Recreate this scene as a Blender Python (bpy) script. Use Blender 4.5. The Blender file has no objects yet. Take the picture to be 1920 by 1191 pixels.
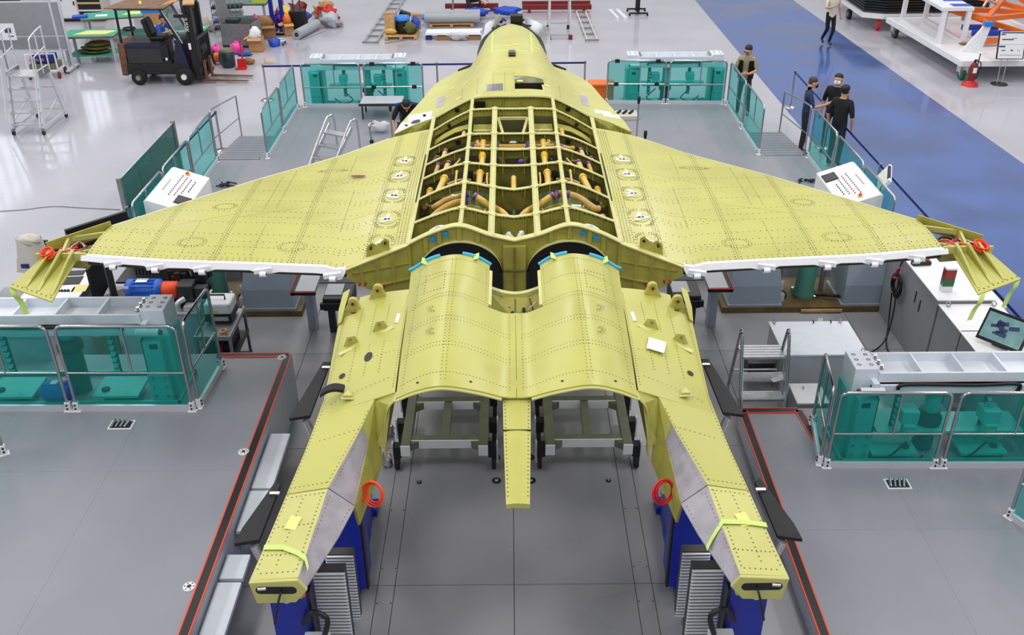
import bpy, bmesh, math, random
from mathutils import Vector, Matrix
random.seed(7)
SC = bpy.context.scene
COL = bpy.context.collection
PI = math.pi
# ------------------------------------------------------------------ camera
FPX = 1780.0; CAMH = 7.6
PITCH = math.atan(1036/1780.0); ROLL = math.radians(0.45)
_f = Vector((0, math.cos(PITCH), -math.sin(PITCH))); _r0 = Vector((1, 0, 0)); _u0 = _r0.cross(_f)
_c, _s = math.cos(ROLL), math.sin(ROLL)
_r = _c*_r0 - _s*_u0; _u = _c*_u0 + _s*_r0
cam_d = bpy.data.cameras.new('camera'); cam = bpy.data.objects.new('camera', cam_d); COL.objects.link(cam)
cam_d.sensor_width = 36.0; cam_d.lens = FPX/1920*36.0; cam_d.clip_end = 300
cam.matrix_world = Matrix(((_r.x, _u.x, -_f.x, 0), (_r.y, _u.y, -_f.y, 0), (_r.z, _u.z, -_f.z, CAMH), (0, 0, 0, 1)))
SC.camera = cam
# ------------------------------------------------------------------ view, world, lamps
SC.view_settings.view_transform = 'Standard'; SC.view_settings.look = 'None'
SC.view_settings.gamma = 1.0; SC.view_settings.use_curve_mapping = False
SC.view_settings.exposure = 0.0
W = bpy.data.worlds.new('hall'); SC.world = W; W.use_nodes = True
_bg = W.node_tree.nodes['Background']; _bg.inputs[0].default_value = (0.93, 0.95, 1.0, 1); _bg.inputs[1].default_value = 0.55
def area(name, loc, sx, sy, power, rot=(0, 0, 0), col=(1, 0.98, 0.95)):
    d = bpy.data.lights.new(name, 'AREA'); d.shape = 'RECTANGLE'; d.size = sx; d.size_y = sy; d.energy = power; d.color = col
    o = bpy.data.objects.new(name, d); COL.objects.link(o); o.location = loc; o.rotation_euler = rot
    return o
# high-bay lamps of the hall, regular rows over the whole floor
for ly in (0, 7, 14, 21, 28, 35):
    for lx in (-13.5, -4.5, 4.5, 13.5):
        area('high_bay_lamp', (lx, ly, 13.0), 1.6, 3.2, 240)

def P(px, py, z):
    """photo pixel -> point of the horizontal plane at height z"""
    d = _f + _r*((px-960)/FPX) - _u*((py-595.5)/FPX)
    t = (z-CAMH)/d.z
    return Vector((d.x*t, d.y*t, z))
def PY(px, py, Y):
    d = _f + _r*((px-960)/FPX) - _u*((py-595.5)/FPX)
    t = Y/d.y
    return Vector((d.x*t, Y, CAMH+d.z*t))

# ------------------------------------------------------------------ materials
def lin(c):
    return tuple(((x/255.0)/12.92 if x/255.0 <= 0.04045 else ((x/255.0+0.055)/1.055)**2.4) for x in c)
MATS = {}
def mat(name, rgb, rough=0.5, metal=0.0, var=0.0, vscale=4.0, bump=0.0, bscale=60.0, spec=0.5, rvar=0.0, emit=0.0, coat=0.0):
    m = bpy.data.materials.new(name); m.use_nodes = True; nt = m.node_tree; b = nt.nodes['Principled BSDF']
    c = lin(rgb)
    b.inputs['Base Color'].default_value = (*c, 1); b.inputs['Roughness'].default_value = rough
    b.inputs['Metallic'].default_value = metal; b.inputs['Specular IOR Level'].default_value = spec
    if coat: b.inputs['Coat Weight'].default_value = coat; b.inputs['Coat Roughness'].default_value = 0.06
    if emit: b.inputs['Emission Color'].default_value = (*c, 1); b.inputs['Emission Strength'].default_value = emit
    if var or rvar or bump:
        tc = nt.nodes.new('ShaderNodeTexCoord')
    if var or rvar:
        n = nt.nodes.new('ShaderNodeTexNoise'); n.inputs['Scale'].default_value = vscale; n.inputs['Detail'].default_value = 5
        nt.links.new(tc.outputs['Object'], n.inputs['Vector'])
    if var:
        mr = nt.nodes.new('ShaderNodeMapRange'); mr.interpolation_type = 'SMOOTHSTEP'; mr.inputs[1].default_value = 0.3; mr.inputs[2].default_value = 0.7
        mr.inputs[3].default_value = 1-var; mr.inputs[4].default_value = 1+var
        nt.links.new(n.outputs['Fac'], mr.inputs[0])
        mx = nt.nodes.new('ShaderNodeMix'); mx.data_type = 'RGBA'; mx.blend_type = 'MULTIPLY'; mx.inputs[0].default_value = 1
        mx.inputs[6].default_value = (*c, 1); nt.links.new(mr.outputs[0], mx.inputs[7]); nt.links.new(mx.outputs[2], b.inputs['Base Color'])
    if rvar:
        m2 = nt.nodes.new('ShaderNodeMapRange'); m2.interpolation_type = 'SMOOTHSTEP'; m2.inputs[1].default_value = 0.3; m2.inputs[2].default_value = 0.7
        m2.inputs[3].default_value = max(0.02, rough-rvar); m2.inputs[4].default_value = rough+rvar
        nt.links.new(n.outputs['Fac'], m2.inputs[0]); nt.links.new(m2.outputs[0], b.inputs['Roughness'])
    if bump:
        n2 = nt.nodes.new('ShaderNodeTexNoise'); n2.inputs['Scale'].default_value = bscale
        nt.links.new(tc.outputs['Object'], n2.inputs['Vector'])
        bp = nt.nodes.new('ShaderNodeBump'); bp.inputs['Strength'].default_value = bump; bp.inputs['Distance'].default_value = 0.01
        nt.links.new(n2.outputs['Fac'], bp.inputs['Height']); nt.links.new(bp.outputs[0], b.inputs['Normal'])
    MATS[name] = m
    return m
def glassmat(name, tint, dif, fac, rough=0.05):
    m = bpy.data.materials.new(name); m.use_nodes = True; nt = m.node_tree; nt.nodes.clear()
    out = nt.nodes.new('ShaderNodeOutputMaterial'); tr = nt.nodes.new('ShaderNodeBsdfTransparent'); tr.inputs[0].default_value = (*lin(tint), 1)
    pr = nt.nodes.new('ShaderNodeBsdfPrincipled'); pr.inputs['Base Color'].default_value = (*lin(dif), 1); pr.inputs['Roughness'].default_value = rough
    mx = nt.nodes.new('ShaderNodeMixShader'); mx.inputs[0].default_value = fac
    nt.links.new(tr.outputs[0], mx.inputs[1]); nt.links.new(pr.outputs[0], mx.inputs[2]); nt.links.new(mx.outputs[0], out.inputs[0])
    MATS[name] = m
    return m
mat('primer', (182, 179, 90), 0.36, var=0.06, vscale=1.6, rvar=0.08)
mat('primer_light', (190, 187, 110), 0.45, var=0.05, vscale=2.5)
mat('primer_pale', (204, 200, 132), 0.5, var=0.05, vscale=9)
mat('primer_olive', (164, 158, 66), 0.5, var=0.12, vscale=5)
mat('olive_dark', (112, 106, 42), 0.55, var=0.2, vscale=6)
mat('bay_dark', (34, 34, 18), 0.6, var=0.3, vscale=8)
mat('green_primer', (84, 110, 66), 0.5, var=0.15, vscale=7)
mat('rivet', (84, 80, 44), 0.5)
mat('seam', (60, 56, 30), 0.7)
mat('pipe', (216, 176, 84), 0.35, var=0.08, vscale=10)
mat('pipe_brown', (186, 148, 72), 0.4, var=0.1, vscale=10)
mat('pipe_cap', (236, 196, 60), 0.35)
mat('purple', (92, 50, 150), 0.3, metal=0.3)
mat('wing_white', (236, 236, 240), 0.4, var=0.03, vscale=12)
mat('lilac_metal', (176, 170, 176), 0.42, metal=0.25, var=0.08, vscale=7, rvar=0.1)
mat('titan', (150, 150, 156), 0.35, metal=0.8, var=0.1, vscale=6)
mat('tape_white', (238, 234, 230), 0.6)
mat('tape_green', (196, 222, 120), 0.6)
mat('tag_yellow', (240, 228, 130), 0.7)
mat('blue_foam', (70, 178, 220), 0.6)
mat('blue_plug', (30, 140, 200), 0.4)
mat('red_plug', (180, 30, 26), 0.45)
mat('orange_cable', (240, 72, 24), 0.45)
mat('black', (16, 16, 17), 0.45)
mat('black_soft', (26, 26, 28), 0.75, var=0.2, vscale=9)
mat('charcoal', (46, 46, 48), 0.5, var=0.1, vscale=8)
mat('dark_navy', (24, 26, 52), 0.45, var=0.15, vscale=7)
mat('steel', (190, 188, 188), 0.2, metal=1.0, var=0.05, vscale=15)
mat('alu', (208, 208, 210), 0.32, metal=0.9, var=0.06, vscale=14)
mat('alu_white', (214, 216, 220), 0.35, metal=0.35)
mat('galv', (150, 152, 154), 0.42, metal=0.6, var=0.12, vscale=9)
mat('jig_white', (220, 226, 234), 0.38, var=0.03, vscale=6)
mat('paint_white', (232, 232, 234), 0.35, var=0.03, vscale=5)
mat('paint_grey', (178, 182, 188), 0.4, var=0.03, vscale=5)
mat('cab_grey', (150, 152, 156), 0.45, var=0.04, vscale=4)
mat('blue_grey', (150, 164, 178), 0.4, var=0.04, vscale=3)
mat('teal', (84, 192, 186), 0.4, var=0.04, vscale=5)
mat('teal_dark', (24, 82, 76), 0.4, var=0.1, vscale=8)
mat('green_col', (70, 128, 112), 0.38)
mat('jig_blue', (20, 40, 150), 0.35, var=0.08, vscale=8)
mat('motor_blue', (34, 96, 196), 0.35, var=0.08, vscale=8)
mat('rust', (110, 74, 50), 0.8, var=0.3, vscale=9)
mat('card', (190, 142, 92), 0.8, var=0.08, vscale=6)
mat('card_dark', (150, 110, 72), 0.85, var=0.1, vscale=6)
mat('wood', (196, 154, 104), 0.75, var=0.15, vscale=12)
mat('plywood', (128, 98, 78), 0.8, var=0.2, vscale=5)
mat('brown_plate', (96, 78, 40), 0.6, var=0.25, vscale=5)
mat('red', (204, 28, 28), 0.4)
mat('dark_red', (120, 26, 24), 0.5)
mat('green', (30, 110, 70), 0.4)
mat('green_mat', (60, 166, 136), 0.6, var=0.05, vscale=6)
mat('yellow', (236, 204, 60), 0.5)
mat('paper_yellow', (236, 222, 140), 0.7)
mat('paper', (236, 236, 236), 0.7)
mat('orange', (232, 112, 30), 0.4, var=0.05, vscale=6)
mat('pink', (236, 70, 160), 0.35, var=0.15, vscale=12)
mat('blue', (34, 76, 190), 0.45, var=0.06, vscale=8)
mat('sky_blue', (40, 130, 220), 0.4)
mat('belt', (22, 36, 120), 0.6)
mat('bin_green', (30, 52, 58), 0.4)
mat('roll_grey', (160, 164, 168), 0.55, var=0.03, vscale=4)
mat('sheet_white', (232, 236, 240), 0.4, var=0.03, vscale=3)
mat('screen', (110, 150, 150), 0.2, var=0.25, vscale=6, emit=0.25)
mat('ink', (60, 70, 110), 0.7)
mat('ink_dark', (40, 40, 44), 0.7)
mat('skin', (206, 150, 120), 0.55)
mat('hair', (26, 22, 20), 0.6)
mat('hair_thin', (70, 58, 50), 0.6)
mat('cloth_black', (20, 20, 22), 0.85)
mat('cloth_navy', (36, 52, 92), 0.8)
mat('cloth_blue', (30, 84, 176), 0.8)
mat('cloth_beige', (216, 210, 190), 0.8)
mat('cloth_olive', (150, 146, 112), 0.8)
mat('trouser_dark', (34, 36, 44), 0.85)
mat('shoe', (60, 56, 46), 0.6)
mat('khaki', (96, 96, 50), 0.8, var=0.25, vscale=8)
mat('cover_cloth', (200, 194, 182), 0.85)
mat('rubber', (24, 22, 22), 0.8, var=0.2, vscale=12)
mat('wheel_green', (20, 96, 64), 0.45)
mat('lamp_red', (150, 26, 20), 0.25)
mat('lamp_green', (20, 96, 60), 0.25)
mat('olive_frame', (104, 108, 84), 0.45, var=0.1, vscale=6)
glassmat('pane_teal', (204, 242, 240), (74, 186, 178), 0.13)
glassmat('pane_dark', (150, 190, 182), (60, 112, 106), 0.4)
glassmat('pane_clear', (214, 220, 220), (150, 150, 150), 0.22)
glassmat('film', (246, 246, 250), (230, 232, 236), 0.55, 0.3)
# floors
def floormat(name, rgb, rough, var, plates=None, coat=0.0, stripes=0.0):
    m = mat(name, rgb, rough, var=var, vscale=0.55, rvar=rough*0.35, bump=0.0)
    b = m.node_tree.nodes['Principled BSDF']
    b.inputs['Coat Weight'].default_value = coat; b.inputs['Coat Roughness'].default_value = 0.08
    for n in m.node_tree.nodes:
        if n.type == 'TEX_NOISE': n.inputs['Detail'].default_value = 1.5
    return m
floormat('floor_white', (180, 178, 186), 0.34, 0.05, coat=0.55)
floormat('floor_blue', (60, 90, 152), 0.34, 0.2, coat=0.55)
floormat('floor_grey', (146, 146, 150), 0.36, 0.16, coat=0.15)
def platemat(name, rgb):
    m = mat(name, rgb, 0.42, var=0.04, vscale=0.8)
    nt = m.node_tree; b = nt.nodes['Principled BSDF']; tc = nt.nodes.new('ShaderNodeTexCoord')
    mp = nt.nodes.new('ShaderNodeMapping'); mp.inputs['Scale'].default_value = (28, 28, 28); nt.links.new(tc.outputs['Object'], mp.inputs[0])
    ck = nt.nodes.new('ShaderNodeTexVoronoi'); ck.inputs['Scale'].default_value = 1.0; ck.inputs['Randomness'].default_value = 0.0
    nt.links.new(mp.outputs[0], ck.inputs['Vector'])
    bp = nt.nodes.new('ShaderNodeBump'); bp.inputs['Strength'].default_value = 0.35; bp.inputs['Distance'].default_value = 0.004; bp.invert = True
    nt.links.new(ck.outputs['Distance'], bp.inputs['Height']); nt.links.new(bp.outputs[0], b.inputs['Normal'])
    return m
platemat('plate_grey', (138, 138, 146))

# ------------------------------------------------------------------ mesh builder
ZUP = Vector((0, 0, 1))
def V(*a): return Vector(a)
class MB:
    def __init__(s, M=None): s.v = []; s.f = []; s.sm = []; s.M = M
    def add(s, vs, fs, sm=False):
        o = len(s.v); M = s.M
        s.v += [tuple(M @ Vector(p)) if M is not None else tuple(p) for p in vs]
        for f in fs: s.f.append(tuple(i+o for i in f)); s.sm.append(sm)
        return s
    def box(s, c, d, rz=0.0, R=None):
        x, y, z = d[0]/2, d[1]/2, d[2]/2
        pts = [Vector(p) for p in ((-x,-y,-z),(x,-y,-z),(x,y,-z),(-x,y,-z),(-x,-y,z),(x,-y,z),(x,y,z),(-x,y,z))]
        if R is None and rz: R = Matrix.Rotation(rz, 3, 'Z')
        if R is not None: pts = [R @ p for p in pts]
        c = Vector(c); pts = [p+c for p in pts]
        return s.add(pts, [(0,3,2,1),(4,5,6,7),(0,1,5,4),(1,2,6,5),(2,3,7,6),(3,0,4,7)])
    def b0(s, x0, x1, y0, y1, z0, z1):
        return s.box(((x0+x1)/2, (y0+y1)/2, (z0+z1)/2), (abs(x1-x0), abs(y1-y0), abs(z1-z0)))
    def beam(s, p, q, w, h, up=ZUP):
        p = Vector(p); q = Vector(q); d = (q-p); L = d.length; d.normalize()
        r = d.cross(up)
        if r.length < 1e-4: r = d.cross(Vector((1, 0, 0)))
        r.normalize(); u = r.cross(d)
        R = Matrix((r, d, u)).transposed()
        return s.box((p+q)/2, (w, L, h), R=R)
    def tube(s, pts, r, n=8, closed=False, caps=True):
        pts = [Vector(p) for p in pts]; k = len(pts); rs = r if isinstance(r, (list, tuple)) else [r]*k
        vs = []; prev = None
        for i in range(k):
            if closed: t = pts[(i+1) % k]-pts[i-1]
            else: t = pts[min(i+1, k-1)]-pts[max(i-1, 0)]
            t.normalize()
            if prev is None:
                a = t.cross(ZUP)
                if a.length < 1e-3: a = t.cross(Vector((1, 0, 0)))
            else: a = prev - t*prev.dot(t)
            a.normalize(); prev = a; b = t.cross(a)
            for j in range(n):
                th = 2*PI*j/n; vs.append(pts[i]+(a*math.cos(th)+b*math.sin(th))*rs[i])
        fs = []
        for i in range(k if closed else k-1):
            i2 = (i+1) % k
            for j in range(n): fs.append((i*n+j, i*n+(j+1) % n, i2*n+(j+1) % n, i2*n+j))
        s.add(vs, fs, True)
        if not closed and caps:
            s.add(vs[:n], [tuple(range(n-1, -1, -1))]); s.add(vs[-n:], [tuple(range(n))])
        return s
    def cyl(s, p, q, r, r2=None, n=12): return s.tube([p, q], [r, r if r2 is None else r2], n)
    def lathe(s, c, prof, n=16, axis='Z'):
        c = Vector(c); vs = []; k = len(prof)
        for (r, z) in prof:
            for j in range(n):
                th = 2*PI*j/n; p = Vector((r*math.cos(th), r*math.sin(th), z))
                if axis == 'Y': p = Vector((p.x, p.z, p.y))
                if axis == 'X': p = Vector((p.z, p.x, p.y))
                vs.append(c+p)
        fs = [(i*n+j, i*n+(j+1) % n, (i+1)*n+(j+1) % n, (i+1)*n+j) for i in range(k-1) for j in range(n)]
        s.add(vs, fs, True)
        s.add(vs[:n], [tuple(range(n-1, -1, -1))]); s.add(vs[-n:], [tuple(range(n))])
        return s
    def plate(s, pts, ext):
        """polygon pushed along vector ext"""
        pts = [Vector(p) for p in pts]; n = len(pts); e = Vector(ext)
        fs = [tuple(range(n-1, -1, -1)), tuple(range(n, 2*n))] + [(i, (i+1) % n, n+(i+1) % n, n+i) for i in range(n)]
        return s.add(pts+[p+e for p in pts], fs)
    def prism(s, poly, z0, z1): return s.plate([(x, y, z0) for x, y in poly], (0, 0, z1-z0))
    def grid(s, rows, th=0.0, dirn=(0, 0, -1), hole=None, sm=True):
        """surface through rows of points, thickness th along dirn; hole(center) drops cells"""
        m = len(rows); n = len(rows[0]); e = Vector(dirn)*th
        top = [Vector(p) for r in rows for p in r]
        cells = []
        for i in range(m-1):
            for j in range(n-1):
                q = (i*n+j, i*n+j+1, (i+1)*n+j+1, (i+1)*n+j)
                if hole and hole((top[q[0]]+top[q[2]])/2): continue
                cells.append(q)
        s.add(top, cells, sm)
        if th:
            N = len(top); s.add([p+e for p in top], [tuple(reversed(q)) for q in cells], sm)
            ed = {}
            for q in cells:
                for a, b in zip(q, q[1:]+q[:1]):
                    if (b, a) in ed: del ed[(b, a)]
                    else: ed[(a, b)] = 1
            vs = []; fs = []
            for (a, b) in ed:
                o = len(vs); vs += [top[a], top[b], top[b]+e, top[a]+e]; fs.append((o+1, o, o+3, o+2))
            s.add(vs, fs)
        return s
    def ball(s, c, r, n=12, m=8):
        c = Vector(c); r = r if isinstance(r, (list, tuple)) else (r, r, r)
        vs = [c+Vector((0, 0, -r[2]))]
        for i in range(1, m):
            ph = -PI/2+PI*i/m
            for j in range(n):
                th = 2*PI*j/n; vs.append(c+Vector((r[0]*math.cos(ph)*math.cos(th), r[1]*math.cos(ph)*math.sin(th), r[2]*math.sin(ph))))
        vs.append(c+Vector((0, 0, r[2]))); T = len(vs)-1
        fs = [(0, 1+(j+1) % n, 1+j) for j in range(n)]
        for i in range(m-2):
            for j in range(n): fs.append((1+i*n+j, 1+i*n+(j+1) % n, 1+(i+1)*n+(j+1) % n, 1+(i+1)*n+j))
        fs += [(T, 1+(m-2)*n+j, 1+(m-2)*n+(j+1) % n) for j in range(n)]
        return s.add(vs, fs, True)
    def torus(s, c, R, r, axis=ZUP, n=20, m=6, arc=2*PI):
        axis = Vector(axis).normalized(); a = axis.orthogonal().normalized(); b = axis.cross(a); c = Vector(c)
        full = arc > 6.28; k = n if full else n+1
        return s.tube([c+(a*math.cos(arc*i/n)+b*math.sin(arc*i/n))*R for i in range(k)], r, m, closed=full)
    def blob(s, c, r, seed=0, n=14, m=9, amp=0.25, flat=0.0):
        """lumpy closed volume (bags, cloth, plastic heaps)"""
        rnd = random.Random(seed); q = MB(); q.ball((0, 0, 0), 1.0, n, m)
        ph = [(rnd.uniform(1, 4), rnd.uniform(1, 4), rnd.uniform(1, 4), rnd.uniform(0, 6)) for _ in range(4)]
        vs = []
        for p in q.v:
            p = Vector(p); k = 1+amp*sum(math.sin(a*p.x*2+b*p.y*2+d*p.z*2+e) for a, b, d, e in ph)/2.2
            z = p.z*k
            if z < flat-1 and flat: z = flat-1
            vs.append(Vector(c)+Vector((p.x*k*r[0], p.y*k*r[1], z*r[2])))
        return s.add(vs, q.f, True)

ORG = {}
def link(o, parent=None):
    COL.objects.link(o)
    if parent is not None: o.parent = parent
    return o
def tag(o, label=None, cat=None, group=None, kind=None):
    if label: o['label'] = label
    if cat: o['category'] = cat
    if group: o['group'] = group
    if kind: o['kind'] = kind
    return o
def mesh_from(name, mb, m, off=None):
    me = bpy.data.meshes.new(name)
    vs = mb.v if off is None else [(x-off[0], y-off[1], z-off[2]) for x, y, z in mb.v]
    me.from_pydata(vs, [], mb.f); me.polygons.foreach_set('use_smooth', mb.sm)
    me.materials.append(MATS[m]); me.update()
    return me
def part(name, mb, m, parent, bevel=0.0, label=None, kind=None):
    org = ORG.get(parent.name)
    o = bpy.data.objects.new(name, mesh_from(name, mb, m, org)); link(o, parent)
    if org is not None: ORG[o.name] = org
    if bevel: bev(o, bevel)
    tag(o, label, kind=kind)
    return o
def bev(o, w):
    b = o.modifiers.new('bevel', 'BEVEL'); b.width = w; b.segments = 2; b.limit_method = 'ANGLE'
def thing(name, label, cat, loc=(0, 0, 0), rz=0.0, group=None, world=False):
    o = bpy.data.objects.new(name, None); o.empty_display_size = 0.1; link(o); o.location = loc; o.rotation_euler = (0, 0, rz)
    if world: ORG[o.name] = tuple(loc)
    return tag(o, label, cat, group)
def solo(name, mb, m, label, cat, group=None, bevel=0.0, kind=None):
    xs = [p[0] for p in mb.v]; ys = [p[1] for p in mb.v]; zs = [p[2] for p in mb.v]
    org = ((min(xs)+max(xs))/2, (min(ys)+max(ys))/2, min(zs))
    o = bpy.data.objects.new(name, mesh_from(name, mb, m, org)); link(o); o.location = org
    if bevel: bev(o, bevel)
    return tag(o, label, cat, group, kind)
def struct(name, mb, m, parent=None, label=None):
    o = bpy.data.objects.new(name, mesh_from(name, mb, m)); link(o, parent)
    if parent is None: o['kind'] = 'structure'
    if label: o['label'] = label
    return o
def dup(root, loc, rz=None, label=None, scale=None):
    r = root.copy(); COL.objects.link(r); r.location = loc
    if rz is not None: r.rotation_euler = (0, 0, rz)
    if scale: r.scale = scale
    if label: r['label'] = label
    for ch in list(root.children):
        c = ch.copy(); COL.objects.link(c); c.parent = r
        for g in list(ch.children):
            d = g.copy(); COL.objects.link(d); d.parent = c
    return r
def interp(tab, x):
    if x <= tab[0][0]: return tab[0][1]
    for (a, b), (c, d) in zip(tab, tab[1:]):
        if x <= c: return b+(d-b)*(x-a)/(c-a)
    return tab[-1][1]
def lerp(a, b, t): return a+(b-a)*t
def smooth_pts(pts, k=6):
    """Catmull-Rom through points"""
    pts = [Vector(p) for p in pts]; out = []
    for i in range(len(pts)-1):
        p0 = pts[max(i-1, 0)]; p1 = pts[i]; p2 = pts[i+1]; p3 = pts[min(i+2, len(pts)-1)]
        for j in range(k):
            t = j/k
            out.append(0.5*((2*p1)+(p2-p0)*t+(2*p0-5*p1+4*p2-p3)*t*t+(3*p1-p0-3*p2+p3)*t**3))
    out.append(pts[-1]); return out

# ------------------------------------------------------------------ text as flat print
def text(name, body, size, m, parent, loc, rot, extrude=0.001):
    c = bpy.data.curves.new(name, 'FONT'); c.body = body; c.size = size; c.extrude = extrude; c.align_x = 'CENTER'; c.align_y = 'CENTER'
    tmp = bpy.data.objects.new(name, c); COL.objects.link(tmp)
    dg = bpy.context.evaluated_depsgraph_get(); me = bpy.data.meshes.new_from_object(tmp.evaluated_get(dg))
    bpy.data.objects.remove(tmp); me.materials.clear(); me.materials.append(MATS[m])
    o = bpy.data.objects.new(name, me); link(o, parent)
    org = ORG.get(parent.name) if parent is not None else None
    o.location = Vector(loc)-Vector(org) if org is not None else loc
    o.rotation_euler = rot
    return o

# ================================================================== STRUCTURE
ZL, ZR, ZF = 0.8, 0.3, 0.25      # work platform heights: near left, near right, far
floor = struct('floor', MB().b0(-34, 34, -6, 62, -0.2, 0.0), 'floor_white', label='glossy pale grey epoxy hall floor')
lane = MB().plate([(7.15, 2, 0.0), (11.9, 2, 0.0), (10.2, 44, 0.0), (6.85, 44, 0.0)], (0, 0, 0.004))
struct('floor_lane', lane, 'floor_blue', label='blue painted walkway lane')
# grey floor plates of the assembly station, each plate its own piece with open joints
st = struct('floor_station', MB().b0(-8.6, 7.0, 1.0, 14.2, 0.0, 0.006), 'seam', label='grey steel floor of the assembly station')
ys = [1.0, 4.0, 7.35, 9.72, 12.0, 14.2]
for (x0, x1) in ((-8.6, -5.9), (-5.9, -3.1), (-3.1, -1.46), (-1.46, -1.275), (-1.275, 0.0), (0.0, 1.29), (1.29, 1.475), (1.475, 3.1), (3.1, 5.3), (5.3, 7.0)):
    narrow = x1-x0 < 0.3
    for a, b in zip(ys, ys[1:]):
        g = 0.004
        if not narrow and abs(x0) < 1.3 and a < 9: pass
        part('floor_plate', MB().b0(x0+g, x1-g, a+g, b-g, 0.006, 0.012), 'floor_grey', st)
        if abs(x0) < 3.2 and narrow:
            bm = MB()
            for k in range(3):
                yy = a+0.25+(b-a-0.5)*k/2
                for xx in (x0+0.02, x1-0.02): bm.cyl((xx, yy, 0.01), (xx, yy, 0.014), 0.009, n=6)
            part('plate_screws', bm, 'black', st)
# round sockets let into the floor plates
for (px, py) in ((931, 902), (996, 902), (994, 858), (930, 858), (786, 905), (1141, 902)):
    p = P(px, py, 0.012); r = 0.055 if 900 < px < 1000 else 0.03
    so = part('floor_socket', MB().lathe((p.x, p.y, 0.012), [(r, 0), (r, 0.012), (r*0.6, 0.012)], 16), 'black', st)
    part('socket_core', MB().lathe((p.x, p.y, 0.02), [(r*0.45, 0), (r*0.4, 0.015), (r*0.2, 0.018)], 12), 'steel', so)

def platform(name, x0, x1, y0, y1, z, label, inner, strips=True):
    o = struct(name, MB().b0(x0, x1, y0, y1, 0.02, z-0.012), 'paint_grey', label=label)
    nx = max(1, round((x1-x0)/1.6)); ny = max(1, round((y1-y0)/2.6))
    for i in range(nx):
        for j in range(ny):
            a = x0+(x1-x0)*i/nx; b = x0+(x1-x0)*(i+1)/nx; c = y0+(y1-y0)*j/ny; d = y0+(y1-y0)*(j+1)/ny
            part('tread_plate', MB().b0(a+0.0008, b-0.0008, c+0.0008, d-0.0008, z-0.012, z), 'plate_grey', o)
    return o
pl = platform('platform_left', -9.2, -2.96, 1.0, 10.78, ZL, 'grey tread plate platform, near left', 1)
pr = platform('platform_right', 2.96, 9.0, 1.0, 10.12, ZR, 'grey tread plate platform, near right', -1)
def safety_edge(o, pts, z, w=0.085):
    """black rubber edge strip with orange lines along a polyline"""
    for a, b in zip(pts, pts[1:]):
        a = Vector((*a, z+0.004)); b = Vector((*b, z+0.004)); d = (b-a).normalized(); n = Vector((-d.y, d.x, 0))
        e = part('edge_strip', MB().beam(a, b, w, 0.012), 'black', o)
        for s_ in (-1, 1):
            part('edge_line', MB().beam(a+n*s_*(w/2+0.006), b+n*s_*(w/2+0.006), 0.014, 0.014), 'orange_cable', e)
safety_edge(pl, [(-3.0, 1.0), (-3.0, 10.73), (-3.95, 10.73)], ZL)
safety_edge(pr, [(3.0, 1.0), (3.0, 10.07), (3.72, 10.07), (3.8, 9.35)], ZR)
def flange_disc(o, x, y, z):
    f = part('floor_flange', MB().lathe((x, y, z), [(0.062, 0), (0.062, 0.012), (0.02, 0.012), (0.018, 0.006)], 20), 'paint_white', o)
    b = MB()
    for k in range(6): b.cyl((x+0.042*math.cos(k*PI/3), y+0.042*math.sin(k*PI/3), z+0.012), (x+0.042*math.cos(k*PI/3), y+0.042*math.sin(k*PI/3), z+0.016), 0.007, n=6)
    b.cyl((x, y, z+0.006), (x, y, z+0.014), 0.022, n=10)
    part('flange_bolts', b, 'charcoal', f)
for (px, py, z, o) in ((457, 848, ZL, pl), (355, 1101, ZL, pl), (529, 671, ZL, pl), (1383, 776, ZR, pr)):
    p = P(px, py, z); flange_disc(o, p.x, p.y, z)
# recessed sockets with cable plugs in the near platforms
for (px, py, z, o) in ((228, 797, ZL, pl), (1683, 908, ZR, pr)):
    p = P(px, py, z)
    q = part('cable_hatch', MB().b0(p.x-0.14, p.x+0.14, p.y-0.09, p.y+0.09, z, z+0.006), 'paint_white', o)
    part('hatch_recess', MB().b0(p.x-0.12, p.x+0.12, p.y-0.07, p.y+0.07, z+0.004, z+0.009), 'charcoal', q)
    b = MB()
    for k in range(4): b.cyl((p.x-0.1+0.05*k, p.y-0.06, z+0.012), (p.x-0.08+0.055*k, p.y+0.05, z+0.045), 0.018, n=8)
    part('cable_plug', b, 'steel', q)
pf = platform('platform_far', -5.45, 5.5, 19.5, 23.3, ZF, 'grey tread plate platform under the forward fuselage', 0)
pw = platform('platform_wide', -6.45, 6.5, 14.25, 19.5, ZF, 'wide grey tread plate platform ahead of the wings', 0)
# ribbed access ramps running down behind the wide platform
for sx, nm in ((-1, 'ramp_left'), (1, 'ramp_right')):
    rp = struct(nm, MB().plate([(sx*5.47, 19.51, 0.015), (sx*5.47, 19.51, ZF-0.02), (sx*5.47, 21.8, 0.015)], (sx*0.95, 0, 0)), 'paint_grey', label='ribbed access ramp')
    for k in range(11):
        t = (k+0.5)/11.5
        c = Vector((sx*5.945, lerp(19.53, 21.75, t), lerp(ZF-0.012, 0.02, t)))
        part('ramp_tread', MB().box(c, (0.95, 0.165, 0.03), R=Matrix.Rotation(-math.atan(ZF/2.29), 3, 'X')), 'plate_grey', rp)

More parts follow.
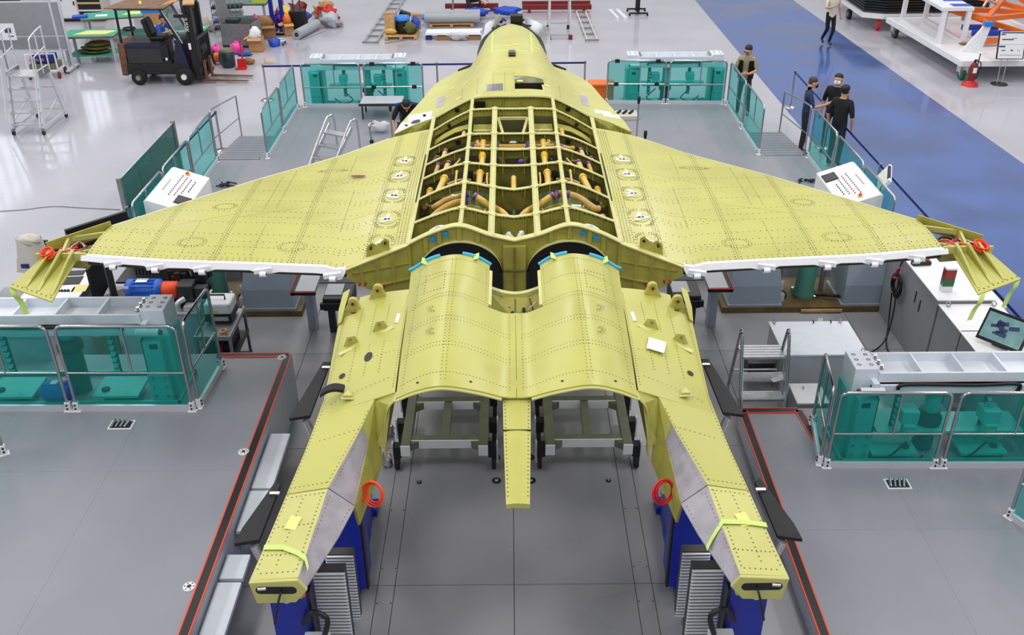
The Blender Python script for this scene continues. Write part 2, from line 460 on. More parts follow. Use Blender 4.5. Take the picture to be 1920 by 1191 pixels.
# left wall of the hall with clerestory windows (outside the view, seen mirrored in the glossy floor)
mat('wall_paint', (196, 200, 204), 0.7); mat('daylight_pane', (238, 244, 255), 0.3, emit=3.2)
wl = struct('wall_left', MB().b0(-26.2, -26.0, -6, 62, 0, 8.4).b0(-26.2, -26.0, -6, 62, 12.4, 15.0), 'wall_paint', label='hall side wall below and above the window band')
for k in range(11):
    y = -4+6.0*k
    w = struct('window_%d' % (k+1), MB().b0(-26.16, -26.14, y, y+4.4, 8.4, 12.4), 'daylight_pane', label='clerestory window')
    for j in range(5): part('mullion', MB().b0(-26.12, -26.0, y+1.1*j-.06, y+1.1*j+.06, 8.4, 12.4), 'wall_paint', w)
    for j in range(3): part('transom', MB().b0(-26.12, -26.0, y, y+4.4, 9.65+1.3*j-.06, 9.65+1.3*j+.06), 'wall_paint', w)
    part('pier', MB().b0(-26.2, -26.0, y+4.4, y+6.0, 8.4, 12.4), 'wall_paint', wl)
# ================================================================== AIRFRAME
X0 = 0.035
AF = thing('fighter_airframe', 'unfinished twin-engine fighter airframe in yellow-green primer, skin open over the centre fuselage', 'aircraft', (X0, 9.5, 0.0), world=True)
ORG[AF.name] = (0.0, 9.5, 0.0)     # airframe coordinates: x from its centre line
def ap(name, mb, m, parent=None, **k): return part(name, mb, m, parent or AF, **k)
LE = [(1.2, 13.9), (1.5, 13.74), (1.8, 13.53), (2.46, 12.8), (3.47, 11.95), (4.9, 10.565)]
TE = [(1.2, 9.86), (1.8, 9.36), (1.95, 9.27), (2.1, 9.36), (2.87, 9.46), (3.94, 9.58), (4.9, 9.76)]
def zw(x, y):
    x = abs(x); a = interp(TE, x); b = interp(LE, x); t = min(1, max(0, (y-a)/(b-a)))
    return 2.84-0.014*(x-1.25)+0.055*(1-0.5*(x-1.25)/3.65)*4*t*(1-t)
class Dots(MB):
    """small flush fasteners lying on a surface"""
    def dot(s, x, y, z, r=0.0068):
        s.add([(x-r, y-r, z), (x+r, y-r, z), (x+r, y+r, z), (x-r, y+r, z)], [(0, 1, 2, 3)])
for sg, side in ((-1, 'left'), (1, 'right')):
    # wing box under the skins
    xs = [1.22+0.0+(4.9-1.22)*i/24 for i in range(25)]
    rows = []
    for t in [0, .02, .1, .25, .5, .75, .95, 1]:
        rows.append([(sg*x, lerp(interp(TE, x), interp(LE, x), t), zw(x, lerp(interp(TE, x), interp(LE, x), t))-0.012) for x in xs])
    if sg > 0: rows = rows[::-1]
    wb = ap('wing', MB().grid(rows, 0.11), 'seam', label='wing box')
    bounds = [1.235, 1.66, 2.5, 3.4, 4.2, 4.9]
    splits = [[0, 1], [0, .3, .62, 1], [0, .45, 1], [0, .5, 1], [0, 1]]
    for (xa, xb), sp in zip(zip(bounds, bounds[1:]), splits):
        for ta, tb in zip(sp, sp[1:]):
            g = 0.0025; rws = []
            for i in range(9):
                t = lerp(ta, tb, i/8)
                rws.append([(sg*x, 0, 0) for x in []])
                row = []
                for j in range(9):
                    x = lerp(xa+g, xb-g, j/8); y = lerp(interp(TE, x), interp(LE, x), t)
                    if i == 0 and ta > 0: y += g
                    if i == 8 and tb < 1: y -= g
                    row.append((sg*x, y, zw(x, y)))
                rws[-1] = row
            if sg > 0: rws = rws[::-1]
            ap('wing_skin_panel', MB().grid(rws, 0.011), 'primer', wb)
    # leading edge white lip
    lp = [(sg*x, interp(LE, x)+0.012, zw(x, interp(LE, x))-0.012) for x in xs if x > 1.8]
    ap('leading_edge_strip', MB().tube(lp, 0.012, 5), 'wing_white', wb)
    # fastener rows
    D = Dots()
    def row_x(x, ya, yb, sp=0.055):
        n = max(1, int(abs(yb-ya)/sp))
        for i in range(n+1):
            y = lerp(ya, yb, i/n); D.dot(sg*x, y, zw(x, y)+0.0012)
    def row_te(off, xa, xb, sp=0.07):
        n = max(1, int((xb-xa)/sp))
        for i in range(n+1):
            x = lerp(xa, xb, i/n); y = interp(TE, x)+off
            if y < interp(LE, x)-0.04: D.dot(sg*x, y, zw(x, y)+0.0012)
    for x in bounds[1:]:
        for dx in (-0.03, 0.03):
            if x+dx < 4.9: row_x(x+dx, interp(TE, x)+0.05, interp(LE, x)-0.05)
    for k in range(4): row_x(1.27+0.035*k, interp(TE, 1.3)+0.1, interp(LE, 1.3)-0.15, 0.045)
    for off in (0.05, 0.10, 0.36, 0.68, 1.0, 1.32, 1.66, 2.0, 2.35, 2.75, 3.15): row_te(off, 1.7 if off > 0.2 else 1.9, 4.86)
    for off in (0.30, 0.42, 0.94, 1.06, 1.60, 1.72, 2.29, 2.41): row_te(off, 1.34, 2.3, 0.06)
    for off, xa, xb in ((0.2, 3.0, 4.8), (0.5, 2.6, 3.3), (1.16, 2.6, 3.3), (0.6, 4.25, 4.8)): row_te(off, xa, xb)
    for x, ya, yb in ((2.05, 10.2, 11.4), (2.95, 10.9, 12.2), (2.98, 9.6, 10.4), (3.8, 9.7, 10.5), (3.1, 10.9, 12.0), (4.55, 9.8, 10.4), (2.2, 11.9, 12.7)): row_x(x, ya, yb)
    for (x, y, rx, ry) in ((2.55, 9.83, .17, .12), (3.75, 10.0, .17, .12), (3.62, 11.0, .15, .1), (2.45, 12.15, .2, .05)):
        for r_ in (1, .8):
            for i in range(26):
                th = 2*PI*i/26; xx = x+rx*r_*math.cos(th); yy = y+ry*r_*math.sin(th); D.dot(sg*xx, yy, zw(xx, yy)+0.0012, 0.006)
    # root access covers: racetrack of fasteners, cover, tape
    for k, yc in enumerate((12.42, 11.85, 11.2, 10.5, 9.85)):
        xc = 1.5+0.01*k; L = 0.17+0.012*k; Wd = 0.2+0.012*k
        for r_ in (1.0, 0.86):
            for i in range(34):
                th = 2*PI*i/34; ct, sn = math.cos(th), math.sin(th)
                xx = xc+0.145*r_*math.copysign(abs(ct)**0.6, ct); yy = yc+Wd*r_*math.copysign(abs(sn)**0.6, sn)
                if yy < interp(TE, xx)+0.06: continue
                D.dot(sg*xx, yy, zw(xx, yy)+0.0012, 0.007)
        cv = MB(); pl_ = []
        for i in range(16):
            th = 2*PI*i/16; xx = xc+0.10*math.cos(th); yy = yc+0.13*math.sin(th); pl_.append((sg*xx, yy, zw(xx, yy)+0.001))
        c0 = ap('access_cover', cv.plate(pl_, (0, 0, 0.004)), 'primer_light', wb)
        rnd = random.Random(k*7+sg)
        t2 = MB()
        for q in range(3):
            a = rnd.uniform(-0.5, 0.5)+(PI/2 if q == 2 else 0); z = zw(xc, yc)+0.008
            t2.box((sg*(xc+rnd.uniform(-.03, .03)), yc+0.06*(q-1), z+0.001*q), (0.15, 0.045, 0.0015), rz=a)
        ap('masking_tape', t2, 'tape_white', wb)
        t3 = MB()
        for q in (-1, 1): t3.cyl((sg*xc+0.022*q, yc-0.01, zw(xc, yc)+0.008), (sg*xc+0.022*q, yc-0.01, zw(xc, yc)+0.016), 0.016, n=8)
        ap('cover_stud', t3, 'black', wb)
    if sg < 0:
        pp = P(665, 332, 2.88); q = [(pp.x+0.09*math.cos(t_)*(1.3 if math.cos(t_) > 0 else 1), pp.y+0.03*math.sin(t_), 2.893) for t_ in [2*PI*i/14 for i in range(14)]]
        ap('red_patch', MB().plate(q, (0, 0, 0.003)), 'dark_red', wb)
    ap('fasteners', D, 'rivet', wb, kind='stuff')
    # trailing edge: white rear spar with hinge lugs
    depth = [(1.86, .05), (1.9, .14), (2.02, .16), (2.12, .09), (2.2, .085), (2.62, .09), (2.74, .13), (2.86, .13), (2.95, .08), (3.35, .085), (3.45, .13), (3.56, .12), (3.66, .08), (3.9, .085), (4.0, .13), (4.1, .12), (4.2, .075), (4.45, .075), (4.52, .11), (4.62, .08), (4.95, .06)]
    xs2 = sorted({round(1.86+i*0.06, 3) for i in range(52)} | {a for a, b in depth})
    top = []; bot = []; fl = []
    for x in xs2:
        if x > 4.95: continue
        y = interp(TE, min(x, 4.9))-0.006; z = zw(min(x, 4.9), y)
        fl.append((sg*x, y+0.03, z+0.004)); top.append((sg*x, y-0.015, z+0.004)); bot.append((sg*x, y-0.05, z-.72*interp(depth, x)))
    rr = [fl, top, bot]
    if sg < 0: rr = rr[::-1]
    sp = ap('rear_spar', MB().grid(rr, 0.012, (0, 0.6, -0.8), sm=False), 'wing_white', wb)
    for x in (2.0, 2.8, 3.5, 4.05, 4.56):
        lg = MB(); ho = MB()
        y = interp(TE, x)-0.045; z = zw(x, y)-0.095
        lg.cyl((sg*(x-0.035), y-0.03, z), (sg*(x+0.035), y-0.03, z), 0.032, n=12)
        ho.cyl((sg*(x-0.037), y-0.03, z), (sg*(x+0.037), y-0.03, z), 0.016, n=10)
        lg.beam((sg*(x-0.1), y, z+0.05), (sg*(x+0.1), y, z+0.02), 0.05, 0.05)
        ap('hinge_lug', lg, 'wing_white', sp); ap('lug_bore', ho, 'charcoal', sp)
    dd = MB()
    for i in range(70):
        x = 2.15+i*0.039; y = interp(TE, min(x, 4.9))-0.043; z = zw(min(x, 4.9), y)-0.055
        dd.box((sg*x, y-0.0, z), (0.008, 0.006, 0.008))
    ap('spar_rivets', dd, 'cab_grey', sp, kind='stuff')
    # wing tip: open rib bay and drooping ribbed panel
    zt = 2.77
    A = V(sg*4.9, 10.565, zt); B = V(sg*4.9, 9.76, zt); Fo = V(sg*5.46, 10.02, zt-0.02); O2 = V(sg*5.5, 9.82, zt-0.03); Md = V(sg*5.28, 10.22, zt)
    tp = ap('wing_tip_frame', MB().beam(A, Fo, 0.018, 0.16), 'primer_olive', wb, label='open rib structure of the wing tip')
    r1 = MB(); r1.beam(B, O2, 0.03, 0.09); r1.beam(A+V(0, -.2, 0), Md, 0.03, 0.06); r1.beam(Md, V(sg*5.2, 9.8, zt-.02), 0.03, 0.07); r1.beam(V(sg*4.92, 10.02, zt-.05), V(sg*5.25, 9.82, zt-.04), 0.03, 0.05)
    ap('tip_rib', r1, 'primer_light', tp)
    ap('tip_floor', MB().plate([A+V(0, -.02, -.14), Fo+V(0, 0, -.12), O2+V(0, 0, -.1), B+V(0, 0, -.14)], (0, 0, -0.015)), 'olive_dark', tp)
    rc = random.Random(5+sg)
    for mm, nn in (('red_plug', 3), ('steel', 4), ('orange_cable', 3), ('black', 4)):
        for q in range(nn):
            w_ = MB(); a = V(sg*rc.uniform(4.98, 5.3), rc.uniform(9.92, 10.15), zt-0.06)
            w_.tube(smooth_pts([a, a+V(sg*rc.uniform(.03, .12), rc.uniform(-.06, .08), rc.uniform(0, .05)), a+V(sg*rc.uniform(.1, .25), rc.uniform(-.15, .02), 0)], 4), 0.012, 6)
            ap('tip_wiring', w_, mm, tp)
    c = [V(5.03, 9.80, 2.73), V(5.45, 9.83, 2.73), V(5.65, 9.36, 2.6), V(5.05, 9.05, 2.58)]
    c = [V(sg*p.x, p.y, p.z) for p in c]
    pn = ap('tip_panel', MB().plate(c, (0, 0, -0.015)), 'primer', wb, label='drooping ribbed tip panel')
    for k, u in enumerate((0.04, 0.36, 0.66)):
        a = c[0].lerp(c[1], u); b = c[3].lerp(c[2], u+0.02).lerp(a, 0.12)
        h0 = 0.11
        ap('panel_rib', MB().plate([a, b, a+V(0, -.15, h0*.7), a+V(0, 0, h0)], (sg*0.02, 0, 0)), 'primer_olive' if k != 0 else 'primer', pn)
        ap('rib_cap', MB().beam(a+V(sg*.01, 0, h0), b+V(sg*.01, 0, 0.005), 0.035, 0.008), 'primer_light', pn)
    d2 = Dots()
    for i in range(9):
        p = c[3].lerp(c[2], (i+.5)/9)+V(0, .05, .012); d2.dot(p.x, p.y, p.z+0.004, 0.008)
    ap('panel_fasteners', d2, 'rivet', pn, kind='stuff')
    cl = MB(); cc = c[0].lerp(c[1], 0.72)+V(0, -.06, .06)
    for k in range(5): cl.torus(cc+V(rc.uniform(-.015, .015), rc.uniform(-.015, .015), .012*k), 0.075+rc.uniform(-.012, .012), 0.01, (0.2*sg, -.3, 1), 18, 5)
    cl.tube(smooth_pts([cc, cc+V(-sg*.2, .08, .02), cc+V(-sg*.35, .12, .0)], 5), 0.01, 5)
    ap('orange_cable_coil', cl, 'orange_cable', pn)
    for e, ln in (((c[3]+V(sg*.05, 0, 0)), .3), ((c[2]-V(sg*.03, 0, 0)), .33)):
        if sg < 0 and ln < .32: continue
        pts = smooth_pts([e, e+V(-sg*.03, -.05, -.08), e+V(-sg*.06, -.03, -.18), e+V(-sg*.1, -.06, -ln)], 5)
        ap('streamer', MB().grid([[p+V(-.03, 0, 0) for p in pts], [p+V(.03, .01, .01) for p in pts]], 0.003, (0, 1, 0)), 'tape_green', pn)

# ---- centre fuselage: frames and longerons over the open bay
FR = [  # y, [(x, z)...] half profile
    (14.35, [(0, 3.2), (.35, 3.2), (.61, 3.17), (.9, 3.04), (1.2, 2.87)]),
    (13.73, [(0, 3.2), (.35, 3.2), (.61, 3.18), (.9, 3.05), (1.22, 2.86)]),
    (12.89, [(0, 3.11), (.3, 3.11), (.61, 3.10), (.9, 3.02), (1.23, 2.86)]),
    (12.30, [(0, 3.09), (.3, 3.10), (.61, 3.11), (.9, 3.02), (1.23, 2.86)]),
    (11.80, [(0, 3.05), (.27, 3.06), (.61, 3.09), (.9, 3.01), (1.23, 2.86)]),
    (11.11, [(0, 3.0), (.27, 3.04), (.61, 3.10), (.9, 3.02), (1.23, 2.86)]),
    (10.41, [(0, 2.94), (.27, 2.98), (.62, 3.06), (.9, 2.99), (1.23, 2.86)]),
    (9.87, [(0, 2.9), (.28, 2.97), (.63, 3.09), (.95, 3.0), (1.23, 2.86)])]
def prof(tab, n=41, x1=1.23):
    pts = smooth_pts([(x, 0, z) for x, z in tab], 8)
    tt = [(p.x, p.z) for p in pts]
    return lambda x: interp(tt, abs(x))
PF = [(y, prof(t)) for y, t in FR]
def zfus(x, y):
    for (ya, fa), (yb, fb) in zip(PF, PF[1:]):
        if ya >= y >= yb: t = (ya-y)/(ya-yb); return lerp(fa(x), fb(x), t)
    return PF[-1][1](x) if y < PF[-1][0] else PF[0][1](x)
NX = 41; XS = [-1.23+2.46*i/(NX-1) for i in range(NX)]
for i, (y, f) in enumerate(PF):
    if i == 7: continue
    fw = 0.055 if i else 0.09
    fr = ap('frame', MB().grid([[(x, y-fw/2, f(x)) for x in XS], [(x, y+fw/2, f(x)) for x in XS]], 0.014), 'primer_pale')
    wbm = MB().grid([[(x, y+0.012, f(x)-(.3 if i in (0, 6) or (i in (4, 5) and abs(x) < .27) else .12)) for x in XS], [(x, y+0.012, f(x)-0.01) for x in XS]], 0.008, (0, 1, 0))
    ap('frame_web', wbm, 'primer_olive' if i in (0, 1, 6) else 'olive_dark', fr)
    for x in (-1.05, -.8, -.45, -.14, .14, .45, .8, 1.05): ap('web_stiffener', MB().b0(x-.006, x+.006, y-.012, y+.012, f(x)-(.26 if i in (0, 6) else .12), f(x)-.02), 'primer_olive', fr)
    dd = MB()
    for k in range(46):
        x = -1.15+2.3*k/45; dd.box((x, y+.006, f(x)-.035), (.016, .006, .016))
    ap('web_fasteners', dd, 'black', fr, kind='stuff')
LW = {0.265: .075, 0.615: .05}
for x0, w in ((-.615, .05), (-.265, .075), (.265, .075), (.615, .05), (-1.225, .06), (1.225, .06)):
    yt_ = 13.76 if abs(x0) < .3 else 14.4; ylist = [yt_-(yt_-9.84)*k/40 for k in range(41)]
    if abs(x0) > 1: z_ = lambda x, y: zfus(1.22, y)+.003
    else: z_ = zfus
    g_ = MB().grid([[(x0-w/2, y, z_(x0, y)+.004) for y in ylist], [(x0+w/2, y, z_(x0, y)+.004) for y in ylist]], 0.014)
    lo = ap('longeron', g_, 'primer_pale')
    ap('longeron_web', MB().grid([[(x0, y, z_(x0, y)-.11) for y in ylist], [(x0, y, z_(x0, y)-.008) for y in ylist]], 0.008, (1, 0, 0)), 'primer_olive', lo)
    d3 = Dots()
    for k in range(80):
        y = yt_-.05-(yt_-9.95)*k/79
        for q in (-1, 1): d3.dot(x0+q*w*.3, y, z_(x0, y)+.0055, .005)
    ap('longeron_fasteners', d3, 'rivet', lo, kind='stuff')
# node gussets where frames and longerons cross
for i, (y, f) in enumerate(PF[1:7], 1):
    for x in (-.615, -.265, .265, .615):
        g_ = MB()
        h = .07; pts = []
        for a in range(8):
            th = a*PI/4; r_ = h if a % 2 == 0 else h*.62; xx = x+r_*math.cos(th); yy = y+r_*math.sin(th); pts.append((xx, yy, zfus(xx, yy)+.006))
        g_.plate(pts, (0, 0, .004))
        ap('gusset', g_, 'primer_pale')
# bay interior: trough, side walls, ducts
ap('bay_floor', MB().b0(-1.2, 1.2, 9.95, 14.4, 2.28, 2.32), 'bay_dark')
for s_ in (-1, 1):
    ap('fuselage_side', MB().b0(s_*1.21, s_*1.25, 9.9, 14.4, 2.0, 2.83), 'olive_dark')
    ap('engine_duct', MB().grid([[(s_*.63+.5*math.cos(a), y, 2.36+.5*math.sin(a)) for a in [PI*k/16 for k in range(17)]] for y in (9.95, 10.36)], .01), 'titan')
    ap('engine_duct', MB().grid([[(s_*.63+.5*math.cos(a), y, 2.36+.5*math.sin(a)) for a in [PI*k/16 for k in range(17)]] for y in (10.45, 11.0)], .01), 'primer_olive')
    ap('engine_duct', MB().grid([[(s_*.63+.48*math.cos(a), y, 2.34+.46*math.sin(a)) for a in [PI*k/16 for k in range(17)]] for y in (11.15, 11.75)], .01), 'green_primer')
    ap('intake_duct', MB().grid([[(s_*.44+.3*math.cos(a), y, 2.52+.3*math.sin(a)) for a in [PI*k/14 for k in range(15)]] for y in (12.95, 13.68)], .01), 'titan')
    ap('bay_box', MB().b0(s_*.3, s_*.58, 13.3, 13.66, 2.72, 2.98), 'primer_olive')
    ap('bay_shelf', MB().b0(s_*.3, s_*.58, 13.26, 13.31, 2.98, 3.02), 'primer_pale')
    ap('curved_panel', MB().grid([[(s_*x, y, zz) for x, zz in ((.66, 3.0), (.85, 2.95), (1.02, 2.86), (1.16, 2.76))] for y in (13.62, 13.4)], .01), 'primer_olive')
ap('keel_web', MB().b0(-.02, .02, 9.95, 12.8, 2.3, 2.62), 'green_primer')
# hook well between the forward frames
hk = ap('hook_bracket', MB().beam((-.22, 13.55, 3.1), (-.12, 13.05, 2.95), .04, .05).beam((.22, 13.55, 3.1), (.12, 13.05, 2.95), .04, .05).beam((-.22, 13.57, 3.1), (.22, 13.57, 3.1), .03, .04), 'primer_pale')
ap('hook', MB().torus((0, 13.15, 2.8), .035, .012, (0, 1, .3), 12, 6, 4.6).ball((0, 13.2, 2.86), (.06, .03, .02)), 'alu_white', hk)
ap('hook_block', MB().b0(-.2, -.12, 13.0, 13.1, 2.6, 2.85).b0(.12, .2, 13.0, 13.1, 2.6, 2.85).b0(-.12, .12, 12.98, 13.0, 2.7, 2.73), 'primer_olive', hk)
# pipes with clamps
def pipe(pts, r, m='pipe', clamps=(), cap=None):
    pts = [(x, y, min(z, zfus(x, y)-.1) if abs(x) > 1.05 else max(z, zfus(x, y)-.09)) if 10.9 < y < 13.3 else (x, y, z) for x, y, z in pts]
    sp = smooth_pts(pts, 6) if len(pts) > 2 else [Vector(p) for p in pts]
    o = ap('pipe', MB().tube(sp, r, 10), m)
    for t in clamps:
        i = min(len(sp)-2, int(t*(len(sp)-1))); d = (sp[i+1]-sp[i]).normalized()
        if len(sp) == 2: c = sp[0].lerp(sp[1], t)
        else: c = sp[i]
        ap('clamp', MB().cyl(c-d*.016, c+d*.016, r*1.28, n=10), 'purple' if cap is None else cap, o)
    return o
for s_ in (-1, 1):
    pipe([(s_*.42, 12.8, 2.92), (s_*.42, 12.33, 2.92)], .036, clamps=(.1,), cap='pipe_cap')
    pipe([(s_*.42, 12.22, 2.92), (s_*.42, 11.86, 2.9)], .04, clamps=(.08,), cap='pipe_cap')
    pipe([(s_*.44, 11.72, 2.93), (s_*.44, 11.15, 2.9)], .042, clamps=(.1,), cap='pipe_cap')
    pipe([(s_*.95, 12.75, 2.86), (s_*.98, 12.4, 2.84)], .034, clamps=(.15,))
    pipe([(s_*1.1, 12.75, 2.78), (s_*1.13, 12.4, 2.76)], .036, clamps=(.15,))
    pipe([(s_*.88, 12.2, 2.86), (s_*.92, 11.85, 2.84)], .04, clamps=(.15,))
    pipe([(s_*.9, 11.72, 2.86), (s_*.98, 11.16, 2.84)], .044, clamps=(.1,), cap='pipe_cap')
    pipe([(s_*1.1, 11.7, 2.76), (s_*1.14, 11.18, 2.74)], .036, clamps=(.12,), cap='pipe_cap')
    pipe([(s_*.7, 13.2, 2.96), (s_*.72, 13.05, 2.94), (s_*.8, 12.93, 2.92)], .035, clamps=(.05,), cap='black' if s_ < 0 else 'pipe_cap')
    pipe([(s_*.02, 10.55, 2.72), (s_*.12, 10.7, 2.84), (s_*.3, 10.88, 2.88), (s_*.5, 10.95, 2.9)], .042, 'pipe', clamps=(.95,))
    pipe([(s_*.55, 11.4, 2.88), (s_*.7, 11.43, 2.9), (s_*.85, 11.4, 2.86)], .02, 'pipe_brown')
    pipe([(s_*.62, 10.05, 2.93), (s_*.85, 10.12, 2.95), (s_*1.0, 10.05, 2.9), (s_*1.1, 9.95, 2.8)], .018, 'alu')
pipe([(-.58, 10.86, 2.95), (-.75, 10.84, 2.93), (-.95, 10.72, 2.85), (-1.16, 10.48, 2.72)], .04, 'pipe_brown', clamps=(.03,))
pipe([(-.58, 10.95, 2.99), (-.8, 10.92, 2.95), (-.95, 10.86, 2.9), (-1.0, 10.9, 2.85)], .034, 'pipe_brown', clamps=(.05,))
pipe([(.52, 10.93, 2.9), (.62, 10.95, 2.95), (.8, 10.92, 2.95), (.98, 10.78, 2.88), (1.05, 10.8, 2.86)], .042, 'pipe_brown', clamps=(.12, .35))
pipe([(-.2, 12.62, 2.98), (.22, 12.62, 2.98)], .028, 'pipe_brown', clamps=(.93,))
pipe([(-.2, 12.52, 2.94), (.22, 12.52, 2.94)], .026, 'pipe_brown', clamps=(.9,))
pipe([(-.57, 12.62, 2.98), (-.3, 12.62, 2.98)], .028, 'pipe_brown', clamps=(.05,))
pipe([(.3, 12.62, 2.98), (.57, 12.62, 2.98)], .028, 'pipe_brown')
pipe([(.65, 12.62, 2.98), (.78, 12.62, 2.96), (.84, 12.7, 2.92)], .034, 'pipe_brown', clamps=(.1,))
pipe([(-.2, 11.95, 2.94), (.2, 11.95, 2.94)], .018, 'pipe', clamps=(.7,))
pipe([(0.0, 11.62, 2.86), (0.0, 11.18, 2.86)], .036, 'pipe')
for s_ in (-1, 1):
    pipe([(s_*.5, 12.8, 3.0), (s_*.5, 12.7, 2.98), (s_*.42, 12.62, 2.97)], .03, 'pipe_brown')
    pipe([(s_*.72, 12.2, 2.98), (s_*.74, 12.08, 3.0), (s_*.8, 11.95, 2.98), (s_*.82, 11.86, 2.96)], .014, 'pipe', clamps=(.1,), cap='steel')
    pipe([(s_*.74, 11.68, 3.02), (s_*.74, 11.2, 2.99)], .016, 'pipe', clamps=(.06,), cap='pipe_cap')
    pipe([(s_*.34, 11.66, 2.98), (s_*.34, 11.4, 2.96), (s_*.3, 11.18, 2.94)], .016, 'pipe', clamps=(.05,), cap='pipe_cap')
    pipe([(s_*.84, 13.0, 2.95), (s_*.9, 12.96, 2.97), (s_*.98, 12.92, 2.94)], .025, 'steel')
    pipe([(s_*1.02, 12.25, 2.9), (s_*1.06, 11.88, 2.88)], .03, 'pipe_brown', clamps=(.1,))
    pipe([(s_*.42, 12.3, 3.0), (s_*.42, 12.22, 3.0)], .05, 'pipe_cap')
    pipe([(s_*.35, 10.8, 2.86), (s_*.4, 10.6, 2.8), (s_*.55, 10.48, 2.88)], .015, 'pipe')
ap('wrap', MB().blob((-.06, 10.1, 2.78), (.05, .03, .08), 77, amp=.4).blob((.08, 10.12, 2.8), (.04, .03, .07), 78, amp=.4), 'tape_white')
ap('dark_port', MB().b0(-.58, -.42, 14.30, 14.33, 3.0, 3.12), 'black')
for s_ in (-1, 1):
    for (x, y, r_) in ((.78, 12.86, .04), (.95, 13.7, .03), (.86, 14.32, .035)):
        ap('lightening_hole', MB().cyl((s_*x, y-.006, zfus(x, y)-.075), (s_*x, y+.004, zfus(x, y)-.075), r_, n=12), 'black')
ap('valve', MB().cyl((.1, 12.05, 2.85), (.1, 12.05, 3.0), .035).ball((.1, 12.05, 3.0), .04).cyl((.02, 12.0, 2.92), (.2, 12.0, 2.92), .022), 'purple')
ap('label_card', MB().box((-.72, 10.93, 3.0), (.1, .05, .006), rz=.2).box((.76, 10.7, 2.94), (.12, .04, .02), rz=-.1), 'tape_white')
ap('plug', MB().ball((1.08, 10.66, 2.8), .05), 'pipe_brown')
bb = MB(); rn = random.Random(3)
for k in range(60):
    x = rn.choice((-1, 1))*rn.uniform(.3, 1.15); y = rn.uniform(10.5, 13.2)
    bb.box((x, y, 2.6+rn.uniform(0, .12)), (rn.uniform(.03, .1), rn.uniform(.03, .1), rn.uniform(.03, .12)), rz=rn.uniform(0, 3))
ap('equipment_blocks', bb, 'olive_dark', kind='stuff')
bb = MB()
for k in range(36):
    x = rn.choice((-1, 1))*rn.uniform(.3, 1.1); y = rn.uniform(10.5, 13.2); z = 2.72
    a = rn.uniform(0, 3); bb.tube(smooth_pts([(x, y, z), (x+.1*math.cos(a), y+.1*math.sin(a), z+rn.uniform(0, .08)), (x+.2*math.cos(a+.5), y+.2*math.sin(a+.5), z)], 4), rn.choice((.006, .01)), 5)
ap('small_lines', bb, 'steel', kind='stuff')

# ---- aft bulkhead with the two engine arches
def zbot(x):
    x = abs(x)
    if x < .135: return 2.05
    if x < 1.11:
        u = (x-.625)/.49; return 2.48+.42*math.sqrt(max(0, 1-u*u))
    return interp([(1.11, 2.22), (1.4, 2.3), (1.65, 2.46), (1.86, 2.7)], x)
def ybh(x): return interp([(0, 9.87), (1.2, 9.87), (1.86, 9.33)], abs(x))
def ztop(x): return PF[7][1](x) if abs(x) < 1.23 else interp([(1.23, 2.86), (1.86, 2.82)], abs(x))
XB = sorted({round(-1.86+3.72*i/124, 4) for i in range(125)} | {-.136, -.134, .134, .136, -1.112, -1.109, 1.109, 1.112})
bh = ap('aft_bulkhead', MB().grid([[(x, ybh(x)-.02, zbot(x)) for x in XB], [(x, ybh(x)-.02, ztop(x)-.004) for x in XB]], .02, (0, 1, 0), sm=False), 'primer_olive', label='aft bulkhead with twin engine arches')
ap('bulkhead_cap', MB().grid([[(x, ybh(x)-.06, ztop(x)+.004) for x in XB], [(x, ybh(x)+.035, ztop(x)+.004) for x in XB]], .016, sm=True), 'primer_pale', bh)
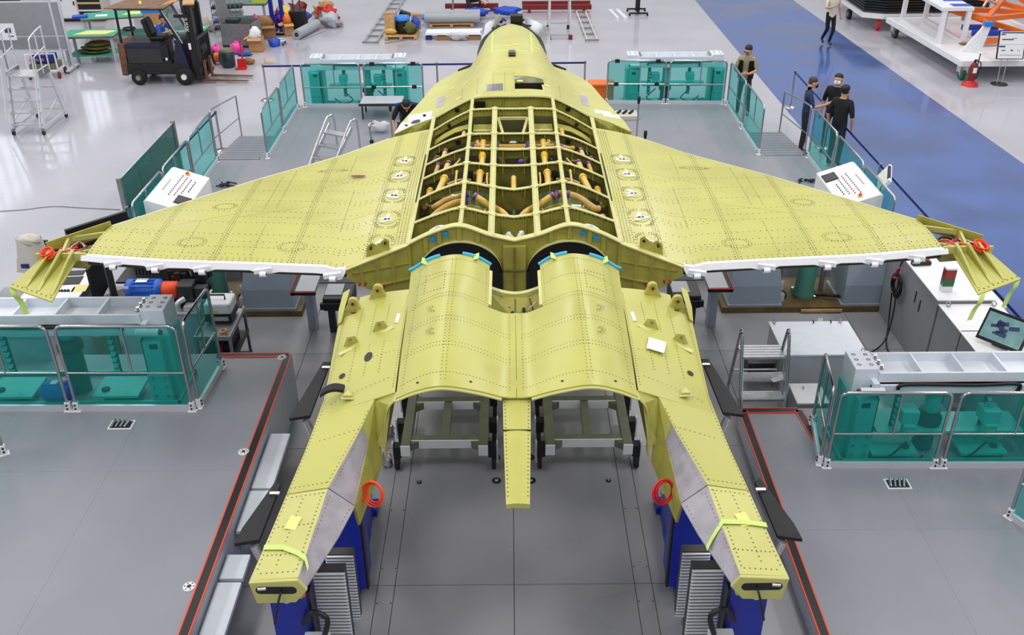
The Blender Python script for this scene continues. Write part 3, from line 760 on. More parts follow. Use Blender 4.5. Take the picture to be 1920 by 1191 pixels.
for s_ in (-1, 1):
    arch = [(s_*(.625+.49*math.cos(a)), 9.80, 2.48+.42*math.sin(a)) for a in [PI*k/24 for k in range(25)]]
    r2 = [(x, 9.86, z) for x, y, z in arch]
    ap('arch_flange', MB().grid([arch, r2] if s_ < 0 else [r2, arch], .012, (0, 0, -1)), 'primer_pale', bh)
    ap('arch_shade_plate', MB().plate([(x, 9.93, z-.015) for x, y, z in arch]+[(s_*.135, 9.93, 2.0), (s_*1.11, 9.93, 2.0)][::(1 if arch[-1][0]*s_ < .5 else -1)], (0, .02, 0)), 'black', bh)  # flat black fill of the arch, painted as shade inside the open tunnel
    for x in (.42, .63, .86, 1.02, 1.22, 1.4, 1.56, 1.72):
        y = ybh(x)-.03; st_ = ap('stiffener', MB().beam((s_*x, y, zbot(x)+.01), (s_*x, y, ztop(x)-.02), .014, .05, up=V(1, 0, 0)), 'primer_olive', bh)
    ap('stiffener', MB().beam((s_*1.2, 9.85, 2.62), (s_*1.8, 9.36, 2.74), .04, .012), 'primer_olive', bh)
    ap('stiffener', MB().beam((s_*1.15, 9.87, 2.42), (s_*1.6, 9.5, 2.5), .04, .012), 'primer_olive', bh)
    for x, z in ((.78, 3.0), (.93, 2.94)):
        ap('blue_cap', MB().cyl((s_*x, 9.80, z-.015), (s_*x, 9.85, z-.015), .03, n=12), 'blue_plug', bh)
    for x, z in ((1.5, 2.45), (1.57, 2.45), (1.535, 2.4), (1.68, 2.56), (1.74, 2.58)):
        ap('red_cap', MB().cyl((s_*x, ybh(x)-.06, z), (s_*x, ybh(x)-.01, z), .02 if x < 1.6 else .013, n=10), 'red_plug', bh)
    # upper hinge fitting standing on the wing root
    yy = 9.62; pts = [(s_*1.42, yy+.08, 2.84), (s_*1.42, yy+.08, 2.97), (s_*1.46, yy+.07, 3.0), (s_*1.5, yy+.05, 2.97), (s_*1.545, yy+.03, 2.93), (s_*1.6, yy-.01, 2.98), (s_*1.65, yy-.03, 2.95), (s_*1.67, yy-.05, 2.84)]
    hf = ap('hinge_fitting', MB().plate(pts, (0, .03, 0)), 'primer_olive', bh)
    ap('fitting_bore', MB().cyl((s_*1.46, yy+.05, 2.95), (s_*1.46, yy+.09, 2.95), .014, n=8).cyl((s_*1.61, yy-.045, 2.93), (s_*1.61, yy+.0, 2.93), .014, n=8), 'black', hf)
ap('red_cap', MB().cyl((.06, 9.80, 2.82), (.06, 9.85, 2.82), .02, n=10), 'red_plug', bh)
# centre post below the bulkhead
po = ap('centre_post', MB().b0(-.13, .13, 9.78, 9.86, 2.2, 2.84), 'primer_olive', bh)
ap('post_rib', MB().b0(-.006, .006, 9.75, 9.78, 2.2, 2.84).b0(-.13, .13, 9.74, 9.78, 2.55, 2.565), 'olive_dark', po)
ap('rack_strip', MB().b0(-.17, -.135, 9.76, 9.8, 2.25, 2.5).b0(.135, .17, 9.76, 9.8, 2.25, 2.5), 'black', po)

# ---- engine nacelle skins
NAC = [(9.12, [(.26, 2.94), (.42, 3.04), (.64, 3.08), (.9, 3.02), (1.12, 2.88)]),
       (8.2, [(0, 2.875), (.12, 2.88), (.35, 2.98), (.64, 3.07), (.9, 3.0), (1.09, 2.87)]),
       (7.4, [(0, 2.87), (.12, 2.88), (.35, 2.97), (.64, 3.04), (.9, 2.98), (1.08, 2.87)]),
       (6.78, [(0, 2.87), (.12, 2.88), (.35, 2.95), (.64, 3.0), (.88, 2.95), (1.05, 2.87)])]
NF = [(y, prof(t)) for y, t in NAC]
def znac(x, y):
    if y >= NF[0][0]: return NF[0][1](x)
    for (ya, fa), (yb, fb) in zip(NF, NF[1:]):
        if ya >= y >= yb:
            t = (ya-y)/(ya-yb); t = t*t*(3-2*t); return lerp(fa(x), fb(x), t)
    return NF[-1][1](x)
def xseam(y): return interp([(6.78, 1.05), (8.2, 1.09), (9.12, 1.125)], y)
YN = sorted([6.78+(9.12-6.78)*k/26 for k in range(27)]+[8.205, 8.206])
cut = lambda x: interp([(0, 8.13), (.1, 8.15), (.245, 8.24), (.25, 9.2)], abs(x))
for s_ in (-1, 1):
    US = [k/28 for k in range(29)]
    rows = []
    for y in YN:
        xa = 0.002 if y < 8.2055 else .27
        rows.append([(s_*lerp(xa, xseam(y)-.003, u), y-(.03 if y < 6.8 else 0), znac(lerp(xa, xseam(y), u), y)) for u in US])
    # keep the cut-out shoulder square: rows just below and above y=8.2 share the edge
    if s_ > 0: rows = [r[::-1] for r in rows]
    nk = ap('nacelle_skin', MB().grid(rows[::1], .014, hole=lambda c: 8.2051 < c.y < 8.2059), 'primer', label='humped nacelle upper skin')
    # rim bands
    rim = [(s_*x, 6.755, znac(x, 6.78)-.012) for x in [.13+(1.05-.13)*k/24 for k in range(25)]]
    ap('rear_rim', MB().grid([rim, [(x, y-.035, z-.004) for x, y, z in rim]] if s_ < 0 else [[(x, y-.035, z-.004) for x, y, z in rim], rim], .012), 'primer_light', nk)
    leg = [(1.05, 2.86), (1.11, 2.78), (1.15, 2.64), (1.17, 2.45), (1.17, 2.22)]
    lp_ = smooth_pts([(s_*x, 0, z) for x, z in leg], 5)
    ap('tunnel_leg', MB().grid([[p+V(0, 6.72, 0) for p in lp_], [p+V(0, 6.86, 0) for p in lp_]], .012, (s_*1, 0, 0)), 'primer_light', nk)
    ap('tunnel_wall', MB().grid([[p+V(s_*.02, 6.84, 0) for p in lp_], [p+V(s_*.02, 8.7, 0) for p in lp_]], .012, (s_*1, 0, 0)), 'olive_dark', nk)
    D = Dots()
    for y in (6.9, 7.3, 7.36, 7.74, 7.8, 8.18, 8.24, 8.62, 8.95):
        for k in range(34):
            x = lerp(.06 if y < 8.1 else .28, 1.02, k/33); yy = y+.06*math.sin(PI*(x-.1)/1.0); D.dot(s_*x, yy, znac(x, yy)+.0015, .0045)
    for x in (.62, .66, .3, 1.0):
        for k in range(44):
            y = lerp(6.86, 9.02, k/43)
            if x == .3 and y < 8.2: x2 = .06
            else: x2 = x
            D.dot(s_*x2, y, znac(x2, y)+.0015, .0045)
    for (cx, cy) in ((.78, 7.62), (.8, 8.02)):
        for r_ in (.06, .035):
            for k in range(14): D.dot(s_*(cx+r_*math.cos(k*PI/7)), cy+r_*math.sin(k*PI/7), znac(cx, cy)+.004, .005)
    for k in range(24):
        u = k/24; 
        px_, py_ = ((.72+.2*min(1, u*4), 8.4) if u < .25 else (.92, 8.4+.35*(u-.25)*4) if u < .5 else (.92-.2*(u-.5)*4, 8.75) if u < .75 else (.72, 8.75-.35*(u-.75)*4))
        D.dot(s_*px_, py_, znac(px_, py_)+.002, .006)
    ap('fasteners', D, 'rivet', nk, kind='stuff')
    ap('drain_hole', MB().cyl((s_*.4, 6.86, znac(.4, 6.86)-.002), (s_*.4, 6.86, znac(.4, 6.86)+.003), .014, n=10).cyl((s_*.86, 6.86, znac(.86, 6.86)-.002), (s_*.86, 6.86, znac(.86, 6.86)+.003), .014, n=10), 'black', nk)
    # inner edge strip of the cut-out
    es = [(s_*.27, y, znac(.27, y)+.002) for y in [8.26+(9.0-8.26)*k/10 for k in range(11)]]
    ap('edge_strip', MB().grid([es, [(x-s_*.03, y, z-.01) for x, y, z in es]] if s_ > 0 else [[(x-s_*.03, y, z-.01) for x, y, z in es], es], .03), 'primer_pale', nk)
    # blue foam edge guards
    for xa, xb in ((.26, .56), (.80, 1.14)):
        pts = [(s_*x, 9.13, znac(x, 9.12)+.008) for x in [lerp(xa, xb, k/6) for k in range(7)]]
        fo = ap('foam_guard', MB().tube(pts, .022, 8), 'blue_foam', nk)
        mx = (xa+xb)/2
        ap('guard_tape', MB().box((s_*mx, 9.1, znac(mx, 9.1)+.028), (.06, .13, .004), R=Matrix.Rotation((-.35 if mx < .64 else .45)*-s_, 3, 'Y')), 'tape_green', fo)
    # side deck and tail boom
    DK = [(8.72, 1.105, 2.875, 1.80, 2.74), (8.4, 1.092, 2.872, 1.80, 2.73), (7.9, 1.085, 2.872, 1.785, 2.69), (7.5, 1.08, 2.872, 1.77, 2.65), (7.1, 1.068, 2.872, 1.757, 2.62), (6.84, 1.06, 2.872, 1.765, 2.615)]
    rows = []
    for (y, xi, zi, xo, zo) in DK:
        r_ = []
        for k in range(13):
            u = k/12; x = lerp(xi+.003, xo, u); z = lerp(zi, zo, u)+(.02*math.sin(PI*u)-.02*u**6)*min(1, (y-6.84)/.5); r_.append((s_*x, y, z))
        rows.append(r_)
    if s_ < 0: rows = rows[::-1]
    rec = lambda c: c.y > 8.5 and abs(c.x) > 1.62
    dk = ap('side_deck', MB().grid(rows, .015, hole=rec), 'primer', label='flat deck beside the nacelle')
    BM = [(6.84, 1.245, 2.803, 1.245, 2.775, 1.765, 2.615), (6.58, 1.305, 2.75, 1.275, 2.58, 1.777, 2.612), (6.33, 1.365, 2.725, 1.285, 2.545, 1.79, 2.615), (5.795, 1.492, 2.69, 1.30, 2.505, 1.828, 2.628)]
    BM2 = [(5.785, 1.495, 2.688, 1.30, 2.503, 1.828, 2.628), (5.43, 1.515, 2.682, 1.372, 2.515, 1.852, 2.634), (4.86, 1.555, 2.668, 1.52, 2.555, 1.90, 2.642)]
    def loft(tab, f0, f1, k=6):
        rr = []
        for t_ in tab:
            a = V(s_*t_[f0], t_[0], t_[f0+1]); b = V(s_*t_[f1], t_[0], t_[f1+1]); rr.append([a.lerp(b, q/k) for q in range(k+1)])
        return rr if s_ > 0 else rr[::-1]
    r1_ = loft(BM, 1, 5)
    # outer part of the boom joins the deck: include the wedge between seam and ridge start
    bt = ap('boom_skin', MB().grid(r1_[::-1], .014), 'primer', dk)
    bc = ap('boom_tip_cover', MB().grid(loft(BM2, 1, 5)[::-1], .016), 'primer_light', dk)
    ap('boom_facet', MB().grid(loft([BM[0], (6.52, 1.32, 2.745, 1.278, 2.57, 0, 0)], 3, 1)[::-1], .012), 'primer', dk)
    ap('bare_metal_panel', MB().grid(loft([(6.515, 1.321, 2.744, 1.278, 2.569, 0, 0)]+BM[2:], 3, 1)[::-1], .012), 'lilac_metal', dk)
    ap('bare_metal_panel', MB().grid(loft(BM2, 3, 1)[::-1], .012), 'lilac_metal', dk)
    # bridge between rear rim and boom: inboard shoulder
    ap('shoulder_panel', MB().plate([(s_*1.06, 6.84, 2.868), (s_*1.245, 6.84, 2.78), (s_*1.25, 6.70, 2.4), (s_*1.17, 6.72, 2.35), (s_*1.10, 6.76, 2.78)], (0, .012, 0)), 'primer', dk)
    ap('inner_wall', MB().plate([(s_*1.245, 6.84, 2.76), (s_*1.275, 6.58, 2.575), (s_*1.30, 5.785, 2.5), (s_*1.30, 5.9, 2.2), (s_*1.2, 6.7, 2.2)], (s_*.02, 0, 0)), 'primer_olive', dk)
    # outer side and belly of the deck and boom
    ol = [(8.72, 1.80, 2.72)]+[(d[0], d[3], d[4]-.02) for d in DK[1:]]+[(b[0], b[5], b[6]) for b in BM[1:]]+[(b[0], b[5], b[6]) for b in BM2]
    sd_ = [[(s_*x, y, z) for y, x, z in ol], [(s_*(x-.0), y, z-.06) for y, x, z in ol], [(s_*(x-.12), y, z-.19) for y, x, z in ol], [(s_*1.55, y, interp([(4.86, 2.47), (5.6, 2.38), (6.5, 2.34)], y)) for y, x, z in ol]]
    ap('boom_side', MB().grid(sd_ if s_ < 0 else sd_[::-1], .01, (0, 0, -1)), 'primer', dk)
    ap('seam_line', MB().tube([(s_*(x+.003), y, z-.012) for y, x, z in ol], .006, 5), 'black', dk)
    hexa = [(1.903, 2.645), (1.555, 2.668), (1.495, 2.57), (1.59, 2.45), (1.87, 2.44)]
    ec = ap('boom_end_cap', MB().plate([(s_*x, 4.86, z) for x, z in hexa], (0, -.03, 0)), 'primer_light', dk, bevel=.008)
    slot = []
    for k in range(20):
        a = 2*PI*k/20; slot.append((s_*(1.715+(.11 if math.cos(a) > 0 else -.11)+.035*math.cos(a)), 4.832, 2.575+.035*math.sin(a)))
    ap('end_slot', MB().plate(slot, (0, -.004, 0)), 'black', ec)
    ap('slot_cable', MB().tube(smooth_pts([(s_*1.68, 4.82, 2.57), (s_*1.7, 4.76, 2.5), (s_*1.73, 4.72, 2.36)], 5), .009, 6), 'black', ec)
    ap('slot_fitting', MB().cyl((s_*1.78, 4.822, 2.6), (s_*1.84, 4.822, 2.595), .012), 'alu', ec)
    # fastener rows
    D = Dots()
    def zdk(x, y):
        y = max(4.86, min(8.72, y)); T = [(d[0], d[1], d[2], d[3], d[4]) for d in DK]+[(b[0], b[1], b[2], b[5], b[6]) for b in BM[1:]]+[(b[0], b[1], b[2], b[5], b[6]) for b in BM2]
        for a, b in zip(T, T[1:]):
            if a[0] >= y >= b[0]:
                t = (a[0]-y)/(a[0]-b[0]+1e-9); xi, zi, xo, zo = [lerp(a[q], b[q], t) for q in (1, 2, 3, 4)]; u = (x-xi)/(xo-xi)
                return lerp(zi, zo, u)+(.02*math.sin(PI*max(0, min(1, u))) if y > 6.84 else 0)
        return 2.65
    def rowp(pts, n, r=.005, dz=.002):
        for (x1, y1), (x2, y2) in zip(pts, pts[1:]):
            for k in range(n):
                x = lerp(x1, x2, k/n); y = lerp(y1, y2, k/n); D.dot(s_*x, y, zdk(x, y)+dz, r)
    rowp([(1.11, 8.6), (1.09, 6.9)], 40); rowp([(1.74, 8.3), (1.74, 6.9), (1.87, 4.92)], 42)
    rowp([(1.29, 6.7), (1.52, 5.82)], 20); rowp([(1.53, 5.74), (1.585, 4.9)], 20); rowp([(1.52, 5.74), (1.81, 5.74)], 8); rowp([(1.52, 5.86), (1.81, 5.86)], 8); rowp([(1.6, 4.92), (1.87, 4.92)], 7)
    rowp([(1.68, 5.7), (1.74, 4.95)], 16); rowp([(1.55, 5.4), (1.84, 5.4)], 9); rowp([(1.56, 5.1), (1.86, 5.1)], 9)
    for x in (1.28, 1.42, 1.56): rowp([(x, 8.45), (x, 7.9)], 13); rowp([(x-.02, 7.75), (x-.02, 7.2)], 12)
    rowp([(1.15, 7.1), (1.7, 6.95)], 14); rowp([(1.3, 6.5), (1.72, 6.45)], 10); rowp([(1.15, 7.55), (1.45, 7.5)], 8)
    for a, b in (((6.45, 1.33, 1.28), (5.85, 1.48, 1.305)), ((5.72, 1.49, 1.31), (4.95, 1.55, 1.5))):
        for k in range(18):
            y = lerp(a[0], b[0], k/17)
            for q, (u) in enumerate((.12, .88)):
                xr = lerp(a[1], b[1], k/17); xl = lerp(a[2], b[2], k/17); zr = interp([(4.86, 2.668), (5.43, 2.682), (5.79, 2.688), (6.33, 2.725), (6.5, 2.745)], y); zl = interp([(4.86, 2.555), (5.43, 2.515), (5.79, 2.503), (6.33, 2.545), (6.5, 2.565)], y)
                D.dot(s_*lerp(xr, xl, u), y, lerp(zr, zl, u)+.004, .0045)
    ap('fasteners', D, 'rivet', dk, kind='stuff')
    # fin attachment lugs at the deck front
    for (x, y, h) in ((1.42, 8.62, .16), (1.66, 8.46, .15)):
        zb = zdk(x, y)-.02; prof_ = [(x-.1, zb), (x-.055, zb+h*.6)]+[(x+.055*math.cos(a), zb+h*.7+.055*math.sin(a)) for a in [PI-PI*k/8 for k in range(9)]]+[(x+.055, zb+h*.6), (x+.1, zb)]
        lg = ap('fin_lug', MB().plate([(s_*q, y, z) for q, z in prof_], (0, .05, 0)), 'primer', dk, bevel=.004)
        ap('bushing', MB().lathe((s_*x, y-.012, zb+h*.7), [(.034, 0), (.034, .012), (.018, .014)], 14, 'Y'), 'pipe_brown', lg)
        ap('bushing_core', MB().cyl((s_*x, y-.02, zb+h*.7), (s_*x, y+.0, zb+h*.7), .016, n=10), 'charcoal', lg)
    ap('corner_fairing', MB().grid([[V(s_*1.80, 8.28, 2.72), V(s_*1.82, 8.5, 2.76), V(s_*1.80, 8.72, 2.84)], [V(s_*1.76, 8.28, 2.75), V(s_*1.75, 8.52, 2.8), V(s_*1.73, 8.75, 2.87)]], .012), 'primer', dk)
    ap('recess_floor', MB().b0(s_*1.6, s_*1.8, 8.45, 8.9, 2.5, 2.52), 'bay_dark', dk)
    # bracket pair on the deck
    for (x, y, mm) in ((1.33, 7.98, 'purple'), (1.6, 7.83, 'blue')):
        zb = zdk(x, y); br = ap('deck_bracket', MB().plate([(s_*(x-.09), y+.03, zb-.01), (s_*(x-.04), y+.02, zb+.09), (s_*(x+.03), y, zb+.09), (s_*(x+.07), y-.02, zb-.01)], (0, .012, 0)), 'primer', dk)
        ap('bracket_bush', MB().cyl((s_*x, y-.01, zb+.055), (s_*x, y+.015, zb+.055), .014, n=10), 'titan', br)
    ap('bracket_base', MB().beam((s_*1.2, 7.98, zdk(1.2, 7.98)+.008), (s_*1.7, 7.72, zdk(1.7, 7.72)+.008), .05, .006), 'primer_pale', dk)
    # openings in the deck
    hl = [(1.62, 7.36, .03, .035)] + ([(1.39, 7.54, .04, .075)] if s_ < 0 else [])
    for (x, y, rx, ry) in hl:
        pts = [(s_*(x+rx*math.cos(a)), y+ry*math.sin(a), zdk(x+rx*math.cos(a), y+ry*math.sin(a))+.0025) for a in [2*PI*k/14 for k in range(14)]]
        ap('deck_opening', MB().plate(pts, (0, 0, .001)), 'black', dk)
    x, y = 1.5, 6.98; zb = zdk(x, y)
    tb = ap('triangular_bracket', MB().plate([(s_*(x-.06), y-.06, zb+.004), (s_*(x+.07), y-.05, zb+.004), (s_*(x+.02), y+.07, zb+.004)], (0, 0, .012)).plate([(s_*(x-.04), y-.03, zb+.016), (s_*(x+.05), y-.03, zb+.016), (s_*(x+.01), y+.05, zb+.03)], (0, 0, .02)), 'primer_light', dk, bevel=.006)
    ap('paper_label', MB().box((s_*1.17, 8.14, zdk(1.17, 8.14)+.006), (.035, .18, .002), rz=.05*s_), 'tape_white', dk)
    # inspection tags and tape on the boom tips
    xt, yt = 1.70, 5.42; zt_ = zdk(xt, yt)
    tg = ap('inspection_tag', MB().box((s_*xt, yt, zt_+.012), (.09, .13, .002), R=Matrix.Rotation(.25*s_, 3, 'Z') @ Matrix.Rotation(.12, 3, 'X')), 'tag_yellow', dk)
    tape = [(1.87, 5.18), (1.72, 5.16), (1.6, 5.09), (1.53, 5.02), (1.5, 4.95)] if s_ < 0 else [(1.87, 5.38), (1.7, 5.39), (1.53, 5.37), (1.45, 5.3), (1.40, 5.24)]
    tm = MB()
    ra = []; rb = []
    for q, (x, y) in enumerate(tape):
        zz = zdk(max(x, 1.535), y) if x > 1.53 else lerp(2.68, 2.52, min(1, (1.53-x)/.14))
        ra.append((s_*x, y-.025, zz+.014)); rb.append((s_*x, y+.025, zz+.014))
    ap('masking_tape', tm.grid([ra, rb] if s_ > 0 else [rb, ra], .002), 'tape_green', dk)
    # black stabiliser root guards hung outside the boom
    for (pts, nm) in (([(1.93, 7.92), (1.86, 7.92), (1.9, 7.02), (2.08, 6.98), (2.06, 7.1)], 1), ([(2.02, 6.1), (1.97, 6.06), (2.0, 5.42), (2.18, 5.38), (2.16, 5.55)], 2)):
        gd = ap('root_guard', MB().plate([(s_*(x-.02), y, 2.5) for x, y in pts], (0, 0, -.03)), 'black_soft', dk, label='black edge guard plate')
        ap('guard_clip', MB().box((s_*(pts[1][0]-.0), pts[1][1]-.12, 2.51), (.08, .03, .015)), 'alu', gd)
        ap('guard_hanger', MB().cyl((s_*(pts[2][0]+.02), pts[2][1]-.02, 2.46), (s_*(pts[2][0]-.03), pts[2][1]-.02, 2.28), .035, n=10), 'alu', gd)
    # red cable coil under the inner wall
    cl = MB()
    for k in range(5): cl.torus((s_*1.19+.004*k, 6.0+.004*k, 2.44), .105-.007*k+.01*(k % 2), .007, (s_*(.45+.1*(k % 3)), -.8, .35), 24, 5)
    ap('red_cable_coil', cl, 'orange_cable' if s_ < 0 else 'red', dk)
ap('paper_sheet', MB().box((1.33, 7.63, 2.845), (.17, .2, .003), R=Matrix.Rotation(-.25, 3, 'Z') @ Matrix.Rotation(.19, 3, 'Y')), 'tape_white')
sq = P(615, 739, 2.74)
ap('black_pad', MB().grid([[V(sq.x-.1+.2*k/6, sq.y-.045+.012*k, 2.76+.035*math.sin(PI*k/6)-.0*k) for k in range(7)], [V(sq.x-.1+.2*k/6, sq.y+.045+.012*k, 2.76+.04*math.sin(PI*k/6)) for k in range(7)]], .03), 'black_soft')
# valley between the nacelles
cb = [V(-.26+.52*k/12, 8.86, 2.80-.07*math.sin(PI*k/12)) for k in range(13)]
vb = ap('cross_beam', MB().grid([cb, [p+V(0, .06, 0) for p in cb]], .05), 'primer_pale')
ap('valley_wall', MB().plate([(-.27, 8.84, 2.76), (-.14, 8.84, 2.7), (.14, 8.84, 2.7), (.27, 8.84, 2.76), (.27, 8.35, 2.35), (-.27, 8.35, 2.35)], (0, .02, 0)), 'primer_olive', vb)
ap('valley_rib', MB().beam((-.15, 8.83, 2.69), (-.24, 8.55, 2.5), .012, .03).beam((.15, 8.83, 2.69), (.24, 8.55, 2.5), .012, .03).beam((0, 8.83, 2.69), (0, 8.4, 2.37), .012, .03), 'olive_dark', vb)
ap('valley_plate', MB().b0(-.05-.07, -.05, 8.74, 8.745, 2.6, 2.64), 'titan', vb)
ap('valley_fitting', MB().cyl((-.03, 8.66, 2.6), (-.03, 8.62, 2.64), .02).cyl((.09, 8.7, 2.62), (.09, 8.66, 2.66), .02), 'black', vb)
ap('valley_rod', MB().cyl((0, 8.64, 2.62), (.06, 8.4, 2.5), .006).cyl((.13, 8.66, 2.64), (.22, 8.74, 2.7), .006), 'alu', vb)
ap('valley_bag', MB().blob((.1, 8.33, 2.47), (.07, .05, .05), 4), 'film', vb)
ap('valley_floor', MB().b0(-.28, .28, 7.9, 8.4, 2.3, 2.33), 'olive_dark', vb)
# centre tail boom
cbm = [(7.0, .125, 2.87), (6.3, .112, 2.76), (5.62, .092, 2.655)]
rows = [[(x*w, y, z+.01*(1-x*x)) for x in (-1, -.5, 0, .5, 1)] for y, w, z in cbm]
cbo = ap('centre_boom', MB().grid(rows[::-1], .045), 'primer', label='narrow centre tail boom')
ap('boom_joint', MB().b0(-.118, .118, 6.395, 6.4, 2.775, 2.79), 'seam', cbo)
D = Dots()
for k in range(30):
    y = lerp(6.95, 5.7, k/29); w = interp([(5.66, .092), (7.0, .125)], y)
    for q in (-1, 1): D.dot(q*(w-.015), y, interp([(5.66, 2.66), (6.3, 2.76), (7.0, 2.87)], y)+.006, .005)
ap('fasteners', D, 'rivet', cbo, kind='stuff')

# ---- forward fuselage
FS = [(14.32, [(0, 3.205), (.35, 3.205), (.62, 3.175), (.92, 3.03), (1.2, 2.885), (1.48, 2.835), (1.74, 2.79)]),
      (15.3, [(0, 3.38), (.3, 3.36), (.55, 3.26), (.8, 3.08), (1.05, 2.95), (1.28, 2.88), (1.5, 2.84)]),
      (16.2, [(0, 3.46), (.25, 3.44), (.5, 3.33), (.68, 3.15), (.85, 3.0), (1.05, 2.93), (1.28, 2.88)]),
      (17.0, [(0, 3.47), (.25, 3.44), (.48, 3.33), (.6, 3.15), (.68, 2.98), (.75, 2.92), (.84, 2.88)]),
      (17.6, [(0, 3.44), (.22, 3.41), (.42, 3.3), (.55, 3.1), (.61, 2.9), (.63, 2.75), (.64, 2.6)]),
      (18.2, [(0, 3.37), (.2, 3.34), (.4, 3.22), (.53, 3.04), (.59, 2.85), (.61, 2.7), (.62, 2.5)]),
      (18.62, [(0, 3.30), (.2, 3.25), (.36, 3.14), (.5, 3.02), (.57, 2.85), (.59, 2.7), (.6, 2.5)])]
KX = 6
secs = []
for (y, t) in FS: secs.append([Vector((p.x, y, p.z)) for p in smooth_pts([(x, 0, z) for x, z in t], KX)])
fine = []
for i in range(len(secs)-1):
    nn = 10
    for j in range(nn):
        t = j/nn; row = []
        for c_ in range(len(secs[0])):
            p0 = secs[max(i-1, 0)][c_]; p1 = secs[i][c_]; p2 = secs[i+1][c_]; p3 = secs[min(i+2, len(secs)-1)][c_]
            row.append(0.5*((2*p1)+(p2-p0)*t+(2*p0-5*p1+4*p2-p3)*t*t+(3*p1-p0-3*p2+p3)*t**3))
        fine.append(row)
fine.append(secs[-1])
full = []
for r_ in fine: full.append([V(-p.x, p.y, p.z) for p in r_[:0:-1]]+list(r_))
ff = ap('forward_fuselage', MB().grid(full, .015, hole=lambda c: .04 < c.x < .48 and 14.52 < c.y < 14.95), 'primer_light', label='forward fuselage skin with spine')
def zff(x, y):
    for a, b in zip(fine, fine[1:]):
        if a[0].y <= y <= b[0].y:
            t = (y-a[0].y)/(b[0].y-a[0].y+1e-9)
            return lerp(interp([(p.x, p.z) for p in a], abs(x)), interp([(p.x, p.z) for p in b], abs(x)), t)
    return 3.2
ap('hatch_well', MB().b0(.02, .5, 14.45, 15.0, 2.85, 2.87).b0(.02, .03, 14.45, 15.0, 2.85, 3.16).b0(.49, .5, 14.45, 15.0, 2.85, 3.16).b0(.02, .5, 15.0, 15.02, 2.85, 3.2), 'bay_dark', ff)
ap('hatch_wrap', MB().blob((.3, 14.6, 3.02), (.17, .08, .07), 9, amp=.3), 'tape_white', ff)
def patch(x0, x1, y0, y1, m, name, dz=.004):
    rr = [[(lerp(x0, x1, i/5), lerp(y0, y1, j/4), zff(lerp(x0, x1, i/5), lerp(y0, y1, j/4))+dz) for i in range(6)] for j in range(5)]
    return ap(name, MB().grid(rr, .003), m, ff)
patch(-.4, -.15, 14.5, 14.72, 'titan', 'bare_patch'); patch(-1.64, -1.27, 14.34, 14.62, 'wing_white', 'white_panel')
for s_ in (-1, 1):
    patch(s_*.33, s_*.36, 16.1, 17.8, 'tape_green', 'masking_tape')
    q = patch(s_*1.1, s_*1.22, 14.75, 15.25, 'lilac_metal', 'protective_strip')
for yy in (16.05, 17.8): patch(-.36, .36, yy, yy+.04, 'tape_green', 'masking_tape')
rt = random.Random(11)
for k in range(14):
    x = rt.uniform(-1.3, 1.3); y = rt.uniform(14.6, 17.6)
    if abs(x) > interp([(14, 1.6), (16, 1.1), (17, .6), (18, .5)], y): continue
    patch(x, x+.09, y, y+.05, 'tag_yellow', 'tape_tab', .006)
for x, y in ((1.3, 14.5), (1.42, 14.3+.1)): patch(x, x+.26, y, y+.16, 'tape_white', 'stencil_label')
pd = MB(); z0 = zff(0, 16.0); pd.grid([[(-.055, y, zff(0, y)+.03), (.055, y, zff(0, y)+.03)] for y in (15.75, 15.85, 16.0)], .03)
ap('spine_pad', pd, 'black', ff); ap('pad_band', MB().b0(-.057, .057, 15.86, 15.9, z0+.0, z0+.045), 'alu', ff)
D = Dots()
for x in (-.3, -.12, .02, .52, -.55, .75, -.8):
    for k in range(16): y = 14.45+.045*k; D.dot(x, y, zff(x, y)+.0055, .005)
for y in (14.48, 15.05, 15.3):
    for k in range(60):
        x = -1.1+2.2*k/59
        if not (y < 15 and 0 < x < .52): D.dot(x, y, zff(x, y)+.0055, .005)
ap('fasteners', D, 'rivet', ff, kind='stuff')
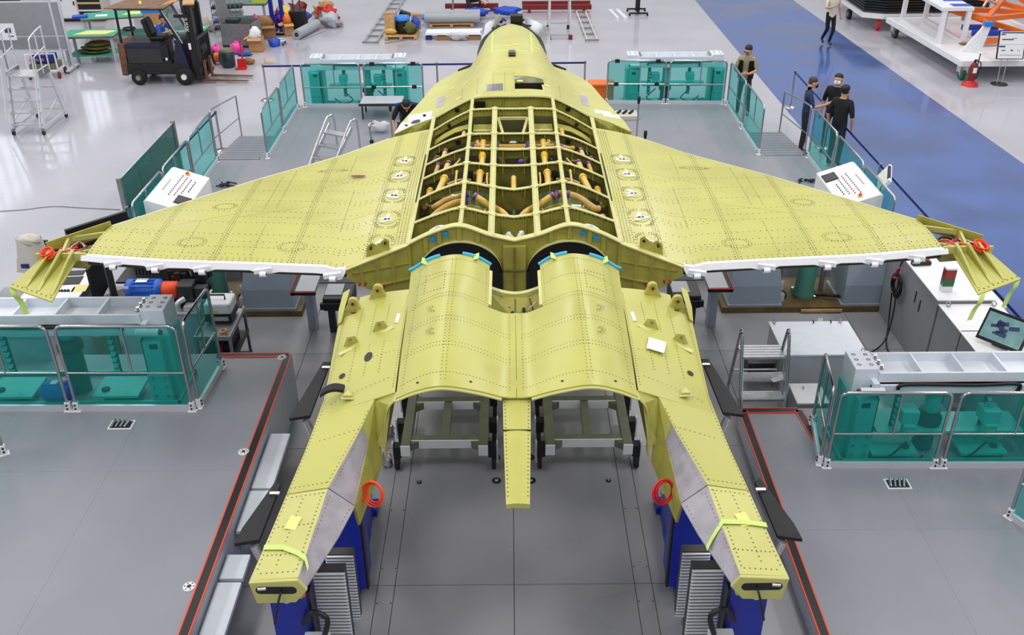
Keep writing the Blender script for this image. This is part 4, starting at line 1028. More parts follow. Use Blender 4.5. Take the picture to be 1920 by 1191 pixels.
for s_ in (-1, 1):
    # black canopy rail along the rim
    rp_ = [V(s_*p[0], p[1], p[2]+.0) for p in ((.22, 18.64, 3.25), (.38, 18.62, 3.13), (.53, 18.5, 3.02), (.6, 18.2, 2.9), (.63, 17.8, 2.78))]
    ap('canopy_rail', MB().tube(smooth_pts(rp_, 5), .045, 6), 'black', ff)
    ap('strake_seal', MB().beam((s_*.74, 17.15, 2.90), (s_*.95, 16.82, 2.9), .03, .05), 'black', ff)
    # intake cheek: cut rear edge with open bay ahead of the wing root
    ck = ap('cheek_panel', MB().grid([[V(s_*x, y, z) for x, y, z in ((1.20, 14.33, 2.886), (1.45, 14.33, 2.84), (1.74, 14.33, 2.79))], [V(s_*x, y, z) for x, y, z in ((1.24, 14.27, 2.884), (1.5, 14.12, 2.84), (1.80, 13.86, 2.78))]][::(1 if s_ < 0 else -1)], .012), 'wing_white' if s_ < 0 else 'primer_light', ff)
    ap('cheek_wall', MB().plate([(s_*1.24, 14.26, 2.87), (s_*1.5, 14.11, 2.83), (s_*1.79, 13.85, 2.77), (s_*1.79, 13.85, 2.6), (s_*1.24, 14.2, 2.45)], (0, .015, 0)), 'primer_olive', ck)
    for x in (1.35, 1.52, 1.66): y = lerp(14.26, 13.85, (x-1.24)/.55); ap('cheek_stiffener', MB().b0(s_*(x-.006), s_*(x+.006), y-.03, y, 2.55, 2.82), 'primer', ck)
    ap('outer_side', MB().grid([[V(s_*p[0], p[1], p[2]) for p in ((1.80, 13.86, 2.78), (1.74, 14.33, 2.79), (1.5, 15.3, 2.84), (1.28, 16.2, 2.88), (.84, 17.0, 2.88))], [V(s_*p[0], p[1], p[2]) for p in ((1.70, 13.86, 2.3), (1.66, 14.33, 2.2), (1.45, 15.3, 2.2), (1.2, 16.2, 2.3), (.8, 17.0, 2.5))]][::(1 if s_ > 0 else -1)], .01, (0, 0, -1)), 'primer', ff)
    if s_ < 0:
        ap('lightening_hole', MB().plate([(s_*(1.50+.075*math.cos(a)), 14.22+.07*math.sin(a), 2.845-.018*math.cos(a)*1) for a in [2*PI*k/14 for k in range(14)]], (0, 0, .002)), 'charcoal', ck)
        ap('bolt_hole', MB().cyl((-1.38, 14.44, 2.86), (-1.38, 14.44, 2.885), .025, n=10), 'black', ck); ap('bolt_hole', MB().cyl((-1.64, 14.12, 2.818), (-1.64, 14.12, 2.828), .025, n=10), 'black', ck)
# wing root fillet ahead of the wing
# cockpit fittings ahead of the rim
se = ap('cockpit_block', MB().b0(-.02, .22, 18.75, 18.95, 3.05, 3.42).b0(-.3, .3, 18.66, 18.75, 2.9, 3.22), 'black', ff, bevel=.01)
rc = random.Random(2); cw = MB()
for k in range(22):
    a = V(rc.uniform(-.35, .35), rc.uniform(18.66, 18.9), rc.uniform(3.1, 3.3)); cw.tube([a, a+V(rc.uniform(-.12, .12), rc.uniform(-.03, .05), rc.uniform(-.05, .08))], rc.uniform(.012, .028), 6)
ap('cockpit_fittings', cw, 'charcoal', ff, kind='stuff')
ap('plastic_wrap', MB().grid([[V(.24+.5*i/6+.03*math.sin(i*2+j), 18.8+.1*math.sin(j+i), 3.38-.09*j-.03*i+.02*math.sin(3*i+j)) for i in range(7)] for j in range(6)], .004, (0, 1, 0)), 'sheet_white', ff)
ap('plastic_wrap', MB().grid([[V(-.62+.4*i/6+.03*math.sin(i*2+j), 18.8+.1*math.sin(j+i), 3.12-.09*j+.06*i+.02*math.sin(3*i+j)) for i in range(7)] for j in range(6)], .004, (0, 1, 0)), 'sheet_white', ff)
# belly and lower hull, so that the body has its volume from the side
ap('belly', MB().grid([[V(x, y, z) for x, z in ((-1.66, 2.3), (-1.2, 1.95), (0, 1.9), (1.2, 1.95), (1.66, 2.3))] for y in (9.9, 14.3)]+[[V(x, 16.5, z) for x, z in ((-1.1, 2.35), (-.8, 2.1), (0, 2.05), (.8, 2.1), (1.1, 2.35))], [V(x, 18.6, z) for x, z in ((-.6, 2.5), (-.5, 2.3), (0, 2.2), (.5, 2.3), (.6, 2.5))]], .02, (0, 0, 1)), 'primer')
# ================================================================== JIG AND STATION EQUIPMENT
# ---- glazed guard rails
def guardrail(a, b, z, h, label, group, base='pane_teal', feet=True):
    a = Vector((a[0], a[1], z)); b = Vector((b[0], b[1], z)); L = (b-a).length; rz = math.atan2(b.y-a.y, b.x-a.x)
    t = thing('glass_guardrail', label, 'guardrail', a, rz, group)
    r = 0.02; c = 0.09; e = 0.03
    pts = [(e, 0, .02), (e, 0, h-c)]+[(e+c-c*math.cos(q), 0, h-c+c*math.sin(q)) for q in (PI/6, PI/3, PI/2)]
    pts += [(L-x, y, zz) for x, y, zz in pts[::-1]]
    part('frame', MB().tube(pts, r, 8), 'steel', t)
    part('mid_rail', MB().cyl((e, 0, h*.46), (L-e, 0, h*.46), .015, n=8), 'steel', t)
    part('mullion', MB().cyl((L*.55, 0, h*.46), (L*.55, 0, h), .014, n=8), 'steel', t)
    part('pane', MB().b0(e+.02, L*.55-.015, -.004, .004, h*.48, h-.02), base, t)
    part('pane', MB().b0(L*.55+.015, L-e-.02, -.004, .004, h*.48, h-.02), base, t)
    part('pane', MB().b0(e+.02, L-e-.02, -.004, .004, .09, h*.445), base, t)
    part('kick_plate', MB().b0(e, L-e, -.02, .02, 0, .085), 'alu_white', t)
    for x in (e, L-e):
        f = part('foot_bracket', MB().b0(x-.055, x+.055, -.045, .045, 0, .012).b0(x-.03, x+.03, -.03, .03, .012, .13), 'paint_white', t, bevel=.004)
        part('foot_bolt', MB().cyl((x, -.045, .1), (x, .045, .1), .012, n=6).cyl((x, -.045, .05), (x, .045, .05), .012, n=6), 'black', f)
    return t
def pads(t, xs, h):
    for x in xs:
        part('black_pad', MB().b0(x-.055, x+.055, -.03, .03, h-.05, h+.03), 'black', t); part('black_pad', MB().b0(x-.055, x+.055, -.03, .03, h*.46-.04, h*.46+.04), 'black', t)
G1 = 'glass guard rails of the far platform'
g = guardrail((-5.15, 23.15), (-3.66, 23.15), ZF, 1.08, 'teal glass guard rail at the back left of the far platform, the outer one', G1)
g = guardrail((-3.62, 23.15), (-2.12, 23.15), ZF, 1.08, 'teal glass guard rail with black pads left of the nose', G1); pads(g, (.25, 1.25), 1.08)
g = guardrail((2.38, 23.25), (3.86, 23.2), ZF, 1.08, 'teal glass guard rail with black pads right of the nose', G1); pads(g, (.25, 1.25), 1.08)
guardrail((3.9, 23.2), (5.33, 23.12), ZF, 1.08, 'teal glass guard rail at the back right of the far platform, the outer one', G1)
for sx, nm in ((-1, 'left'), (1, 'right')):
    X = -5.28 if sx < 0 else 5.38
    guardrail((X, 23.05), (X, 21.32), ZF, 1.08, 'teal glass side rail on the far %s, the one meeting the back corner' % nm, G1)
    guardrail((X, 21.28), (X, 19.55), ZF, 1.08, 'teal glass side rail beside the %s ribbed ramp' % nm, G1)
    X = -6.32 if sx < 0 else 6.4
    guardrail((X, 19.4), (X, 17.82), ZF, 1.08, 'teal glass side rail just before the %s ramp, wide platform' % nm, G1)
    guardrail((X, 17.78), (X, 16.22), ZF, 1.08, 'teal glass side rail behind the %s control console, far half' % nm, G1)
    guardrail((X, 16.18), (X, 14.6), ZF, 1.08, 'teal glass side rail behind the %s control console, near half' % nm, G1)
    hr = thing('ramp_handrail', 'bare steel handrail on the outer side of the %s ribbed ramp' % nm, 'handrail', (sx*6.36, 19.5, 0.0), 0, 'ramp handrails')
    part('rail', MB().tube(smooth_pts([(0, 0.02, 1.3), (0, .3, 1.3), (0, 1.9, 1.05), (0, 2.1, 1.02)], 4), .02, 8), 'steel', hr)
    part('lower_rail', MB().cyl((0, .05, .72), (0, 2.1, .5), .013, n=8), 'steel', hr)
    part('post', MB().cyl((0, .05, .25), (0, .05, 1.3), .02, n=8), 'steel', hr)
    part('post', MB().cyl((0, 2.1, .0), (0, 2.1, 1.02), .02, n=8), 'steel', hr)
G2 = 'glass guard rails of the near platforms'
guardrail((-5.36, 9.50), (-3.88, 9.48), ZL, 1.2, 'teal glass guard rail before the near left lifting tower, its right half', G2)
guardrail((-6.88, 9.52), (-5.40, 9.50), ZL, 1.2, 'teal glass guard rail before the near left lifting tower, cut by the photo edge', G2)
guardrail((-3.85, 9.52), (-3.80, 10.46), ZL, 1.2, 'short teal glass rail at the inner side of the near left tower', G2)
guardrail((3.72, 8.92), (5.06, 8.9), ZR, 1.08, 'teal glass guard rail before the near right lifting tower, its left half', G2)
guardrail((5.1, 8.9), (6.5, 8.88), ZR, 1.08, 'teal glass guard rail before the near right lifting tower, its right half', G2)
guardrail((3.68, 8.95), (3.83, 9.82), ZR, 1.08, 'short teal glass rail at the inner side of the near right tower', G2)
p = P(14, 850, ZL); guardrail((p.x-.9, p.y-.55), (p.x, p.y), ZL, 1.2, 'teal glass rail just entering at the left photo edge', G2)
p = P(1888, 968, ZR); guardrail((p.x, p.y), (p.x+.55, p.y-1.1), ZR, 1.08, 'teal glass rail just entering at the right photo edge', G2)
# tall tinted screen left
t = thing('glass_screen', 'tall dark tinted glass screen standing on the hall floor left of the console', 'screen', (-7.08, 16.1, 0))
part('pane', MB().b0(-.006, .006, .06, 3.15, .05, 1.16), 'pane_dark', t)
for y in (0, 3.2): part('post', MB().b0(-.03, .03, y-.03, y+.03, 0, 1.2).b0(-.05, -.03, y-.015, y+.015, 0, 1.2), 'galv', t)
part('cap_rail', MB().b0(-.012, .012, 0, 3.2, 1.16, 1.175), 'alu', t)
# ---- stanchions with blue belts
stn = None
def stanchion(x, y, z, label, h=.95, grp='belt stanchions'):
    global stn
    if stn is None:
        t = thing('stanchion', label, 'stanchion', (x, y, z), 0, grp)
        part('base', MB().lathe((0, 0, 0), [(.17, 0), (.17, .012), (.14, .03), (.03, .045)], 24), 'steel', t)
        part('pole', MB().cyl((0, 0, .04), (0, 0, h-.08), .027, n=12), 'steel', t)
        hd = part('head', MB().lathe((0, 0, h-.08), [(.032, 0), (.034, .07), (.03, .08)], 14), 'steel', t)
        part('belt_slot', MB().b0(-.012, .012, -.036, .036, h-.065, h-.02), 'black', hd)
        stn = t; return t
    return dup(stn, (x, y, z), label=label)
def belt(a, b, label):
    return solo('barrier_belt', MB().beam(Vector(a), Vector(b), .004, .05), 'belt', label, 'belt', 'barrier belts')
R_ = [(1480, 201, 'steel stanchion on the white strip where the blue belt starts, beside the ramp'), (1540, 277, 'steel stanchion behind the glass, between the man in navy and the men in black'), (1632, 385, 'steel stanchion beside the right control console'), (1762, 520, 'steel stanchion rising behind the right wing tip')]
rp = []
for k, (px, py, lb) in enumerate(R_):
    q = P(px, py, 0); rp.append(V(7.14-.02*k, q.y if k < 2 else (17.2, 13.9)[k-2], 0)); stanchion(rp[-1].x, rp[-1].y, 0, lb)
rp.append(V(7.05, 8.8, 0)); stanchion(7.05, 8.8, 0, 'steel stanchion at the right photo edge behind the tilted monitor')
for k, (a, b) in enumerate(zip(rp, rp[1:])):
    belt(a+V(0, 0, .9), b+V(0, 0, .9), ('blue belt passing behind the man in navy', 'blue belt passing the three talking men, near side', 'blue belt running behind the white paper bracket', 'blue belt running past the drooping right tip panel')[k])
lp = []
for (x, y, lb) in ((-6.62, 20.75, 'steel stanchion with round base beside the left ramp'), (-6.72, 17.9, 'steel stanchion seen through the left side rail'), (-6.75, 15.4, 'steel stanchion behind the left control console')):
    stanchion(x, y, 0, lb); lp.append(V(x, y, .9))
belt(lp[0], lp[1], 'blue belt seen through the left side rail'); belt(lp[1], lp[2], 'blue belt behind the left control console')
q = P(497, 215, 0); stanchion(-6.4, 24.55, 0, 'steel stanchion left of the back left rail corner'); stanchion(1.95, 24.65, 0, 'steel stanchion right of the nose, holding the belt end'); stanchion(-1.9, 24.6, 0, 'steel stanchion behind the far left lifting tower')
belt((-6.4, 24.55, .9), (-1.9, 24.6, .9), 'blue belt behind the back left glass rails'); belt((-1.9, 24.6, .9), (1.95, 24.65, .9), 'blue belt crossing behind the forward fuselage')
for (x, y, h, lb) in ((2.85, 20.6, 1.0, 'slim steel post with black head on the far platform, right of the cheek'), (2.75, 18.6, .9, 'slim steel post with black head, the nearer one by the right wing root'), (-2.62, 20.2, 1.0, 'slim steel post beside the crouching worker')):
    t = thing('sensor_post', lb, 'post', (x, y, ZF), 0, 'slim steel posts')
    part('pole', MB().cyl((0, 0, 0), (0, 0, h-.15), .02, n=10), 'steel', t)
    part('base', MB().cyl((0, 0, 0), (0, 0, .015), .08, n=16), 'charcoal', t)
    part('head', MB().lathe((0, 0, h-.17), [(.026, 0), (.036, .08), (.036, .16), (.02, .17)], 12), 'black', t)

# ---- lifting towers of the jig
def chain(t, x, y, z0, z1):
    c = part('cable_chain', MB().b0(x-.04, x+.04, y, y+.03, z0, z1), 'charcoal', t)
    n = int((z1-z0)/.085)
    for k in range(n):
        z = z0+.02+k*.085
        part('chain_link', MB().plate([(x-.035, y-.004, z+.05), (x+.035, y-.004, z+.05), (x+.025, y-.03, z+.01), (x, y-.035, z), (x-.025, y-.03, z+.01)], (0, .01, .012)), 'teal', c)
def tower(label, loc, W, H, mir=1, rich=True, zc=0.0):
    """white ribbed beam on two teal columns; local x runs from the inner column outwards (mirrored by mir)"""
    t = thing('lifting_tower', label, 'jig tower', loc, 0, 'lifting towers of the jig')
    m = mir; D = .46
    def bx(mb, x0, x1, y0, y1, z0, z1): return mb.b0(m*x0, m*x1, y0, y1, z0, z1)
    fl = part('beam', bx(bx(bx(MB(), .28, W-.28, 0, D, H-.2, H-.12), .28, W-.28, 0, .03, H-.16, H), .28, W-.28, D-.03, D, H-.16, H), 'jig_white', t, bevel=.006)
    bx_ = part('beam_front', bx(MB(), .2, W-.2, -.03, .02, H-.27, H-.15), 'jig_white', t, bevel=.006)
    n = max(3, round((W-.6)/.46))
    for k in range(n+1):
        x = .29+(W-.58)*k/n
        part('beam_rib', bx(MB(), x-.012, x+.012, .03, D-.03, H-.13, H-.005), 'jig_white', fl)
    for k in range(n): 
        x = .29+(W-.58)*(k+.75)/n
        if k % 2 == 0: part('drain_hole', MB().cyl((m*x, .1, H-.125), (m*x, .1, H-.112), .025, n=10), 'black', fl)
    for x0, e in ((0.0, 1), (W-.28, -1)):
        b = part('end_block', bx(MB(), x0, x0+.28, .04, D-.02, H-.3, H+.035), 'jig_white', t, bevel=.008)
        for i in range(2):
            for j in range(3):
                part('block_bolt', MB().lathe((m*(x0+.07+.14*i), .13+.11*j, H+.03), [(.026, 0), (.026, .008), (.012, .008), (.012, .004)], 10), 'galv', b)
        xb = x0+.33 if e > 0 else x0-.05
        for j in range(3): part('stud_bolt', MB().cyl((m*xb, .12+.11*j, H-.02), (m*xb, .12+.11*j, H+.035), .02, n=8).cyl((m*xb, .12+.11*j, H-.02), (m*xb, .12+.11*j, H+.005), .03, n=6), 'steel', b)
        col = part('column', bx(bx(MB(), x0-.02, x0+.34, .02, D-.04, zc, H-.3), x0+.06, x0+.28, -.1, .02, zc, H-.32), 'teal', t, bevel=.006)
        cp = part('column_plate', bx(MB(), x0+.04, x0+.30, -.12, -.1, zc, zc+.42), 'teal', col)
        for i in range(2):
            for j in range(3): part('plate_bolt', MB().cyl((m*(x0+.09+.15*i), -.14, zc+.12+.13*j), (m*(x0+.09+.15*i), -.118, zc+.12+.13*j), .018, n=6), 'steel', cp)
        part('column_slot', bx(MB(), x0+.1, x0+.2, -.103, -.09, H-.42, H-.35), 'black', col)
        part('guide_strip', bx(MB(), x0+.28, x0+.31, -.06, .02, zc, H-.32) if e > 0 else bx(MB(), x0+.03, x0+.06, -.06, .02, zc, H-.32), 'black', col)
    hp = [(m*.5, -.05, H-.19), (m*.52, -.05, H-.14), (m*.7, -.05, H-.125), (m*(W*.55), -.05, H-.14), (m*(W*.72), -.05, H-.125), (m*(W*.75), -.05, H-.17), (m*(W*.74), -.05, H-.24)]
    part('hose', MB().tube(smooth_pts(hp, 4), .022, 8), 'black', t)
    cy = part('actuator', MB().cyl((m*.05, -.08, H-.2), (m*.33, -.08, H-.2), .05, n=14), 'jig_white', t)
    part('actuator_arm', bx(MB(), .2, .27, -.08, .1, H-.2, H-.1), 'jig_white', cy)
    part('actuator_nut', MB().cyl((m*.02, -.08, H-.2), (m*.06, -.08, H-.2), .03, n=6), 'charcoal', cy)
    xm = W*.42
    hc = zc+(H-zc)*(.3 if rich else .5)
    ram = part('ram', MB().cyl((m*xm, .2, zc), (m*xm, .2, hc+.05), .12, n=18), 'teal_dark', t)
    part('ram_collar', MB().lathe((m*xm, .2, hc), [(.14, 0), (.155, .02), (.155, .1), (.12, .14), (.12, .18)], 18), 'charcoal', ram)
    part('ram_rod', MB().cyl((m*xm, .2, hc+.1), (m*xm, .2, H-.2), .09, n=14), 'teal', ram)
    for x in (W*.24, W*.66): chain(t, m*x, .1, zc+.3, H-.3)
    part('base_kerb', bx(bx(bx(MB(), -.04, W+.04, -.16, -.13, zc, zc+.06), -.04, -.02, -.16, D+.1, zc, zc+.06), -.04, W+.04, D+.07, D+.1, zc, zc+.06), 'teal', t)
    for x in (W*.24, W*.66):
        bp = part('base_plate', bx(MB(), x-.28, x+.28, -.14, .3, zc+.1, zc+.13), 'teal', t)
        part('bearing', MB().lathe((m*(x+.16), .0, zc+.13), [(.05, 0), (.05, .02), (.02, .025)], 12), 'charcoal', bp)
    if rich:
        for x in (.62, W*.62):
            mo = part('servo_unit', bx(bx(MB(), x, x+.2, -.08, .12, H*.55, H*.55+.17), x+.03, x+.17, -.13, -.02, H*.45, H*.55), 'teal', t, bevel=.006)
            part('servo_label', bx(MB(), x+.07, x+.15, -.134, -.13, H*.49, H*.51), 'yellow', mo)
            cb_ = smooth_pts([(m*(x+.1), -.12, H*.4), (m*(x-.05), -.16, H*.3), (m*(x-.1), -.1, H*.2), (m*(x+.15), -.14, H*.15), (m*(x+.35), -.1, H*.25)], 5)
            part('cable', MB().tube(cb_, .014, 6), 'black', mo)
        part('cross_tray', bx(MB(), .4, W-.4, .0, .4, H*.42, H*.44), 'teal', t)
    else:
        mt = part('motor', MB().lathe((m*(W*.53), -.05, zc+.16), [(.1, 0), (.13, .03), (.13, .3), (.11, .34)], 16, 'X'), 'motor_blue', t)
        part('motor_label', MB().b0(m*(W*.53)+.12, m*(W*.53)+.2, -.1, -.02, zc+.285, zc+.292), 'paint_white', mt)
    return t
tower('near left lifting tower with ribbed white beam on teal columns behind glass', (-4.14, 9.75, 0.002), 3.1, 2.0, -1, False, ZL)
tower('near right lifting tower with ribbed white beam on teal columns behind glass', (3.97, 9.13, 0.002), 2.55, 1.5, 1, True, ZR)
tower('far left lifting tower behind the back left glass rails', (-2.62, 23.75, 0.0), 2.4, 1.28, -1, True, .0)
tower('far right lifting tower behind the back right glass rails', (2.95, 23.75, 0.0), 2.4, 1.28, 1, True, .0)
# ---- mid towers under the wings
for sx, nm in ((-1, 'left'), (1, 'right')):
    t = thing('wing_jig', 'grey-blue tapered wing support on a brown base plate under the %s wing' % nm, 'jig tower', (sx*4.75, 13.4, .012), 0, 'wing supports')
    part('base_plate', MB().b0(-1.4, 1.4, -.28, .75, 0, .1), 'brown_plate', t)
    part('kick_strip', MB().b0(-.15*sx, .5*sx, -.32, -.29, .03, .07), 'wood', t)
    for xc in (-.88, .92):
        xc *= sx
        pd_ = part('pedestal', MB().grid([[V(xc+sx*a, y, z) for a, y in ((-.4, -.22), (.4, -.22), (.4, .5), (-.4, .5), (-.4, -.22))] for z in (.1, .45)]+[[V(xc+sx*a, y, 1.35) for a, y in ((-.36, -.05), (.22, -.05), (.22, .5), (-.36, .5), (-.36, -.05))]], sm=False), 'blue_grey', t)
        part('pedestal_foot', MB().b0(xc-.43, xc+.43, -.25, .55, .1, .13), 'blue_grey', pd_)
    cg = part('green_column', MB().lathe((0, .15, .1), [(.19, 0), (.19, .05), (.15, .1), (.15, 1.25)], 20), 'green_col', t)
    for a in range(4): part('column_bolt', MB().cyl((.2*math.cos(a*PI/2+.78), .15+.2*math.sin(a*PI/2+.78), .1), (.2*math.cos(a*PI/2+.78), .15+.2*math.sin(a*PI/2+.78), .15), .03, n=8), 'steel', cg)
    for xr in (-.38, .32): part('guide_rod', MB().cyl((xr*sx, .3, .1), (xr*sx, .3, 1.3), .04, n=10), 'galv', t); part('guide_rod', MB().cyl((xr*sx*1.5, .5, .8), (xr*sx*1.5, .5, 1.3), .04, n=10), 'galv', t)
    pu = part('pump', MB().b0(-.45*sx-.07, -.45*sx+.07, -.1, .04, .1, .24).cyl((-.45*sx, 0, .24), (-.45*sx, 0, .42), .06), 'alu_white', t)
    part('pump_cable', MB().torus((-.45*sx, -.02, .18), .11, .012, (.3, 1, .2), 16, 5), 'black', pu)
    part('cable', MB().tube(smooth_pts([(.15*sx, .05, .14), (.4*sx, -.08, .2), (.65*sx, -.05, .13)], 5), .025, 6), 'black', t)
    part('crosshead', MB().b0(-1.2, 1.2, .0, .5, 1.3, 1.42), 'blue_grey', t)
    part('back_panel', MB().b0(-.5, .5, .62, .64, .6, 1.35), 'pane_dark' if sx < 0 else 'teal_dark', t)
# ---- flip-up trays under the wing root
for sx, nm in ((-1, 'left'), (1, 'right')):
    t = thing('access_tray', 'small access tray with red edge under the %s wing root' % nm, 'tray', (sx*3.1, 12.68, 0.0), 0, 'access trays')
    part('tray', MB().b0(-.16, .16, -.25, .3, .78, .84), 'paint_grey', t)
    ed = part('tray_edge', MB().b0(-.18, .18, -.3, -.25, .8, .85).b0(sx*.14, sx*.19, -.3, .3, .8, .85), 'black', t)
    part('edge_line', MB().b0(-.18, .18, -.31, -.295, .85, .862).b0(sx*.19, sx*.2, -.3, .3, .85, .862), 'red', ed)
    part('support', MB().b0(-.06, .06, .0, .2, .012, .78), 'blue_grey', t)
    bt_ = thing('equipment_case', 'dark open equipment box beside the %s access tray' % nm, 'box', (sx*2.62, 12.62, 0.0), 0, 'equipment boxes under the wing roots')
    part('body', MB().b0(-.22, .22, -.2, .3, .5, .72), 'charcoal', bt_, bevel=.02); part('rim', MB().b0(-.25, .25, -.26, -.2, .56, .66), 'black', bt_)
    part('lid', MB().b0(-.2, .06, -.1, .25, .72, .735), 'paint_grey', bt_); part('leg', MB().b0(-.2, -.1, 0, .1, .012, .5), 'charcoal', bt_); part('leg', MB().b0(.1, .2, 0, .1, .012, .5), 'charcoal', bt_)
# ---- control consoles
def console(label, x, y, rz, mir):
    t = thing('control_console', label, 'console', (x, y, ZF), rz, 'control consoles')
    # local: operator side towards -x*mir ; panel slopes
    L = .78; prof_ = [(-.34, 0), (.34, 0), (.34, .98), (.28, 1.0), (-.34, .78)]
    part('cabinet', MB().plate([(mir*a, -L, b) for a, b in prof_], (0, 2*L, 0)), 'paint_white', t, bevel=.012)
    s_ = Matrix.Rotation(mir*-math.atan2(.22, .62), 3, 'Y')
    def on(u, v, up=.004):   # u across slope 0..1 from low edge, v along length
        return V(mir*lerp(-.34, .28, u), v, lerp(.78, 1.0, u)+up)
    cols = ('green', 'red', 'black', 'sky_blue', 'dark_red')
    for r_, (n, c_) in enumerate(((11, 'green'), (10, 'red'), (8, 'green'), (6, 'black'))):
        for k in range(n):
            p = on(.62-.13*r_, mir*(-.5+.085*k+.04*r_), .006); part('button', MB().cyl(p, p+V(0, 0, .018), .011, n=8), c_, t)
    sc = part('touch_screen', MB().box(on(.22, mir*.42, .006), (.24, .32, .012), R=s_), 'black', t)
    part('screen_glass', MB().box(on(.22, mir*.42, .014), (.2, .28, .004), R=s_), 'charcoal', sc)
    e = part('stop_base', MB().cyl(on(.55, -mir*.62), on(.55, -mir*.62, .02), .045, n=14), 'yellow', t); part('stop_button', MB().cyl(on(.55, -mir*.62, .02), on(.55, -mir*.62, .05), .03, n=12), 'orange_cable', e)
    part('title_print', MB().box(on(.84, 0, .003), (.02, .5, .002), R=s_), 'cab_grey', t)
    return t
console('white control console with rows of buttons on the left side rail', -5.92, 15.75, 0, -1)
console('white control console with rows of buttons on the right side rail', 6.0, 15.75, 0, 1)
pk = thing('equipment_table', 'grey covered bench beside the left console, mostly behind the wing', 'bench', (-5.95, 14.55, ZF))
part('top', MB().b0(-.35, .35, -.3, .25, .72, .78), 'alu_white', pk, bevel=.01); part('body', MB().b0(-.32, .32, -.27, .22, 0, .72), 'paint_white', pk)
q = P(1688, 362, .9); t = thing('paper_bracket', 'bent white board standing behind the right console', 'board', (6.85, 16.3, 0), -.35)
part('face', MB().box((0, 0, 1.0), (.06, .85, .3), R=Matrix.Rotation(.6, 3, 'Y')), 'tape_white', t); part('stand', MB().b0(-.15, .05, -.2, .2, 0, .012).b0(-.03, 0, -.1, .1, 0, .95), 'tape_white', t); part('clip', MB().cyl((.06, -.3, 1.12), (.06, .3, 1.12), .03), 'black', t)
# floor cable clusters on the wide platform
for k, (px, py, lb) in enumerate(((418, 350, 'small heap of black cable ends on the left wide platform'), (1510, 340, 'small heap of black cable ends on the right wide platform'))):
    q = P(px, py, ZF); b = MB(); rr = random.Random(k)
    for i in range(7):
        a = V(q.x+rr.uniform(-.15, .15), q.y+rr.uniform(-.1, .1), ZF+.02); b.tube(smooth_pts([a, a+V(rr.uniform(-.1, .1), rr.uniform(-.1, .1), .03), a+V(rr.uniform(-.2, .2), rr.uniform(-.1, .1), 0)], 4), .014, 6)
    solo('cable_heap', b, 'black', lb, 'cables', 'cable ends')

# ---- left equipment: cabinets, desk, pump, cart
t = thing('long_cabinet', 'long white cabinet below the left wing tip with papers and a tablet on top', 'cabinet', (-6.5, 11.5, .012))
part('body', MB().b0(-.38, .4, -.85, .95, 0, 1.16), 'paint_grey', t); part('top', MB().b0(-.4, .42, -.87, .97, 1.16, 1.18), 'paint_white', t, bevel=.006)
def lay(name, lb, cat, px, py, z, sx, sy, sz, m, rz=0, grp=None):
    q = P(px, py, z); return solo(name, MB().box((q.x, q.y, z+sz/2), (sx, sy, sz), rz=rz), m, lb, cat, grp, bevel=.004 if sz > .008 else 0)
lay('tablet', 'black tablet lying on the long white cabinet', 'tablet', 133, 527, 1.191, .3, .24, .012, 'black', .1)
lay('paper_sheet', 'white printed sheet under black glasses on the long cabinet', 'paper', 118, 549, 1.191, .26, .3, .003, 'paper', .1)
lay('paper_sheet', 'pale yellow sheet on the long white cabinet', 'paper', 150, 541, 1.191, .2, .2, .003, 'paper_yellow', .1)
lay('notebook', 'grey notebook on the long white cabinet by the wing tip', 'notebook', 142, 513, 1.191, .25, .14, .015, 'charcoal', .1)
q = P(118, 546, 1.2); b = MB()
for k in range(4): b.cyl((q.x-.07+.045*k, q.y, 1.196), (q.x-.05+.045*k, q.y+.01, 1.212), .022, n=8)
solo('safety_glasses', b, 'black', 'black safety glasses on the white printed sheet', 'glasses')
t = thing('black_cabinet', 'open black cabinet with its door swung out behind the blue motor', 'cabinet', (-5.75, 12.5, .012))
part('back', MB().b0(-.1, .62, .5, .53, .1, 1.6), 'black_soft', t); part('side', MB().b0(.6, .63, -.1, .53, .1, 1.6), 'black_soft', t); part('shelf', MB().b0(-.1, .62, -.1, .5, .5, .53), 'charcoal', t); part('shelf', MB().b0(-.1, .62, -.1, .5, 1.0, 1.03), 'charcoal', t)
part('foot', MB().b0(-.1, .62, -.1, .53, 0, .1), 'charcoal', t); part('door', MB().box((-.16, -.5, 1.3), (.035, .62, .6), rz=.12), 'black', t, label='black door leaf'); 
w_ = MB()
for k in range(8): a = V(.15+.05*k, .1, 1.05); w_.tube(smooth_pts([a, a+V(.05, -.1, .2), a+V(-.08, .1, .4)], 4), .015, 5)
part('wiring', w_, 'charcoal', t)
t = thing('black_monitor', 'black flat monitor seen from behind above the left wing tip', 'monitor', (-6.55, 13.75, .012), .8)
part('panel', MB().b0(-.5, .5, -.02, .04, .85, 1.42), 'black', t); part('stand', MB().b0(-.05, .05, 0, .06, 0, 1.2).b0(-.3, .3, -.2, .2, 0, .03), 'charcoal', t)
part('cable', MB().tube(smooth_pts([(.4, .05, 1.35), (.58, .1, 1.2), (.5, .05, .9)], 5), .02, 6), 'black', t)
t = thing('draped_chair', 'beige cloth draped over a black chair back behind the left wing tip', 'chair', (-7.62, 13.6, 0))
part('cloth', MB().grid([[V((.2+.012*k)*math.cos(a)*(1+.03*k*math.sin(5*a+.6*k)), (.13+.012*k)*math.sin(a)*(1+.04*k*math.cos(4*a)), 1.2-.1*k-.05*math.sin(3*a)*(k > 3)-.0*a) for a in [2*PI*i/28 for i in range(29)]] for k in range(7)], .006), 'cover_cloth', t)
